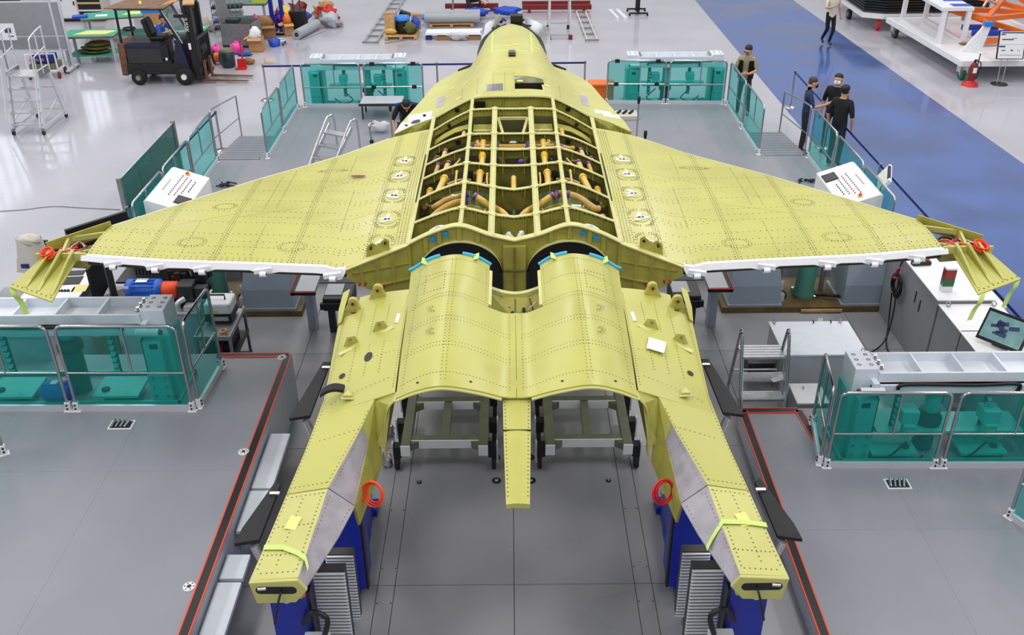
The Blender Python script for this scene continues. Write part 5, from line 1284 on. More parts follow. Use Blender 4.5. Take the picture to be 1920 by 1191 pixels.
part('cloth_top', MB().blob((0, 0, 1.17), (.2, .13, .09), 17, amp=.2), 'cover_cloth', t); part('seat', MB().b0(-.24, .24, -.24, .24, .42, .5), 'black', t, bevel=.03); part('backrest', MB().b0(-.22, .22, .1, .15, .5, 1.1), 'black', t); part('stem', MB().cyl((0, 0, .06), (0, 0, .42), .03), 'charcoal', t)
part('cloth_tag', MB().b0(-.12, .0, -.22, -.2, .78, .85), 'belt', t)
b = MB()
for k in range(5): b.beam((0, 0, .06), (.28*math.cos(k*1.257), .28*math.sin(k*1.257), .05), .04, .04); b.ball((.28*math.cos(k*1.257), .28*math.sin(k*1.257), .03), .03, 8, 6)
part('star_base', b, 'charcoal', t)
# hydraulic power unit
t = thing('hydraulic_unit', 'hydraulic power unit with a blue electric motor on a grey tank', 'pump unit', (-4.93, 11.95, .012))
part('tank', MB().b0(-.62, .5, -.32, .34, 0, .92), 'paint_grey', t, bevel=.01); part('tank_top', MB().b0(-.64, .52, -.34, .36, .92, .94), 'alu_white', t)
mo = part('motor', MB().lathe((-.55, -.05, 1.16), [(.12, 0), (.165, .03), (.165, .1), (.15, .11), (.15, .42), (.165, .43), (.165, .48), (.13, .52)], 22, 'X'), 'motor_blue', t, label='blue motor body')
for k in range(16):
    a = 2*PI*k/16
    part('cooling_fin', MB().box((-.28, -.05+.155*math.cos(a), 1.16+.155*math.sin(a)), (.3, .012, .03), R=Matrix.Rotation(a-PI/2, 3, 'X')), 'motor_blue', mo)
part('terminal_box', MB().b0(-.36, -.2, -.27, -.17, 1.02, 1.15), 'motor_blue', mo, bevel=.01); part('rating_plate', MB().b0(-.38, -.22, -.12, -.02, 1.322, 1.328), 'paint_white', mo)
part('coupling', MB().lathe((-.03, -.05, 1.16), [(.12, 0), (.13, .02), (.13, .2), (.1, .22)], 20, 'X'), 'orange_cable', t, label='orange coupling guard')
part('coupling_base', MB().b0(-.6, .25, -.2, .1, .94, 1.0), 'charcoal', t)
for k in range(4): part('warning_label', MB().b0(-.53+.0, -.46, -.2-.0+.012*k-.02, -.19+.01*k-.02, 1.1+.05*k, 1.14+.05*k), ('paint_white', 'yellow', 'red', 'paint_white')[k], mo)
pb = part('pump_body', MB().b0(.2, .42, -.17, .07, 1.0, 1.28).b0(.42, .6, -.12, .02, 1.04, 1.22), 'charcoal', t, bevel=.015)
rr = random.Random(8)
vb_ = MB()
for k in range(26):
    c = V(rr.uniform(.0, .5), rr.uniform(.1, .32), rr.uniform(1.0, 1.4)); vb_.box(c, (rr.uniform(.05, .14), rr.uniform(.05, .14), rr.uniform(.06, .16)))
part('valve_block', vb_, 'black_soft', pb, kind='stuff')
for k in range(7):
    a = V(rr.uniform(-.1, .35), rr.uniform(.0, .2), 1.15); part('hose', MB().tube(smooth_pts([a, a+V(-.1, .1, .28), a+V(.15, .2, .3), a+V(.25, .1, .05)], 5), .02, 6), 'black', pb)
for k in range(5): part('valve_stem', MB().cyl((.1+.1*k, .2, 1.35), (.1+.1*k, .2, 1.5), .014), 'steel', pb)
part('elbow', MB().tube(smooth_pts([(.22, -.28, .94), (.22, -.28, 1.06), (.3, -.2, 1.1)], 4), .04, 8), 'alu_white', t); part('gauge', MB().lathe((.48, -.32, .98), [(.05, 0), (.05, .03)], 14, 'Y'), 'paint_white', t)
part('drip_tray', MB().b0(.3, .52, -.3, -.1, .95, 1.02), 'alu_white', t)
# utility cart with an instrument
t = thing('utility_cart', 'grey three-tier utility cart beside the near left tower', 'cart', (-4.08, 11.45, .012), .0)
for z in (.12, .48, .84):
    part('tray', MB().b0(-.24, .24, -.42, .42, z, z+.03).b0(-.25, -.23, -.42, .42, z, z+.07).b0(.23, .25, -.42, .42, z, z+.07).b0(-.25, .25, -.43, -.41, z, z+.07), 'galv' if z > .8 else 'charcoal', t, bevel=.006)
for x in (-.23, .23):
    for y in (-.4, .4):
        part('post', MB().b0(x-.018, x+.018, y-.018, y+.018, .1, .9), 'galv', t); c_ = part('caster', MB().cyl((x-.02, y, .05), (x+.02, y, .05), .05, n=14), 'rubber', t)
for k in range(5): part('stored_item', MB().b0(-.2+.08*k, -.14+.08*k, -.3, .3-.05*k, .15, .3+.02*k), ('blue', 'black', 'charcoal', 'dark_navy', 'black')[k], t)
for k in range(4): part('stored_item', MB().b0(-.2+.1*k, -.12+.1*k, -.32, .2, .51, .62+.03*k), ('black', 'charcoal', 'dark_red', 'black')[k], t)
i_ = thing('label_printer', 'white and black desktop instrument on the utility cart', 'instrument', (-4.1, 11.58, .922))
part('body', MB().b0(-.17, .2, -.15, .2, .1, .27), 'paint_white', i_, bevel=.03); part('base', MB().b0(-.17, .2, -.17, .2, 0, .1), 'black', i_, bevel=.01); part('front_plate', MB().b0(-.08, .16, -.175, -.168, .02, .085), 'alu', i_); part('yellow_sticker', MB().b0(-.14, .02, -.155, -.149, .14, .17), 'yellow', i_); part('handle', MB().tube([(-.12, .0, .26), (-.12, .0, .34), (.1, .0, .34), (.1, .0, .26)], .014, 6), 'charcoal', i_)
solo('tape_roll', MB().torus((-3.95, 11.15, .932), .045, .018, (0, 0, 1), 18, 8), 'card', 'roll of brown tape on the utility cart', 'tape')
t = thing('open_carton', 'open cardboard box with white wrapping behind the near left glass rail', 'box', (*P(202, 668, 0).xy, .012), .35)
part('carton', MB().b0(-.2, .2, -.16, -.15, 0, .42).b0(-.2, .2, .15, .16, 0, .42).b0(-.2, -.19, -.16, .16, 0, .42).b0(.19, .2, -.16, .16, 0, .42).b0(-.2, .2, -.16, .16, 0, .02), 'card_dark', t)
part('flap', MB().box((-.27, 0, .46), (.16, .3, .006), R=Matrix.Rotation(.5, 3, 'Y')), 'card', t); part('flap', MB().box((.25, 0, .47), (.14, .3, .006), R=Matrix.Rotation(-.9, 3, 'Y')), 'card_dark', t); part('wrapping', MB().blob((0, 0, .4), (.17, .13, .06), 5), 'tape_white', t)

# ---- right equipment
t = thing('tall_control_cabinet', 'tall grey control cabinet behind the right wing tip, carrying a red and green beacon', 'cabinet', (6.23, 12.2, .012))
part('body', MB().b0(-.38, .38, -.85, .95, 0, 1.2), 'cab_grey', t, bevel=.008); part('top', MB().b0(-.4, .4, -.87, .97, 1.2, 1.215), 'paint_white', t); part('side_slot', MB().b0(-.385, -.38, -.2, -.17, .8, .98).b0(-.385, -.38, -.38, -.35, .75, .93), 'black', t); part('plinth', MB().b0(-.36, .4, -.84, .94, 0, .02), 'black', t)
part('shelf_ledge', MB().b0(.4, .62, -.8, 1.0, 1.02, 1.06), 'paint_white', t)
t = thing('low_control_cabinet', 'long grey control cabinet with a vented box on its side, carrying the tilted monitor', 'cabinet', (6.25, 10.0, .012))
part('body', MB().b0(-.38, .42, -.1, 1.33, 0, 1.14), 'cab_grey', t, bevel=.008); part('top', MB().b0(-.4, .44, -.12, 1.33, 1.14, 1.155), 'paint_white', t); part('joint', MB().b0(-.385, .43, .6, .612, .0, 1.16), 'charcoal', t)
for (x, y) in ((-.3, 1.25), (.32, 1.25)): part('lifting_eye', MB().torus((x, y, 1.2), .035, .01, (1, .5, 0), 14, 6), 'steel', t)
vb_ = part('vent_box', MB().b0(-.62, -.38, -.05, .45, .5, .86), 'cab_grey', t, bevel=.006)
for k in range(8): part('vent_slot', MB().b0(-.58, -.42, 0+.055*k, .025+.055*k, .86, .864), 'black', vb_)
be = thing('beacon_lamp', 'red and green signal beacon on the tall control cabinet', 'signal lamp', (6.04, 11.6, 1.227))
part('base', MB().b0(-.075, .075, -.05, .05, 0, .09), 'paint_white', be, bevel=.006); part('green_lens', MB().b0(-.075, .075, -.05, .05, .09, .2), 'lamp_green', be, bevel=.004); part('red_lens', MB().b0(-.075, .075, -.05, .05, .2, .34), 'lamp_red', be, bevel=.004); part('cap', MB().b0(-.075, .075, -.05, .05, .34, .37), 'paint_white', be, bevel=.006)
pe = thing('control_pendant', 'black push-button pendant on the tall control cabinet', 'remote control', (6.0, 12.4, 1.227), .1)
part('case', MB().b0(-.14, .14, -.05, .05, 0, .06), 'black', pe, bevel=.015)
for k in range(3):
    for j in range(2): part('key', MB().cyl((-.07+.05*k, -.02+.04*j, .06), (-.07+.05*k, -.02+.04*j, .07), .014, n=8), 'paint_white', pe)
part('stop_key', MB().cyl((.1, 0, .06), (.1, 0, .08), .022, n=10), 'red', pe)
cc = thing('cable_coil', 'coil of black cable with red ties hung on the tall control cabinet side', 'cable coil', (5.79, 12.55, .75))
rr = random.Random(12)
for k in range(9): part('loop', MB().torus((.0-.008*(k % 4), rr.uniform(-.03, .03), .05+rr.uniform(-.05, .05)), .16+rr.uniform(-.04, .03), .011, (1, rr.uniform(-.15, .15), 0), 24, 5), 'black', cc)
part('tie', MB().tube(smooth_pts([(-.03, .03, .22), (-.05, .0, .3), (-.03, -.06, .38)], 4), .014, 6), 'red', cc); part('tie', MB().torus((-.03, 0, .18), .05, .012, (0, .4, 1), 12, 5), 'red', cc)
part('lead', MB().tube(smooth_pts([(.0, .05, .2), (.05, .1, .42), (.16, .06, .5)], 5), .011, 6), 'black', cc)
part('lead', MB().tube(smooth_pts([(-.03, -.1, -.05), (-.1, -.3, -.4), (-.25, -.5, -.66), (-.6, -.75, -.715), (-1.0, -.9, -.715)], 6), .012, 6), 'black', cc)
part('lead', MB().tube(smooth_pts([(-.03, .05, -.1), (-.05, -.1, -.5), (-.2, -.6, -.715), (-.1, -1.3, -.715), (.0, -1.8, -.715)], 6), .012, 6), 'black', cc)
mo = thing('tilted_monitor', 'flat monitor with a photo on screen, tilted back on the low control cabinet', 'monitor', (6.2, 10.22, 1.167), -.85)
Rm = Matrix.Rotation(-.55, 3, 'X')
part('bezel', MB().box((0, 0, .24), (.56, .035, .42), R=Rm), 'black', mo, bevel=.006); part('screen', MB().box(V(0, 0, .24)+Rm @ V(0, -.02, 0), (.5, .004, .34), R=Rm), 'screen', mo)
s_ = MB(); rr = random.Random(4)
for k in range(9): s_.box(V(0, 0, .24)+Rm @ V(rr.uniform(-.14, .12), -.0235, rr.uniform(-.08, .08)), (rr.uniform(.05, .14), .002, rr.uniform(.02, .06)), R=Rm @ Matrix.Rotation(rr.uniform(-.5, .5), 3, 'Y'))
part('screen_image', s_, 'ink', mo, kind='stuff'); part('stand', MB().b0(-.1, .1, -.02, .14, 0, .03).beam((0, .08, .02), (0, .02, .2), .06, .03), 'charcoal', mo); part('cable', MB().tube(smooth_pts([(.2, .1, .25), (.3, .18, .1), (.22, .2, .012)], 5), .012, 6), 'black', mo)
t = thing('steel_box', 'large grey steel box with ring bolts on its lid beside the step ladder', 'box', (4.28, 11.38, .012))
part('body', MB().b0(-.55, .56, -.43, .43, 0, .57), 'paint_grey', t); part('lid', MB().b0(-.57, .58, -.45, .45, .57, .6), 'jig_white', t, bevel=.004)
for (x, y) in ((-.5, -.4), (.52, -.4), (-.5, .4), (.45, .4)): part('ring_bolt', MB().torus((x, y, .635), .028, .008, (1, .6, 0), 14, 6), 'steel', t)
for x in (0, .25): part('lid_cable', MB().torus((x, .4, .6), .07, .01, (0, 1, .1), 14, 5, PI), 'black', t)
t = thing('junction_box', 'small grey junction box on the floor under the step ladder', 'box', (3.5, 11.3, .012))
part('body', MB().b0(-.18, .18, -.12, .14, 0, .3), 'charcoal', t); part('plug', MB().cyl((-.22, -.1, .12), (-.16, -.1, .12), .025), 'alu_white', t)
t = thing('white_side_box', 'low white box at the corner of the near right platform', 'box', (3.95, 10.42, .012))
part('body', MB().b0(-.2, .2, -.22, .22, 0, .3), 'cab_grey', t); part('lid', MB().b0(-.21, .21, -.23, .23, .3, .32), 'paint_white', t); part('ring_bolt', MB().torus((-.05, .1, .34), .02, .006, (1, 0, 0), 12, 5), 'steel', t)
# aluminium step ladder
t = thing('step_ladder', 'aluminium step with three ribbed treads and two hoop handrails beside the steel box', 'ladder', (3.35, 10.75, .012))
for sx in (-.31, .31):
    pts = [(sx, -.42, .02), (sx, -.08, .98), (sx, -.02, 1.06), (sx, .05, 1.02), (sx, .32, .02)]
    part('hoop', MB().tube(smooth_pts(pts, 5), .022, 8), 'steel', t); part('stile', MB().beam((sx*.93, -.42, .05), (sx*.93, -.12, .74), .02, .06), 'alu', t)
for k, (y, z) in enumerate(((-.36, .24), (-.26, .48), (-.1, .74))):
    d = .2 if k < 2 else .32
    tr = part('tread', MB().b0(-.28, .28, y, y+d, z-.03, z), 'alu', t)
    for j in range(5): part('tread_rib', MB().b0(-.28, .28, y+.012+j*d/5, y+.03+j*d/5, z, z+.008), 'alu', tr)
part('brace', MB().cyl((-.3, .2, .35), (.3, .2, .35), .015), 'alu', t); part('paper_note', MB().box((.15, -.25, .49), (.12, .09, .003), rz=.4), 'tape_white', t)

# ---- trolleys standing between the tail booms
def trolley(x, label):
    t = thing('engine_trolley', label, 'trolley', (x, 9.2, .012), 0, 'engine trolleys between the tail booms')
    for s_ in (-.475, .475):
        part('rail', MB().b0(s_-.055, s_+.055, 0.02, 1.35, .28, .42), 'olive_frame', t)
        part('rail_end', MB().b0(s_-.058, s_+.058, 0, .02, .278, .422), 'paint_white', t)
        for y in (.12, .62, 1.2):
            cs = part('caster_arm', MB().b0(s_+math.copysign(.06, s_), s_+math.copysign(.16, s_), y-.06, y+.06, .2, .36), 'black', t)
            part('wheel', MB().cyl((s_+math.copysign(.1, s_), y, .1), (s_+math.copysign(.15, s_), y, .1), .1, n=16), 'rubber', cs); part('lever', MB().b0(s_+math.copysign(.16, s_), s_+math.copysign(.18, s_), y-.04, y+.04, .1, .4), 'alu_white', cs)
    for y in (.16, .98):
        cb_ = part('cross_beam', MB().b0(-.42, .42, y, y+.1, .28, .4), 'olive_frame', t); part('beam_face', MB().b0(-.42, .42, y-.012, y, .28, .4), 'paint_white', cb_)
        for s_ in (-1, 1): part('gusset', MB().plate([(s_*.42, y-.01, .29), (s_*.32, y-.01, .29), (s_*.42, y-.08, .29)], (0, 0, .1)), 'olive_frame', cb_)
    part('centre_beam', MB().b0(-.05, .05, .26, .98, .28, .4), 'olive_frame', t)
    return t
trolley(-.84, 'white and olive steel trolley frame seen under the left nacelle'); trolley(.93, 'white and olive steel trolley frame seen under the right nacelle')
for k, (px, py) in enumerate(((728, 790), (725, 845))):
    q = P(px, py, .25); solo('foil_bundle', MB().blob((q.x, q.y, .1), (.07, .07, .11), 20+k, amp=.3), 'alu', ('crumpled silver foil beside the left trolley, upper one', 'crumpled silver foil beside the left trolley, lower one')[k], 'foil')
# ---- jack stands under the tail booms
for s_, nm in ((-1, 'left'), (1, 'right')):
    for k, (yc, xc, ht) in enumerate(((5.45, 1.78, 2.2), (7.35, 1.72, 2.0))):
        t = thing('jack_stand', 'blue jack stand with ribbed metal bellows under the %s tail boom, %s' % (nm, ('rear one', 'front one')[k]), 'jack stand', (s_*xc+X0, yc, .012), 0, 'jack stands')
        col = part('column', MB().b0(-.15, .15, -.2, .16, .15, ht), 'jig_blue', t, bevel=.01)
        part('column_rib', MB().b0(s_*-.17, s_*-.15, -.2, -.12, .15, ht-.1), 'black', col); part('saddle', MB().cyl((0, 0, ht), (0, 0, 2.40), .05), 'steel', t)
        part('base', MB().b0(s_*-.06, s_*.4, -.38, .8, .0, .12), 'jig_blue', t, bevel=.01)
        for (fx, fy) in ((-s_*.0, 1.22), (s_*.3, -.3)) if k == 0 else ((-s_*.0, .2), (-s_*.0, 1.1), (s_*.3, -.1)):
            lg = part('outrigger', MB().plate([(fx-.05, fy, .02), (fx-.05, fy, .18), (fx-.05, fy-.35, .75), (fx-.05, .1, .5), (fx-.05, .1, .02)], (.1, 0, 0)), 'jig_blue', t)
            part('levelling_foot', MB().lathe((fx, fy+.07, .0), [(.07, 0), (.07, .05), (.03, .06), (.03, .22)], 12).ball((fx, fy+.07, .25), .045), 'steel', lg); part('foot_pad', MB().b0(fx-.09, fx+.09, fy-.02, fy+.18, 0, .1), 'jig_blue', lg)
            part('lifting_ring', MB().torus((fx, fy-.14, .55), .045, .012, (1, .3, .2), 14, 6), 'steel', lg)
        # ribbed bellows hung on the inner side
        for (bx0, ya, z0, z1) in (((-.3, -.05, 1.0, 2.16), (-.2, .75, .75, 1.56)) if k == 0 else ()):
            bl = part('bellows', MB().b0(s_*bx0-.12, s_*bx0+.12, ya+.012, ya+.1, z0, z1), 'charcoal', t, label='ribbed metal bellows')
            n = int((z1-z0)/.036)
            for j in range(n):
                z = z0+(z1-z0)*(j+.5)/n
                part('bellows_rib', MB().cyl((s_*bx0-.125, ya, z), (s_*bx0+.125, ya, z), .0125, n=6), 'alu_white', bl)
        if k == 0:
            mt = part('drive_box', MB().b0(s_*-.2-.1, s_*-.2+.1, -.42, -.24, 1.5, 1.72), 'paint_grey', t, bevel=.01); part('drive_hose', MB().tube(smooth_pts([(s_*-.26, -.3, 1.72), (s_*-.3, -.28, 1.9), (s_*-.18, -.26, 1.95), (s_*-.1, -.24, 1.8)], 5), .022, 6), 'black', mt)
            vl = part('valve', MB().cyl((.02, -.3, 2.1), (.02, -.2, 2.3), .025).cyl((-.08, -.28, 2.16), (.1, -.28, 2.16), .014), 'steel', t); part('valve_cap', MB().cyl((.1, -.28, 2.16), (.16, -.28, 2.16), .018), 'orange_cable', vl)
# ---- side ledges between left platform and boom
for k, (a, b) in enumerate((((505, 813), (502, 915)), ((463, 920), (470, 996)), ((420, 1040), (440, 1085)), ((395, 1092), (395, 1191)))):
    pa = P(a[0], a[1], .62); y0 = P(a[0], b[1], .62).y
    t = thing('side_ledge', ('light grey flip ledge beside the left boom, farthest one', 'light grey flip ledge beside the left boom, second from the far end', 'short light grey flip ledge beside the left boom tip', 'long light grey flip ledge at the bottom photo edge')[k], 'ledge', (-2.94, y0, .3), 0, 'flip ledges of the left platform')
    L = pa.y-y0
    part('panel', MB().b0(.0, .24, 0, L, .27, .32), 'jig_white', t, bevel=.006); part('arm', MB().b0(0, .06, .1*L, .2*L, 0, .27), 'paint_grey', t)
    part('arm', MB().b0(0, .06, .8*L, .9*L, 0, .27), 'paint_grey', t)
t = thing('side_ledge', 'light grey flip ledge beside the right boom stand', 'ledge', (2.72, 5.6, .1), 0, 'flip ledges of the right platform'); part('panel', MB().b0(0, .2, 0, .8, .1, .15), 'jig_white', t); part('arm', MB().b0(.12, .2, .3, .4, 0, .1), 'paint_grey', t)
# ================================================================== HALL SURROUNDINGS
# ---- forklift, side on, forks to the right
t = thing('forklift', 'old dark blue and black forklift with a plywood roof, forks pointing right', 'forklift', (-9.55, 26.55, 0), -.03)
ch = part('chassis', MB().plate([(-1.0, -.5, .28), (.72, -.5, .28), (.72, -.5, .5), (.4, -.5, .58), (-1.0, -.5, .58)], (0, 1.0, 0)), 'black_soft', t, bevel=.02)
part('battery_box', MB().b0(-.92, .05, -.48, .48, .58, 1.0), 'charcoal', t, bevel=.015); part('hood', MB().b0(-.95, .1, -.5, .5, 1.0, 1.12), 'dark_navy', t, bevel=.02); part('hood_top', MB().b0(-.9, .05, -.45, .45, 1.12, 1.135), 'charcoal', t)
part('counterweight', MB().plate([(-1.15, -.5, .25), (-.98, -.5, .25), (-.92, -.5, 1.12), (-1.12, -.5, 1.14)], (0, 1.0, 0)), 'rust', t, bevel=.02)
part('cowl', MB().plate([(.3, -.46, .5), (.75, -.46, .4), (.62, -.46, 1.15), (.48, -.46, 1.2)], (0, .92, 0)), 'dark_navy', t, bevel=.015)
part('step_panel', MB().b0(.05, .3, -.49, .49, .58, .66), 'black', t); part('side_box', MB().b0(.06, .26, -.52, -.44, .72, 1.1), 'black', t); part('box_label', MB().b0(.15, .21, -.526, -.52, .68, .75), 'paint_white', t)
st_ = part('seat', MB().b0(-.32, .1, -.24, .24, 1.13, 1.26), 'black', t, bevel=.05); part('seat_back', MB().box((-.36, 0, 1.46), (.14, .46, .5), R=Matrix.Rotation(-.25, 3, 'Y')), 'black', st_, bevel=.05); part('backrest_pad', MB().box((-.28, 0, 1.46), (.04, .34, .36), R=Matrix.Rotation(-.25, 3, 'Y')), 'charcoal', st_, bevel=.02)
part('steering_column', MB().cyl((.5, 0, .9), (.3, 0, 1.22), .03), 'black', t); part('steering_wheel', MB().torus((.28, 0, 1.24), .15, .016, (-.5, 0, 1), 20, 6), 'black', t); part('wheel_knob', MB().ball((.24, -.12, 1.3), .035), 'orange', t)
for y in (-.42, .42):
    part('rear_post', MB().beam((-1.02, y, 1.1), (-1.0, y, 2.02), .05, .05), 'black', t); part('front_post', MB().beam((.62, y, 1.1), (.2, y, 2.02), .06, .06), 'dark_navy', t); part('post_trim', MB().beam((.67, y-.02, 1.12), (.25, y-.02, 2.0), .02, .02), 'alu_white', t)
part('roof_frame', MB().b0(-1.05, .3, -.46, .46, 2.0, 2.05), 'black', t); part('roof_board', MB().plate([(-1.25, -.55, 2.05), (.35, -.55, 2.05), (.45, .75, 2.07), (-.95, .75, 2.07)], (0, 0, .03)), 'plywood', t, label='weathered plywood roof board')
part('roof_flap', MB().plate([(.2, -.3, 2.08), (.45, .2, 2.08), (.5, .7, 2.2), (.35, .6, 2.1)], (0, 0, .01)), 'card', t); part('roof_strap', MB().box((-.5, .1, 2.09), (.06, .4, .01), rz=.4), 'yellow', t)
part('windscreen', MB().plate([(.6, -.38, 1.18), (.6, .38, 1.18), (.24, .38, 1.98), (.24, -.38, 1.98)], (.012, 0, .005)), 'pane_clear', t)
for y in (-.32, .32):
    ma = part('mast_channel', MB().b0(.82, .98, y-.07, y+.07, .1, 2.1), 'black', t); part('mast_rail', MB().b0(.98, 1.02, y-.05, y+.05, .15, 2.05), 'charcoal', ma)
part('mast_plate', MB().b0(.81, .87, -.42, -.39, .9, 2.05), 'black', t); part('mast_crossbar', MB().b0(.55, .95, -.44, -.36, 1.8, 1.88).b0(.85, .95, -.4, .4, 1.95, 2.05), 'black', t)
part('lift_cylinder', MB().cyl((.9, 0, .2), (.9, 0, 1.9), .05), 'charcoal', t); part('mast_wood', MB().box((.9, -.1, 2.13), (.3, .5, .04), rz=.3), 'wood', t)
ca = part('carriage', MB().b0(1.02, 1.1, -.48, .48, .15, .25).b0(1.02, 1.1, -.48, .48, .5, .6), 'black', t)
for k in range(8): part('backrest_bar', MB().b0(1.06, 1.1, -.48+.13*k, -.44+.13*k, .5, 1.25), 'black', ca)
part('backrest_top', MB().b0(1.05, 1.11, -.5, .5, 1.22, 1.28), 'charcoal', ca)
for y in (-.3, .18): part('fork', MB().b0(1.1, 1.15, y-.05, y+.05, .06, .62).plate([(1.1, y-.05, .05), (2.25, y-.05, .05), (2.3, y-.05, .065), (1.15, y-.05, .1)], (0, .1, 0)), 'rust', ca)
ho_ = MB()
for k in range(4): ho_.tube(smooth_pts([(1.02, -.2+.1*k, .7), (1.12, -.25+.1*k, .85), (1.06, -.2+.12*k, 1.0)], 4), .02, 6)
part('hoses', ho_, 'charcoal', ca, kind='stuff')
for (x, r, w) in ((-.68, .21, .16), (.6, .24, .18)):
    for y in (-.5, .5):
        wh = part('wheel', MB().lathe((x, y-w/2, r), [(r*.62, 0), (r*.95, .01), (r, .04), (r, w-.04), (r*.95, w-.01), (r*.62, w)], 22, 'Y'), 'rubber', t); part('hub', MB().lathe((x, y-w/2-.02, r), [(r*.3, 0), (r*.55, .03), (r*.6, w+.02), (r*.3, w+.04)], 16, 'Y'), 'charcoal', wh); part('hub_cap', MB().cyl((x, y-w/2-.035, r), (x, y-w/2-.015, r), r*.32, n=14), 'paint_white' if x > 0 else 'galv', wh)
text('mast_lettering', 'FUSSK', .15, 'paper', t, (.84, -.424, 1.62), (PI/2, PI/2, 0)); part('mast_label', MB().b0(.81, .88, -.426, -.42, .95, 1.12), 'paper', t)
# ---- rolling access ladder, left edge
t = thing('rolling_ladder', 'aluminium rolling access ladder with chequered platform and railings at the left edge', 'ladder', (-11.55, 22.5, 0), .0)
Wd = .36; zt = 1.3
for sx in (-Wd, Wd):
    part('front_stile', MB().beam((sx, -.5, .12), (sx, -.12, zt), .05, .1), 'alu_white', t); part('rear_leg', MB().beam((sx*1.05, .75, .1), (sx*.98, .45, zt), .05, .08), 'alu_white', t)
    part('base_bar', MB().beam((sx, -.5, .16), (sx, .75, .16), .04, .05), 'alu_white', t); part('diagonal', MB().cyl((sx, -.4, .3), (sx, .7, .62), .018), 'alu', t)
    part('handrail', MB().tube(smooth_pts([(sx*1.08, -.72, .25), (sx*1.08, -.35, 1.35), (sx*1.08, -.22, 2.05), (sx*1.08, -.12, 2.2), (sx*1.08, .48, 2.3), (sx*1.08, .52, 2.2), (sx*1.08, .46, zt)], 5), .018, 8), 'alu_white', t)
    part('rail_post', MB().cyl((sx*1.08, .12, zt), (sx*1.08, .14, 2.24), .016), 'alu_white', t); part('mid_rail', MB().cyl((sx*1.08, -.2, 1.75), (sx*1.08, .5, 1.85), .014), 'alu_white', t); part('rail_post', MB().cyl((sx*1.08, -.3, .55), (sx*1.08, -.16, 1.75), .016), 'alu_white', t)
    for y in (-.55, .78): cs = part('caster', MB().cyl((sx-.02, y, .06), (sx+.02, y, .06), .06, n=14), 'rubber', t); part('caster_fork', MB().b0(sx-.03, sx+.03, y-.03, y+.03, .08, .16), 'galv', cs)
    part('side_tray', MB().b0(sx-.03*1, sx+.03, -.14, .46, zt-.05, zt+.12), 'alu', t)
for k in range(4): z = .27+.26*k; y = lerp(-.5, -.12, (z-.12)/(zt-.12)); part('tread', MB().b0(-Wd, Wd, y-.12, y+.08, z-.03, z), 'alu', t)
dk_ = part('platform', MB().b0(-Wd, Wd, -.14, .46, zt-.03, zt), 'alu', t)
cq = MB()
for i in range(12):
    for j in range(10):
        if (i+j) % 2: cq.box((-Wd+.03+.06*i, -.11+.06*j, zt+.003), (.045, .02, .006), rz=.7)
part('platform_studs', cq, 'paint_white', dk_, kind='stuff'); part('cross_bar', MB().cyl((-Wd, .55, .85), (Wd, .55, .85), .018), 'alu', t); part('cross_bar', MB().cyl((-Wd, .72, .25), (Wd, .72, .25), .018), 'alu', t)
# ---- grey partition board
t = thing('partition_board', 'grey panelled partition board on castors at the upper left', 'partition', (-12.9, 27.6, 0), .02)
part('upper_panel', MB().b0(-4.0, .15, -.02, .02, 1.0, 1.92), 'cab_grey', t); part('lower_panel', MB().b0(-4.0, .15, -.02, .02, .62, .97), 'cab_grey', t); part('rail', MB().b0(-4.0, .15, -.025, .025, .97, 1.0), 'alu_white', t); part('top_rail', MB().b0(-4.0, .2, -.025, .025, 1.92, 1.96), 'alu_white', t); part('bottom_rail', MB().b0(-4.0, .15, -.025, .025, .58, .62), 'alu_white', t)
for x in (-.05, .2): part('post', MB().b0(x-.03, x+.03, -.03, .03, .08, 1.96), 'alu_white', t)
f_ = part('foot', MB().b0(.12, .22, -.4, .4, .05, .1), 'alu_white', t)
for y in (-.36, .36): part('caster', MB().cyl((.15, y, .035), (.19, y, .035), .035), 'rubber', f_)
t = thing('notice_board', 'small white notice board at the left photo edge', 'sign', (-13.75, 26.9, 0)); part('board', MB().b0(-.9, -.02, -.01, .01, 1.05, 1.5), 'paper', t); part('print', MB().b0(-.3, -.12, -.014, -.01, 1.25, 1.38).b0(-.24, -.08, -.014, -.01, 1.14, 1.17), 'ink', t); part('leg', MB().cyl((-.5, 0, 0), (-.5, 0, 1.05), .02), 'galv', t)
# ---- benches
def bench(label, x, y, L, W, rz, shelf=True, h=.8):
    t = thing('work_bench', label, 'workbench', (x, y, 0), rz, 'green-topped workbenches')
    part('top', MB().b0(-L/2, L/2, -W/2, W/2, h-.05, h), 'plywood', t); part('mat', MB().b0(-L/2+.01, L/2-.01, -W/2+.01, W/2-.01, h, h+.006), 'green_mat', t)
    for sx in (-1, 1):
        for sy in (-1, 1): part('leg', MB().b0(sx*(L/2-.1)-.035, sx*(L/2-.1)+.035, sy*(W/2-.08)-.035, sy*(W/2-.08)+.035, 0, h-.05), 'paint_grey', t)
    if shelf: part('shelf', MB().b0(-L/2+.1, L/2-.1, -W/2+.08, W/2-.08, .2, .23), 'green_mat', t)
    return t
bench('green-topped workbench holding a yellow sheet and khaki cloths below, behind the rolling ladder', -12.45, 28.7, 1.55, .95, .08)
solo('pattern_sheet', MB().prism([(-12.9, 28.45), (-11.95, 28.5), (-11.75, 28.95), (-12.65, 28.95)], .808, .814), 'paper_yellow', 'yellow sheet on the nearest green workbench', 'sheet')
for k in range(3): solo('folded_cover', MB().blob((-12.45+.1*k, 28.65, .3+.11*k), (.5-.06*k, .3, .055), 30+k, amp=.12), 'khaki', ('khaki folded cover under the nearest workbench, lowest', 'khaki folded cover under the nearest workbench, middle', 'khaki folded cover under the nearest workbench, top')[k], 'cover', 'folded khaki covers')
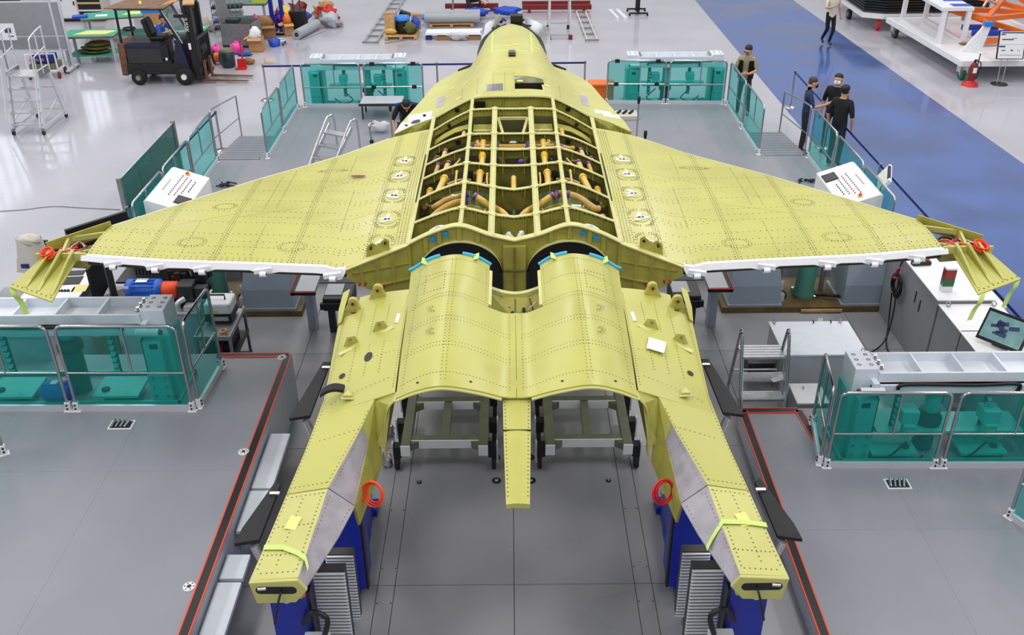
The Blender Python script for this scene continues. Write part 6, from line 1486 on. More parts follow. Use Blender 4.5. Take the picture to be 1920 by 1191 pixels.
bench('green-topped workbench with papers behind the first bench', -12.3, 31.2, 2.6, 1.0, .25)
solo('pattern_sheet', MB().prism([(-12.35, 31.0), (-11.3, 31.25), (-11.25, 31.6), (-12.2, 31.5)], .808, .82), 'paper_yellow', 'yellow sheet on the second green workbench', 'sheet')
solo('blue_folder', MB().box((-13.55, 30.7, .84), (.45, .3, .06), rz=.3), 'blue', 'blue folder at the left end of the second workbench', 'folder'); solo('paper_stack', MB().box((-12.95, 30.9, .82), (.35, .25, .02), rz=.2), 'paper', 'white papers on the second workbench', 'papers')
bench('green-topped workbench where the man in blue sits', -9.62, 29.0, 1.0, 1.1, 0)
solo('pattern_sheet', MB().prism([(-9.6, 28.7), (-9.2, 28.7), (-9.22, 29.3), (-9.6, 29.4)], .808, .815), 'paper_yellow', 'yellow sheet on the bench of the seated man', 'sheet'); solo('document', MB().box((-9.86, 28.75, .812), (.35, .25, .006), rz=.3), 'paper', 'white document before the seated man', 'papers')
bench('green-topped workbench at the top edge, left of the forklift mast', -8.9, 33.0, 1.6, 1.0, 0)
solo('grey_carton', MB().b0(-9.35, -8.75, 32.7, 33.3, .808, 1.2), 'paint_grey', 'pale grey carton on the bench behind the forklift roof', 'box')
solo('yellow_crate', MB().b0(-8.6, -8.15, 32.7, 33.3, .808, .9), 'yellow', 'flat yellow crate on the bench behind the mast', 'crate')
t = thing('panel_easel', 'blue padded panel standing behind the seated man', 'chair', (-11.0, 29.9, 0)); part('panel', MB().b0(-.3, .3, -.03, .03, 1.1, 1.5), 'sky_blue', t); part('leg', MB().b0(-.25, -.2, -.02, .02, 0, 1.1), 'galv', t); part('leg', MB().b0(.2, .25, -.02, .02, 0, 1.1), 'galv', t); part('board', MB().b0(-.2, .3, -.04, -.03, .75, 1.1), 'card', t)
def office_chair(label, x, y, rz):
    t = thing('swivel_stool', label, 'stool', (x, y, 0), rz, 'black swivel stools'); part('seat', MB().lathe((0, 0, .45), [(.16, 0), (.2, .03), (.19, .08), (.1, .1)], 16), 'black', t); part('stem', MB().cyl((0, 0, .08), (0, 0, .45), .03), 'steel', t)
    for k in range(5): a = k*1.257; part('spoke', MB().beam((0, 0, .1), (.26*math.cos(a), .26*math.sin(a), .07), .04, .03), 'black', t); part('caster', MB().ball((.26*math.cos(a), .26*math.sin(a), .035), .035, 8, 6), 'black', t)
office_chair('black swivel stool between the first two workbenches', -12.6, 29.9, 0); office_chair('black swivel stool under the second workbench', -12.0, 30.5, .4)
# ---- storage cabinets along the top left
def cabinet(label, x, y, w, h, d, rz, rows, doors=True):
    t = thing('storage_cabinet', label, 'cabinet', (x, y, 0), rz, 'white storage cabinets')
    part('carcass', MB().b0(-w/2, w/2, -d/2+.02, d/2, .1, h), 'cover_cloth', t, bevel=.006); part('plinth', MB().b0(-w/2, w/2, -d/2+.04, d/2, 0, .1), 'black', t)
    part('door', MB().b0(-w/2+.02, -.02, -d/2-.005, -d/2+.02, .14, h-.05), 'paint_white', t); part('door_handle', MB().b0(-.1, -.06, -d/2-.03, -d/2-.005, h*.45, h*.55), 'black', t)
    part('door_emblem', MB().plate([(-w*.36, -d/2-.008, h*.72), (-w*.29, -d/2-.008, h*.9), (-w*.22, -d/2-.008, h*.72), (-w*.29, -d/2-.008, h*.54)], (0, .004, 0)), 'ink', t)
    for k in range(rows):
        z0 = .18+(h-.28)*k/rows; z1 = .18+(h-.28)*(k+.72)/rows; part('bin_row', MB().b0(.04, w/2-.04, -d/2-.002, -d/2+.022, z0, z1), 'black', t); part('row_label', MB().b0(.04, w/2-.04, -d/2-.006, -d/2, z1, z1+.04), ('paper', 'yellow', 'tape_white', 'yellow')[k % 4], t)
    part('top_bins', MB().b0(-w*.3, w*.4, -d*.3, d*.3, h, h+.1), 'dark_navy', t)
    return t
cabinet('white storage cabinet with a blue diamond emblem and open shelves', -14.9, 34.1, 1.7, 1.25, .8, .0, 4); cabinet('white storage cabinet at the upper left corner, cut by the photo edge', -18.2, 35.2, 1.8, 1.25, .8, .0, 3)
t = thing('parts_rack', 'dark open rack with yellow and green bins next to the cabinets', 'rack', (-12.6, 35.2, 0)); part('frame', MB().b0(-.9, -.85, -.3, .3, 0, 1.3).b0(.85, .9, -.3, .3, 0, 1.3).b0(-.9, .9, -.3, .3, 1.2, 1.24).b0(-.9, .9, -.3, .3, .6, .64), 'charcoal', t)
for k in range(7): part('bin', MB().b0(-.85+.24*k, -.65+.24*k, -.28, .25, 1.24 if k % 2 else .64, 1.42 if k % 2 else .85), ('yellow', 'black', 'green', 'khaki', 'black', 'yellow', 'black')[k], t)
t = thing('wood_trestle', 'brown slatted trestle leaning at the top left edge', 'trestle', (-15.95, 35.6, 0))
for k in range(7): part('slat', MB().beam((-.9+.28*k, 0, .3), (-.6+.28*k, .3, 1.1), .08, .04), 'rust', t)
part('rail', MB().cyl((-1.1, -.05, .3), (.9, -.05, .5), .025), 'alu_white', t); part('rail', MB().cyl((-1.1, .3, .0), (.9, .32, 1.15), .025), 'alu_white', t)
# ---- carts on castors under the partition
def tool_cart(label, x, y, m1):
    t = thing('parts_cart', label, 'cart', (x, y, 0), .1, 'low wheeled parts carts')
    part('frame', MB().b0(-.42, .42, -.3, -.27, .2, .24).b0(-.42, .42, .27, .3, .2, .24).b0(-.42, -.39, -.3, .3, .2, .24).b0(.39, .42, -.3, .3, .2, .24), 'paint_white', t)
    for sx in (-.4, .4):
        for sy in (-.28, .28): part('post', MB().b0(sx-.015, sx+.015, sy-.015, sy+.015, .2, .7), 'paint_white', t); part('caster', MB().cyl((sx-.025, sy, .09), (sx+.025, sy, .09), .09, n=14), 'dark_red', t)
    part('crate', MB().b0(-.3, .3, -.2, .2, .45, .62), m1, t); part('tray', MB().b0(-.36, .36, -.26, .26, .25, .4), 'olive_frame', t); part('rail', MB().cyl((-.4, -.28, .7), (.4, -.28, .7), .014), 'paint_white', t)
    for k in range(3): part('casting', MB().cyl((-.3+.15*k, -.2, .5), (-.2+.15*k, .1, .6), .05), 'card', t)
tool_cart('low white cart with blue crates behind the rolling ladder rail', -13.2, 27.0, 'belt'); tool_cart('low cart with blue lid seen through the left railing of the rolling ladder', -15.9, 27.2, 'belt')
# ---- steel bin with open lid, wire shelf
t = thing('steel_bin', 'large open galvanised steel bin with its lid up, right of the forklift', 'bin', (-8.45, 30.45, 0), -.12)
part('wall', MB().b0(-.5, .5, -.45, -.43, .05, .72), 'galv', t); part('wall', MB().b0(-.5, .5, .43, .45, .05, .72), 'galv', t); part('wall', MB().b0(-.5, -.48, -.45, .45, .05, .72), 'galv', t); part('wall', MB().b0(.48, .5, -.45, .45, .05, .72), 'galv', t); part('bottom', MB().b0(-.5, .5, -.45, .45, 0, .08), 'charcoal', t)
part('lid', MB().plate([(-.52, -.4, .72), (-.52, .45, .72), (-.62, .45, 1.4), (-.62, -.3, 1.42)], (.02, 0, 0)), 'galv', t); part('lid_bar', MB().cyl((-.62, -.35, 1.43), (-.62, .5, 1.43), .02), 'alu_white', t); part('toolbox', MB().b0(-.35, .05, -.35, -.05, .72, .85), 'bin_green', t, bevel=.02)
t = thing('wire_shelf', 'grey wire mesh shelf behind the forklift mast', 'shelf', (-9.1, 31.6, 0), .15)
for k in range(7): part('wire', MB().cyl((-.5+.15*k, -.25, .1), (-.5+.15*k, -.25, 1.35), .012, n=6), 'galv', t)
for k in range(6): part('shelf_wire', MB().cyl((-.55, -.25, .2+.22*k), (.5, -.25, .2+.22*k), .012, n=6), 'galv', t); part('shelf_row', MB().b0(-.5, .45, -.2, .2, .22+.22*k, .3+.22*k), ('charcoal', 'blue', 'cab_grey', 'charcoal', 'paint_grey', 'green_mat')[k], t)
part('top_sheet', MB().box((0, .1, 1.42), (1.3, .5, .02), rz=.2), 'paper', t)
# ---- rubbish, bags, cartons
def gp(px, py): return P(px, py, 0)
def bag(label, px, py, r, m, seed): q = gp(px, py); return solo('plastic_bag', MB().blob((q.x, q.y, r[2]*.85), r, seed, amp=.22, flat=.15).cyl((q.x, q.y, r[2]*1.5), (q.x+.04, q.y, r[2]*1.95), .03, .07, 8), m, label, 'bag', 'bags by the bins')
bag('pink plastic bag left of the dark bin', 408, 107, (.2, .18, .2), 'pink', 3); bag('bright pink plastic bag behind the red dustpan', 445, 100, (.22, .18, .18), 'pink', 8)
q = gp(428, 127); t = thing('waste_bin', 'round dark green waste bin with pale lid', 'bin', (q.x, q.y+.1, 0)); part('body', MB().lathe((0, 0, 0), [(.17, 0), (.2, .05), (.2, .42), (.17, .45)], 18), 'bin_green', t); part('lid', MB().lathe((0, 0, .45), [(.19, 0), (.17, .06), (.08, .1)], 18), 'olive_frame', t)
q = gp(408, 122); t = thing('orange_reel', 'orange and black reel beside the dark waste bin', 'reel', (q.x, q.y+.1, 0)); part('drum', MB().cyl((-.08, 0, .2), (.08, 0, .2), .14), 'orange', t)
for x in (-.1, .1): part('flange', MB().cyl((x-.01, 0, .2), (x+.01, 0, .2), .2, n=18), 'black', t)
def dustpan(label, px, py, s=1.0):
    q = gp(px, py); t = thing('dustpan', label, 'dustpan', (q.x, q.y+.05, 0), 0, 'red dustpans'); part('pan', MB().plate([(-.17*s, -.12, 0), (.17*s, -.12, 0), (.13*s, .1, .02), (.13*s, .12, .24*s), (-.13*s, .12, .24*s), (-.13*s, .1, .02)], (0, .02, .02)).box((0, -.0, .02), (.3*s, .24, .02)), 'red', t); part('handle', MB().cyl((.04, .12, .2*s), (.02, .16, .78*s), .022), 'red', t)
    return t
dustpan('red long-handled dustpan in front of the dark waste bin', 452, 130); dustpan('red long-handled dustpan beside the black bin', 530, 33, .9)
solo('scrap_heap', MB().blob((gp(452, 120).x+.25, gp(452, 120).y, .08), (.16, .12, .1), 40, amp=.3), 'card_dark', 'small heap of brown scrap beside the front dustpan', 'scrap', kind='stuff'); solo('paper_scrap', MB().blob((gp(460, 105).x, gp(460, 105).y, .06), (.2, .1, .07), 41, amp=.3), 'cloth_blue', 'crumpled blue wrapper behind the front dustpan', 'wrapper')
def carton(label, x, y, w, d, h, rz, fill=None, m='card'):
    t = thing('cardboard_box', label, 'box', (x, y, 0), rz, 'cardboard boxes by the rubbish corner'); part('carton', MB().b0(-w/2, w/2, -d/2, -d/2+.01, 0, h).b0(-w/2, w/2, d/2-.01, d/2, 0, h).b0(-w/2, -w/2+.01, -d/2, d/2, 0, h).b0(w/2-.01, w/2, -d/2, d/2, 0, h).b0(-w/2, w/2, -d/2, d/2, 0, .02), m, t)
    part('flap', MB().box((0, -d/2-.07, h-.02), (w, .16, .008), R=Matrix.Rotation(.35, 3, 'X')), m, t); part('flap', MB().box((-w/2-.07, 0, h-.02), (.16, d, .008), R=Matrix.Rotation(-.3, 3, 'Y')), m, t)
    if fill: part('contents', MB().blob((0, 0, h+.08), (w*.42, d*.42, .22), int(abs(x*10)), amp=.2), fill, t)
    return t
carton('cardboard box stuffed with white film, in front of the steel bin', gp(480, 98).x, gp(480, 98).y+.2, .42, .4, .42, .05, 'paper'); carton('cardboard box with clutter below the blue posts', -7.9, 31.3, .6, .4, .4, .2, 'card_dark', 'card_dark'); carton('orange-brown box left of the grey roll', -7.25, 31.62, .3, .35, .38, .4, 'orange')
solo('blue_basket', MB().lathe((-7.4, 30.15, 0), [(.16, 0), (.2, .22), (.19, .22), (.15, .02)], 4), 'blue', 'blue plastic basket beside the wheeled dolly', 'basket'); solo('blue_basket', MB().lathe((-7.98, 29.95, 0), [(.13, 0), (.16, .18), (.15, .18), (.12, .02)], 4), 'belt', 'blue basket half hidden behind the film-stuffed box', 'basket')
q = gp(522, 85); t = thing('wheel_dolly', 'small round wheeled dolly beside the blue basket', 'dolly', (q.x+.05, q.y+.1, 0)); part('ring', MB().torus((0, 0, .14), .17, .02, (0, 0, 1), 20, 6), 'alu_white', t); part('cross', MB().b0(-.17, .17, -.02, .02, .12, .15).b0(-.02, .02, -.17, .17, .12, .15), 'alu_white', t)
for k in range(4): a = .7+k*PI/2; part('caster', MB().cyl((.17*math.cos(a)-.015, .17*math.sin(a), .05), (.17*math.cos(a)+.015, .17*math.sin(a), .05), .05), 'charcoal', t)
for k, (x, lb) in enumerate(((-7.85, 'blue upright steel post, left of the pair'), (-7.52, 'blue upright steel post, right of the pair'))): solo('blue_post', MB().b0(x-.06, x+.06, 32.1, 32.2, 0, 1.9).b0(x-.12, x+.12, 32.0, 32.3, 0, .03), 'jig_blue', lb, 'post', 'blue upright posts')
t = thing('black_bin', 'square black bin with poles standing in it', 'bin', (-7.0, 32.15, 0)); part('body', MB().b0(-.25, .25, -.22, .22, 0, .68), 'black', t, bevel=.02); part('handle', MB().torus((.27, -.05, .4), .06, .012, (0, 1, 0), 12, 5), 'black', t)
for x in (-.12, .1): part('pole', MB().cyl((x, 0, .6), (x, .02, 1.5), .018), 'charcoal', t)
rr = random.Random(31)
for k, (x, y, m, lb) in enumerate(((-8.35, 31.9, 'pink', 'magenta cloth bundle behind the blue posts'), (-7.65, 32.6, 'purple', 'purple bundle between the blue posts'), (-10.0, 32.2, 'cover_cloth', 'beige bundle behind the steel bin lid'), (-7.1, 32.9, 'cloth_blue', 'blue white bag behind the black bin'), (-6.2, 33.5, 'red', 'red bundle at the top edge right of the poles'), (-7.75, 33.4, 'yellow', 'yellow bag at the top edge'), (-6.0, 32.6, 'paint_grey', 'grey bag by the far red dustpan'), (-6.5, 34.0, 'card', 'brown bundle at the top photo edge'), (-7.4, 34.0, 'dark_red', 'dark red bundle at the top photo edge'))):
    solo('bundle', MB().blob((x, y, .22), (.3, .25, .28), 50+k, amp=.5, flat=.25), m, lb, 'bundle', 'bundles in the rubbish corner')
solo('broom_head', MB().blob((gp(555, 27).x, gp(555, 27).y, .06), (.2, .08, .06), 70, amp=.1), 'khaki', 'brown brush head lying right of the far dustpan', 'brush')
t = thing('carpet_roll', 'rolled grey floor covering lying on the floor right of the black bin', 'roll', (-6.85, 30.95, 0), 0)
e_ = V(-6.45, 32.4, 0); d_ = V(e_.x-t.location.x, e_.y-t.location.y, 0); part('roll', MB().cyl((0, 0, .16), (d_.x, d_.y, .16), .16, n=20), 'roll_grey', t); part('roll_core', MB().cyl((-.003*d_.x, -.003*d_.y, .16), (.0, .0, .16), .07, n=14), 'charcoal', t); part('loose_edge', MB().plate([(.2, -.05, .01), (d_.x+.35, d_.y-.25, .01), (d_.x+.3, d_.y-.1, .01), (.2, .1, .01)], (0, 0, .01)), 'roll_grey', t)
q = gp(548, 66); solo('umbrella', MB().tube([(q.x-.55, q.y, .04), (q.x, q.y, .04), (q.x+.3, q.y+.02, .03)], [.05, .03, .012], 8), 'black', 'folded black umbrella in front of the grey roll', 'umbrella')
q = gp(505, 120); t = thing('dry_leaf', 'curled yellow-brown scrap lying alone on the white floor', 'scrap', (q.x, q.y, 0)); part('blade', MB().grid([[V(-.17+.06*i, -.04*math.sin(PI*i/6), .01+.05*math.sin(PI*i/6)) for i in range(7)], [V(-.17+.06*i, .06*math.sin(PI*i/6), .02+.06*math.sin(PI*i/6)) for i in range(7)]], .006), 'wood', t); part('stalk', MB().cyl((-.12, .02, .05), (-.14, .02, .16), .01), 'wood', t)
# ---- ladders lying on the floor
def flat_ladder(label, a, b, w, m):
    a = V(a[0], a[1], .04); b = V(b[0], b[1], .04); L = (b-a).length; t = thing('ladder_section', label, 'ladder', (a.x, a.y, 0), math.atan2(b.y-a.y, b.x-a.x)-PI/2, 'ladder sections lying on the floor')
    for x in (0, w): part('stile', MB().b0(x-.025, x+.025, 0, L, 0, .07), m, t)
    n = int(L/.8)
    for k in range(n+1): part('rung', MB().b0(-.06, w+.06, k*.8, k*.8+.06, .02, .06), 'galv', t)
flat_ladder('aluminium ladder section lying on the white floor left of the pallet', (-4.62, 30.4), (-4.3, 38.0), .4, 'alu'); flat_ladder('pale ladder section lying right of the stepladder', (2.45, 30.45), (2.3, 37.5), .32, 'cover_cloth')
t = thing('stepladder', 'aluminium stepladder standing beyond the nose, cut by the top edge', 'ladder', (1.6, 30.75, 0))
for x in (-.34, .34): part('stile', MB().beam((x, 0, .05), (x*.85, .55, 2.3), .05, .07), 'alu', t); part('rear_leg', MB().beam((x, 1.4, .05), (x*.85, .62, 2.3), .04, .05), 'alu', t); part('foot', MB().b0(x-.06, x+.06, -.08, .08, 0, .14), 'dark_red', t); part('rear_foot', MB().b0(x-.04, x+.04, 1.34, 1.46, 0, .12), 'black', t)
for k in range(6): z = .12+.36*k; part('step', MB().b0(-.32, .32, z*.24-.04, z*.24+.05, z-.02, z+.02), 'alu', t)
# ---- pallet with clutter
q = P(745, 76, 0)
def pallet(name, label, x, y, w, d, rz):
    t = thing(name, label, 'pallet', (x, y, 0), rz, 'wooden pallets')
    for k in range(6): part('deck_board', MB().b0(-w/2+.02, w/2-.02, -d/2+d*k/6, -d/2+d*(k+.7)/6, .1, .125), 'wood', t)
    for k in range(3): xx = -w/2+.06+(w-.12)*k/2; part('bearer', MB().b0(xx-.05, xx+.05, -d/2, d/2, .02, .1), 'wood', t)
    for k in range(3): yy = -d/2+.06+(d-.2)*k/2; part('base_board', MB().b0(-w/2, w/2, yy, yy+.08, 0, .02), 'wood', t)
pallet('cluttered_pallet', 'wooden pallet carrying a blue drum, paper sacks and cartons', -3.5, 31.35, 1.05, 1.15, .02)
t = thing('blue_drum', 'black drum with bright blue lid on the cluttered pallet', 'drum', (-3.45, 31.25, .125)); part('body', MB().lathe((0, 0, 0), [(.22, 0), (.23, .03), (.23, .42)], 20), 'black', t); part('lid', MB().lathe((0, 0, .42), [(.24, 0), (.24, .1), (.2, .12)], 20), 'sky_blue', t)
t = thing('paper_sack', 'tall tan paper sack at the left of the cluttered pallet', 'sack', (-3.85, 31.15, .125)); part('sack', MB().b0(-.16, .16, -.12, .12, 0, .62), 'wood', t, bevel=.04); part('fold', MB().box((0, -.02, .64), (.3, .18, .06), rz=.1), 'card', t); part('strap', MB().blob((.02, -.14, .1), (.2, .06, .09), 6), 'pipe', t)
solo('black_crate', MB().box((-3.45, 31.75, .5), (.36, .3, .36), R=Matrix.Rotation(.35, 3, 'Y')).b0(-3.6, -3.3, 31.6, 31.9, .125, .35), 'black', 'black tilted crate on top of the cluttered pallet', 'crate'); carton2 = solo('small_carton', MB().b0(-3.2, -2.9, 31.6, 31.9, .4, .62).b0(-3.18, -2.92, 31.62, 31.88, .125, .4), 'card', 'open brown carton at the back of the cluttered pallet', 'box')
solo('blue_bag', MB().blob((-3.05, 31.35, .38), (.13, .12, .2), 61, amp=.25), 'blue', 'blue plastic bag at the right of the cluttered pallet', 'bag'); solo('grey_sack', MB().blob((-3.2, 31.05, .32), (.2, .15, .2), 62, amp=.25), 'khaki', 'grey-brown sack at the front of the cluttered pallet', 'sack'); solo('white_sack', MB().blob((-3.8, 31.6, .38), (.25, .15, .22), 63, amp=.2), 'paper', 'white sack behind the paper sack', 'sack')
q = gp(740, 80); solo('metal_rod', MB().cyl((q.x-.3, q.y-.1, .015), (q.x+.35, q.y+.25, .015), .014), 'galv', 'thin metal rod lying against the cluttered pallet', 'rod')
pallet('roll_pallet', 'wooden pallet under two grey carpet rolls', -1.95, 32.9, 1.5, 1.0, 0)
for k, (y, z, lb) in enumerate(((32.55, .29, 'pale grey carpet roll on the pallet, front one'), (32.95, .31, 'pale grey carpet roll on the pallet, back one'))): solo('carpet_roll', MB().cyl((-2.85, y, z), (-1.0, y+.03, z), .16, n=18), 'roll_grey', lb, 'roll', 'carpet rolls on the pallet')
t = thing('white_boards', 'stack of white boards with crumpled film on low timbers', 'boards', (-1.75, 31.0, 0)); part('board', MB().b0(-.95, 1.0, -.25, .3, .16, .19), 'sheet_white', t); part('board', MB().box((.05, .05, .21), (1.95, .5, .03), rz=.04), 'sheet_white', t); part('timber', MB().b0(-.6, .8, -.28, -.18, .0, .12), 'card_dark', t); part('timber', MB().b0(-.6, .8, .1, .2, .0, .16), 'card_dark', t); part('film', MB().blob((.1, -.32, .14), (.3, .1, .12), 66, amp=.3), 'film', t); part('blue_block', MB().b0(-.95, -.75, -.2, 0, 0, .1), 'belt', t)
for k, (x, y) in enumerate(((-1.15, 33.6), (-.1, 33.75))): solo('blue_sheet', MB().blob((x, y, .25), (.45, .25, .14), 80+k, amp=.25), 'blue', ('heap of blue sheeting beyond the carpet rolls', 'heap of blue sheeting just left of the nose')[k], 'sheeting')
solo('sky_sheet', MB().blob((-2.7, 33.4, .16), (.4, .2, .1), 83, amp=.2), 'sky_blue', 'light blue sheeting behind the carpet rolls', 'sheeting')
for k, (x0, x1, y, lb) in enumerate(((-2.3, -.4, 34.9, 'dark red steel beam beyond the blue sheeting'), (.45, 2.9, 35.2, 'dark red steel beam behind the stepladder, far one'), (.45, 2.9, 34.6, 'dark red steel beam behind the stepladder, near one'))): solo('red_beam', MB().b0(x0, x1, y-.06, y+.06, .1, .26).b0(x0+.2, x0+.3, y-.1, y+.1, 0, .1).b0(x1-.3, x1-.2, y-.1, y+.1, 0, .1), 'dark_red', lb, 'beam', 'dark red beams')
t = thing('post_stand', 'grey steel post on a round base by the red beams', 'post', (-2.0, 34.6, 0)); part('pole', MB().cyl((0, 0, 0), (0, 0, 1.3), .035), 'galv', t); part('base', MB().cyl((0, 0, 0), (0, 0, .03), .15, n=18), 'galv', t)
t = thing('black_frame_stand', 'black castor stand at the top edge right of the ladders', 'stand', (4.5, 34.3, 0)); part('column', MB().b0(-.08, .08, -.04, .04, .1, 1.2), 'black', t)
for y in (-.35, .35): part('foot', MB().b0(-.33, .33, y-.03, y+.03, .06, .11), 'black', t); part('caster', MB().b0(-.34, -.28, y-.03, y+.03, 0, .06).b0(.28, .34, y-.03, y+.03, 0, .06), 'black', t)
part('spine', MB().b0(-.04, .04, -.35, .35, .08, .12), 'black', t)
t = thing('white_profiles', 'two white profiles lying on the floor by the black stand', 'profiles', (3.85, 34.0, 0), .12)
part('profile', MB().b0(-.25, -.15, -.6, .7, 0, .08), 'paint_white', t); part('profile', MB().b0(.0, .12, -.65, .7, 0, .08), 'paint_white', t)
t = thing('low_table_frame', 'low steel framed step on the far platform left of the crouching worker', 'step', (-3.05, 22.5, ZF)); part('top', MB().b0(-.55, .45, -.35, .3, .34, .38), 'paint_grey', t); part('edge', MB().b0(-.57, .47, -.37, -.34, .33, .39), 'charcoal', t)
for x in (-.5, .4):
    for y in (-.3, .25): part('leg', MB().b0(x-.02, x+.02, y-.02, y+.02, 0, .34), 'charcoal', t)
t = thing('hoop_steps', 'aluminium steps with hoop handrails in front of the left wing leading edge', 'ladder', (-3.55, 19.0, ZF), -.5)
for x in (-.3, .3): part('hoop', MB().tube(smooth_pts([(x, -.9, .05), (x, -.1, .95), (x, .08, 1.05), (x, .22, .95), (x, .25, .02)], 5), .022, 8), 'alu', t)
for k in range(4): part('tread', MB().b0(-.28, .28, -.85+.22*k, -.65+.22*k, .16+.2*k, .19+.2*k), 'alu', t); 
part('stile', MB().beam((-.28, -.85, .1), (-.28, .05, .9), .02, .08), 'alu', t); part('stile', MB().beam((.28, -.85, .1), (.28, .05, .9), .02, .08), 'alu', t)
q = P(712, 240, ZF+.1); solo('blue_clear_bag', MB().blob((q.x, q.y, ZF+.14), (.22, .15, .12), 90, amp=.25), 'film', 'pale blue plastic bag on the platform beside the crouching worker', 'bag')
q = P(697, 268, ZF); t = thing('floor_lever', 'steel lever standing on the platform before the plastic bag', 'lever', (q.x, q.y, ZF)); part('rod', MB().tube(smooth_pts([(0, 0, .03), (-.02, 0, .35), (-.03, .05, .42), (.06, .1, .42)], 4), .025, 8), 'steel', t); part('foot', MB().ball((0, 0, .04), .05), 'black', t)
t = thing('white_tool_case', 'white case with black tools on the platform right of the cheek', 'case', (2.55, 22.2, ZF)); part('case', MB().b0(-.55, .5, -.25, .2, 0, .1), 'cover_cloth', t, bevel=.01)
for k in range(6): part('tool', MB().cyl((-.45+.15*k, -.1, .12), (-.35+.15*k, .1, .12), .03), 'black', t)
solo('dark_helmet', MB().ball((1.62, 23.0, .75), (.22, .2, .2)).cyl((1.62, 23.0, 0), (1.62, 23.0, .6), .03), 'black', 'black rounded cover on a stand right of the nose', 'cover'); t = thing('orange_crate', 'orange plastic crate beside the back right glass rail', 'crate', (2.35, 24.1, 0)); part('tub', MB().b0(-.3, .3, -.2, .2, 0, .5), 'orange', t, bevel=.02); part('rim', MB().b0(-.33, .33, -.23, .23, .5, .55), 'orange', t)

# ---- right side: transport trolleys, extinguisher, sign
t = thing('transport_trolley', 'white transport trolley carrying a white frame with blue stripes', 'trolley', (12.1, 25.6, 0))
part('deck', MB().plate([(0.15, 0.1, .42), (3.9, 0.1, .42), (3.7, 5.3, .42), (-.1, 5.3, .42)], (0, 0, .16)), 'paint_white', t, bevel=.01)
for k in range(9): part('side_print', MB().b0(.1-.005*k*.0-.012, .1+.0, 1.9+.17*k, 1.9+.17*k+.1, .45, .53), 'cab_grey', t)
for (x, y, m) in ((.35, .35, 'wheel_green'), (.15, 5.0, 'charcoal'), (3.4, .35, 'wheel_green'), (3.3, 5.0, 'charcoal')):
    w_ = part('caster_fork', MB().b0(x-.12, x+.1, y-.12, y+.12, .22, .42), 'alu', t); part('wheel', MB().cyl((x-.05, y, .17), (x+.05, y, .17), .17, n=20), m, w_); part('hub', MB().cyl((x-.06, y, .17), (x+.06, y, .17), .05, n=12), 'alu', w_)
for (x, y) in ((.2, 4.75), (.9, 4.75), (.25, 2.0), (.95, 2.0), (.92, 3.4)): part('upright', MB().b0(x-.06, x+.06, y-.06, y+.06, .58, 1.5), 'paint_white', t)
tb = part('top_beam', MB().b0(.12, 1.04, 1.92, 4.85, 1.5, 1.6), 'paint_white', t, bevel=.006)
for k in range(4): part('blue_stripe', MB().b0(.5, 1.04, 2.05+.7*k, 2.38+.7*k, 1.6, 1.606), 'blue', tb)
part('lower_beam', MB().b0(.15, .25, 2.0, 4.75, .58, .68).b0(.87, .97, 2.0, 4.75, .58, .68), 'paint_white', t)
for k in range(2): part('blue_arm', MB().b0(1.15, 2.2, 2.6-.7*k, 2.72-.7*k, .8, .94), 'blue', t)
part('post_bracket', MB().plate([(.5, 1.0, .58), (1.0, .9, .58), (1.15, .95, 1.3), (.98, .98, 1.3)], (0, .08, 0)), 'paint_white', t); part('post_cap', MB().b0(.96, 1.18, .9, 1.06, 1.3, 1.42), 'sky_blue', t); part('stop_foot', MB().cyl((-.12, 4.2, .3), (-.12, 4.2, .42), .02).cyl((-.12, 4.2, .24), (-.12, 4.2, .3), .07), 'black', t)
solo('brown_tool', MB().blob((13.0, 27.4, .62), (.14, .07, .035), 95, amp=.15), 'card_dark', 'small brown tool lying on the trolley deck', 'tool')
t = thing('welded_truss', 'orange welded truss frame resting on the white trolley', 'truss', (13.35, 27.2, .58))
pts = {'a': (0, 0, .15), 'b': (1.9, .2, .15), 'c': (2.0, 2.9, .95), 'd': (.2, 3.1, .95), 'e': (-.55, 1.5, .75), 'f': (2.3, 1.4, .6), 'g': (.1, .1, .75), 'h': (.9, 3.2, .3)}
for p_, q_ in (('a', 'b'), ('c', 'd'), ('e', 'd'), ('e', 'g'), ('g', 'a'), ('g', 'f'), ('e', 'f'), ('f', 'c'), ('f', 'b'), ('g', 'c'), ('d', 'f'), ('d', 'h'), ('e', 'b')): part('beam', MB().beam(pts[p_], pts[q_], .13, .13), 'orange', t)
part('foot', MB().b0(-.06, .06, -.06, .06, 0, .15), 'galv', t); part('foot', MB().b0(1.84, 1.96, .14, .26, 0, .15), 'galv', t); part('foot', MB().b0(.84, .96, 3.14, 3.26, 0, .3), 'galv', t)
part('clamp', MB().tube(smooth_pts([(.3, .9, .9), (.5, 1.1, 1.05), (.8, 1.2, .95), (.9, 1.4, 1.3)], 4), .04, 6), 'alu', t)
t = thing('loaded_trolley', 'white trolley loaded with a stack of black panels at the top right', 'trolley', (11.5, 31.4, 0)); part('deck', MB().plate([(0, 0.3, .4), (.6, 0, .4), (4.2, 0.1, .4), (4.2, 4.0, .4), (0, 4.0, .4)], (0, 0, .12)), 'paint_white', t)
for k in range(9): part('panel', MB().plate([(.1, .5, .53+.085*k), (.7, .2, .53+.085*k), (4.1, .3, .53+.085*k), (4.1, 3.9, .53+.085*k), (.1, 3.9, .53+.085*k)], (0, 0, .06)), 'charcoal' if k == 0 else 'black', t)
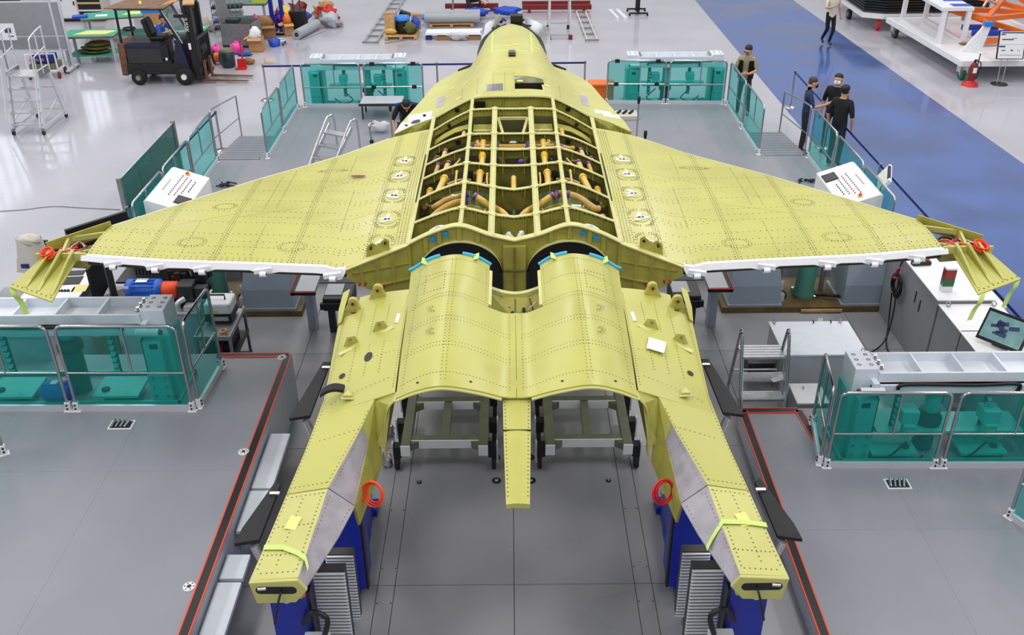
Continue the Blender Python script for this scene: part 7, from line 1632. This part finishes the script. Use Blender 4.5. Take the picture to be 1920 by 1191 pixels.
for (x, y, m) in ((.55, .25, 'red'), (.1, 1.8, 'rubber'), (3.6, .4, 'red'), (.15, 3.7, 'rubber'), (3.6, 3.6, 'rubber')): w_ = part('wheel', MB().cyl((x-.05, y, .17), (x+.05, y, .17), .17, n=18), m, t); part('hub', MB().cyl((x-.06, y, .17), (x+.06, y, .17), .08, n=12), 'green_col', w_)
part('drawbar', MB().cyl((2.0, -.05, .05), (2.1, -.02, .6), .02).cyl((1.0, 0, .46), (2.8, 0, .46), .03), 'alu', t)
q = gp(1818, 160); t = thing('fire_extinguisher', 'red fire extinguisher on a red stand in front of the white trolley', 'extinguisher', (q.x, q.y, 0)); part('stand', MB().lathe((0, 0, 0), [(.24, 0), (.22, .06), (.12, .1), (.1, .14)], 6), 'red', t); part('cylinder', MB().lathe((0, 0, .14), [(.09, 0), (.1, .03), (.1, .38), (.07, .45), (.03, .48)], 16), 'dark_red', t); part('valve', MB().b0(-.03, .03, -.02, .02, .62, .68).b0(-.02, .1, -.012, .012, .68, .7), 'black', t); part('hose', MB().tube(smooth_pts([(.04, 0, .66), (.16, -.02, .6), (.14, -.04, .35), (.1, -.05, .2)], 5), .014, 6), 'black', t); part('label', MB().b0(-.05, .05, -.104, -.098, .36, .5), 'paper', t); part('pin_pole', MB().cyl((.12, .06, .1), (.12, .06, .86), .014), 'charcoal', t); part('pole_plate', MB().cyl((.12, .06, .86), (.12, .06, .87), .08), 'paint_white', t)
q = gp(1873, 158); t = thing('info_sign', 'white information board on a two-rod stand at the right photo edge', 'sign', (q.x, q.y, 0), -.05)
part('base', MB().lathe((0, 0, 0), [(.22, 0), (.22, .015), (.05, .03)], 24), 'charcoal', t)
for x in (-.06, .06): part('rod', MB().cyl((x, 0, .02), (x*1.4, .04, .72), .012), 'alu', t)
Rb = Matrix.Rotation(-.25, 3, 'X'); c0 = V(.12, .12, 1.02)
part('board', MB().box(c0, (.72, .03, .72), R=Rb), 'black', t); bd = part('sheet', MB().box(c0+Rb @ V(0, -.018, .19), (.66, .006, .33), R=Rb), 'paper', t); b2 = part('sheet', MB().box(c0+Rb @ V(0, -.018, -.16), (.66, .006, .36), R=Rb), 'paper', t)
def prt(w, h, x, z, m, nm='print_block'): part(nm, MB().box(c0+Rb @ V(x, -.023, z), (w, .003, h), R=Rb), m, bd)
prt(.6, .03, 0, .325, 'ink'); prt(.12, .03, -.25, .28, 'ink'); prt(.3, .03, -.12, .15, 'dark_red'); prt(.12, .012, .06, .18, 'dark_red'); prt(.16, .04, -.24, -.03, 'ink'); prt(.1, .02, -.2, -.13, 'ink_dark'); prt(.06, .03, .02, -.13, 'ink_dark'); prt(.06, .02, .2, -.13, 'cab_grey'); prt(.55, .012, 0, -.25, 'cab_grey')
t = thing('steel_table', 'far steel table with dark parts at the top right corner', 'table', (17.2, 36.6, 0)); part('top', MB().b0(-1.3, 2.2, -.5, .5, .7, .75), 'paint_grey', t)
for x in (-1.2, 0.4, 2.1): part('leg', MB().b0(x-.04, x+.04, -.4, -.32, 0, .7), 'paint_grey', t)
for k in range(4): part('item', MB().b0(-1.0+.5*k, -.7+.5*k, -.3, .1, .75, .85), ('charcoal', 'galv', 'blue', 'charcoal')[k], t)

# ================================================================== PEOPLE
def person(label, loc, rz, J, cols, hair='hair', mask=None, scale=1.0, extra=None):
    """J: joint positions (local, facing -y). One skinned surface, materials by limb."""
    t = thing('person', label, 'person', loc, rz)
    B = {'pel': (0, 0, .95), 'wai': (0, 0, 1.1), 'che': (0, 0, 1.32), 'nck': (0, .0, 1.48), 'hd0': (0, -.01, 1.56), 'hd1': (0, -.02, 1.65), 'hd2': (0, -.01, 1.72),
         'shL': (.17, 0, 1.42), 'elL': (.24, .02, 1.14), 'wrL': (.25, -.05, .9), 'haL': (.25, -.07, .82), 'shR': (-.17, 0, 1.42), 'elR': (-.24, .02, 1.14), 'wrR': (-.25, -.05, .9), 'haR': (-.25, -.07, .82),
         'hiL': (.09, 0, .9), 'knL': (.1, -.02, .5), 'anL': (.1, .02, .09), 'toL': (.11, -.14, .04), 'hiR': (-.09, 0, .9), 'knR': (-.1, -.02, .5), 'anR': (-.1, .02, .09), 'toR': (-.11, -.14, .04)}
    B.update({k: v for k, v in J.items() if k != 'face'}); B = {k: Vector(v) for k, v in B.items()}
    rad = {'pel': (.15, .11), 'wai': (.145, .1), 'che': (.16, .115), 'nck': (.055, .055), 'hd0': (.08, .09), 'hd1': (.102, .122), 'hd2': (.08, .09), 'sh': (.075, .075), 'el': (.046, .046), 'wr': (.03, .03), 'ha': (.034, .02), 'hi': (.095, .095), 'kn': (.06, .06), 'an': (.042, .045), 'to': (.042, .035)}
    E = [('pel', 'wai', 'shirt'), ('wai', 'che', 'shirt'), ('che', 'nck', 'shirt'), ('nck', 'hd0', 'skin'), ('hd0', 'hd1', 'skin'), ('hd1', 'hd2', 'skin')]
    for s_ in 'LR': E += [('che', 'sh'+s_, 'shirt'), ('sh'+s_, 'el'+s_, cols.get('sleeve', 'shirt')), ('el'+s_, 'wr'+s_, cols.get('fore', 'skin')), ('wr'+s_, 'ha'+s_, 'skin'), ('pel', 'hi'+s_, 'pants'), ('hi'+s_, 'kn'+s_, 'pants'), ('kn'+s_, 'an'+s_, 'pants'), ('an'+s_, 'to'+s_, 'shoe')]
    names = list(B); vs = [B[k] for k in names]; rs = [rad.get(k, rad.get(k[:2])) for k in names]; ix = {k: i for i, k in enumerate(names)}
    ed = [(ix[a], ix[b]) for a, b, c in E]; reg = [(B[a], B[b], c) for a, b, c in E]
    bon = {}
    for a, b, c in E:
        key = (c, B[a].z+B[b].z); bon[key] = .07 if (a, b) in (('pel', 'wai'), ('wai', 'che')) else .03 if a in ('pel', 'hiL', 'hiR') or (a, b) in (('che', 'shL'), ('che', 'shR')) else -.02 if b == 'nck' else 0
    for s_ in 'LR':   # five fingers, rooted inside the palm
        w = B['wr'+s_]; h = B['ha'+s_]; d = (h-w).normalized(); side = d.cross(V(0, 1, 0)); side = side.normalized() if side.length > .1 else V(1, 0, 0); nrm = side.cross(d)
        for k, (o, ln) in enumerate(((-.027, .065), (-.009, .078), (.009, .074), (.026, .058), (-.036, .05))):
            base = h+side*o*.6; r0 = len(vs); th = (k == 4)
            m1 = base+(d*.6+side*-.8 if th else d+side*o*3)*ln*.55; m2 = m1+((d*.9+nrm*.2) if th else (d*.8+nrm*.6))*ln*.5
            if th: base = w.lerp(h, .5)
            vs += [m1, m2]; rs += [(.011, .011), (.009, .009)]; ed += [(ix['ha'+s_], r0), (r0, r0+1)]; reg += [(h, m2, 'skin')]
    me = bpy.data.meshes.new('b'); me.from_pydata([tuple(v) for v in vs], ed, []); ob = bpy.data.objects.new('b', me); COL.objects.link(ob)
    sk = ob.modifiers.new('s', 'SKIN'); sk.use_smooth_shade = True; su = ob.modifiers.new('u', 'SUBSURF'); su.levels = 1; su.render_levels = 1
    for i, dta in enumerate(me.skin_vertices[0].data): dta.radius = rs[i]; dta.use_root = (i == ix['pel'])
    dg = bpy.context.evaluated_depsgraph_get(); em = bpy.data.meshes.new_from_object(ob.evaluated_get(dg)); bpy.data.objects.remove(ob); em.name = 'body'
    slots = ['skin', cols['shirt'], cols['pants'], cols.get('shoe', 'shoe')]; em.materials.clear()
    for s_ in slots: em.materials.append(MATS[s_])
    si = {'skin': 0, 'shirt': 1, 'pants': 2, 'shoe': 3}
    for p in em.polygons:
        c = p.center; best = (9, 'skin')
        for a, b, r_ in reg:
            ab = b-a; u = max(0, min(1, (c-a).dot(ab)/max(1e-6, ab.length_squared))); dd = (c-(a+ab*u)).length
            rr_ = bon.get((r_, a.z+b.z), 0)
            if dd-rr_ < best[0]: best = (dd-rr_, r_)
        p.material_index = si[best[1]]; p.use_smooth = True
    body = bpy.data.objects.new('body', em); link(body, t)
    if scale != 1: t.scale = (scale,)*3
    # head details: face direction from hd0->forward
    up = (B['hd2']-B['hd0']).normalized(); fw = J.get('face', None); fw = Vector(fw).normalized() if fw else V(0, -1, 0); fw = (fw-up*fw.dot(up)).normalized(); rt_ = fw.cross(up)
    M = Matrix((( rt_.x, -fw.x, up.x, B['hd1'].x), (rt_.y, -fw.y, up.y, B['hd1'].y), (rt_.z, -fw.z, up.z, B['hd1'].z), (0, 0, 0, 1)))
    hb = MB(M)
    hb.ball((0, .035, .052), (.092, .098, .074), 16, 10); hb.ball((0, .058, .005), (.088, .062, .09), 14, 8)
    hr = part('hair', hb, hair, t)
    part('nose', MB(M).plate([(-.014, -.1, -.02), (.014, -.1, -.02), (.0, -.1, .035), (0, -.1, .035)], (0, -.03, -.005)).ball((0, -.115, -.02), (.016, .018, .014), 8, 6), 'skin', t)
    for sx in (-1, 1): part('ear', MB(M).ball((sx*.088, .005, -.005), (.015, .025, .036), 8, 6), 'skin', t); part('eye', MB(M).ball((sx*.033, -.096, .018), (.015, .01, .008), 8, 6), 'black', t)
    part('mouth', MB(M).ball((0, -.098, -.055), (.026, .01, .007), 8, 6), 'dark_red', t)
    if mask: part('face_mask', MB(M).ball((0, -.068, -.045), (.072, .058, .052), 12, 8), mask, t)
    if extra: extra(t, M, B)
    return t
PI2 = PI/2
arms_down = {}
# three men talking by the right rail
person('man in a navy shirt and black face mask gesturing, by the right glass rail', (6.5, 20.25, 0), PI2-.2, {'elR': (-.27, -.1, 1.16), 'wrR': (-.2, -.36, 1.22), 'haR': (-.18, -.44, 1.27), 'hd1': (0, -.06, 1.63), 'hd2': (0, -.06, 1.70), 'face': (0, -1, -.3)}, {'shirt': 'cloth_navy', 'pants': 'trouser_dark'}, 'hair_thin', 'black', 1.0)
person('man in black t-shirt with white mask, farther of the two men in black', (7.12, 20.35, 0), -.5, {'hd1': (0, -.04, 1.64), 'face': (0, -1, -.2)}, {'shirt': 'cloth_black', 'pants': 'trouser_dark'}, 'hair', 'paper', 1.02)
person('man in a black t-shirt seen from behind, the nearer of the two men in black', (6.98, 19.45, 0), PI-.75, {'hd1': (.0, -.04, 1.64), 'face': (0, -1, -.25), 'elL': (.27, .05, 1.14), 'elR': (-.27, .05, 1.14)}, {'shirt': 'cloth_black', 'pants': 'trouser_dark'}, 'hair', 'paper', 1.03)
def vest(t, M, B):
    part('vest', MB().grid([[V((.2 if z > 1.0 else .185)*math.cos(a), .15*math.sin(a), z) for a in [-PI2+.35+(2*PI-.7)*k/24 for k in range(25)]] for z in (.95, 1.1, 1.25, 1.4)], .008, (0, 0, -1)), 'cloth_black', t)
    part('glasses', MB(M).torus((-.034, -.104, .018), .022, .004, (0, 1, 0), 12, 4).torus((.034, -.104, .018), .022, .004, (0, 1, 0), 12, 4), 'black', t)
person('man in a khaki shirt and black vest standing behind the back right rail corner', (5.75, 23.0, 0), -.35, {'elL': (.26, -.06, 1.16), 'wrL': (.1, -.26, 1.12), 'haL': (.03, -.28, 1.14), 'elR': (-.26, -.06, 1.16), 'wrR': (-.1, -.27, 1.1), 'haR': (-.03, -.3, 1.12), 'hd1': (0, -.06, 1.63), 'hd2': (0, -.07, 1.70), 'face': (-.3, -1, -.45), 'knL': (.13, -.05, .5), 'anL': (.15, .1, .09), 'toL': (.16, -.06, .04)}, {'shirt': 'cloth_olive', 'pants': 'trouser_dark'}, 'hair', None, 1.0, vest)
# walking man on the blue lane
person('man in a beige shirt walking along the blue lane, head outside the photo', (9.85, 29.75, 0), .25, {'knL': (.08, -.12, .5), 'anL': (.06, .0, .1), 'toL': (.06, -.16, .05), 'knR': (-.06, .0, .5), 'anR': (-.04, .26, .14), 'toR': (-.05, .12, .05), 'elL': (.3, .08, 1.14), 'wrL': (.34, .02, .9), 'haL': (.35, 0, .82), 'elR': (-.27, -.08, 1.16), 'wrR': (-.12, -.22, 1.2), 'haR': (-.05, -.24, 1.24)}, {'shirt': 'cloth_beige', 'pants': 'cloth_black'}, 'hair')
# crouching worker on the far platform
def stripes(t, M, B):
    for sx in (-1, 1): part('shoulder_stripe', MB().beam((sx*.1, -.36, .92), (sx*.24, -.26, .86), .05, .03), 'cloth_blue', t)
person('crouching worker in a black shirt with blue shoulder stripes beside the left cheek', (-2.32, 20.75, ZF), .1, {'pel': (0, .15, .36), 'wai': (0, .08, .5), 'che': (0, -.12, .72), 'nck': (0, -.26, .82), 'hd0': (0, -.33, .85), 'hd1': (0, -.41, .88), 'hd2': (0, -.46, .93), 'face': (0, -.5, -1),
    'shL': (.18, -.16, .78), 'elL': (.3, -.28, .52), 'wrL': (.22, -.5, .36), 'haL': (.19, -.57, .32), 'shR': (-.18, -.16, .78), 'elR': (-.32, -.28, .52), 'wrR': (-.27, -.5, .34), 'haR': (-.25, -.57, .3),
    'hiL': (.1, .1, .34), 'knL': (.2, -.25, .42), 'anL': (.15, -.12, .09), 'toL': (.16, -.28, .04), 'hiR': (-.1, .1, .34), 'knR': (-.2, -.2, .3), 'anR': (-.15, .12, .09), 'toR': (-.16, -.02, .04)}, {'shirt': 'cloth_black', 'pants': 'trouser_dark'}, 'hair', None, 1.05, stripes)
# seated man at the bench behind the forklift
person('man in blue polo shirt sitting at a workbench behind the forklift', (-10.35, 28.75, 0), PI2-.3, {'pel': (0, .1, .52), 'wai': (0, .08, .68), 'che': (0, .02, .9), 'nck': (0, -.05, 1.04), 'hd0': (0, -.08, 1.11), 'hd1': (0, -.12, 1.2), 'hd2': (0, -.12, 1.27), 'face': (0, -1, -.3),
    'shL': (.17, .0, .99), 'elL': (.24, -.22, .84), 'wrL': (.16, -.2, 1.06), 'haL': (.12, -.17, 1.14), 'shR': (-.17, .0, .99), 'elR': (-.26, -.12, .8), 'wrR': (-.12, -.32, .86), 'haR': (-.08, -.4, .87),
    'hiL': (.1, .05, .5), 'knL': (.12, -.36, .5), 'anL': (.12, -.34, .09), 'toL': (.12, -.5, .04), 'hiR': (-.1, .05, .5), 'knR': (-.12, -.36, .5), 'anR': (-.12, -.34, .09), 'toR': (-.12, -.5, .04)}, {'shirt': 'cloth_blue', 'pants': 'trouser_dark'}, 'hair')
t = thing('plain_stool', 'stool under the seated man in blue', 'stool', (-10.39, 28.7, 0)); part('seat', MB().b0(-.2, .2, -.2, .2, .38, .42), 'charcoal', t)
for x in (-.17, .17):
    for y in (-.17, .17): part('leg', MB().b0(x-.02, x+.02, y-.02, y+.02, 0, .38), 'charcoal', t)
# worker bending at the top edge
person('worker in black kneeling at the dark red beam, cut by the top edge', (-1.35, 34.6, 0), 1.3, {'pel': (0, .15, .42), 'wai': (0, .08, .56), 'che': (0, -.1, .8), 'nck': (0, -.24, .9), 'hd0': (0, -.3, .95), 'hd1': (0, -.36, 1.02), 'hd2': (0, -.38, 1.09), 'face': (0, -.7, -.7),
    'shL': (.18, -.14, .86), 'elL': (.26, -.3, .62), 'wrL': (.2, -.48, .45), 'haL': (.18, -.55, .4), 'shR': (-.18, -.14, .86), 'elR': (-.26, -.3, .62), 'wrR': (-.2, -.48, .45), 'haR': (-.18, -.55, .4),
    'hiL': (.1, .1, .4), 'knL': (.16, -.3, .42), 'anL': (.14, -.2, .09), 'toL': (.14, -.36, .04), 'hiR': (-.1, .1, .4), 'knR': (-.15, -.12, .1), 'anR': (-.14, .25, .09), 'toR': (-.14, .38, .04)}, {'shirt': 'cloth_black', 'pants': 'trouser_dark'}, 'hair')
# floor cable along the left hall floor
pts = [P(px, py, .01) for px, py in ((0, 396), (45, 393), (100, 387), (160, 390), (225, 393))]
solo('floor_cable', MB().tube(smooth_pts(pts, 5), .01, 5), 'cab_grey', 'thin grey cable lying across the white floor at the left', 'cable')
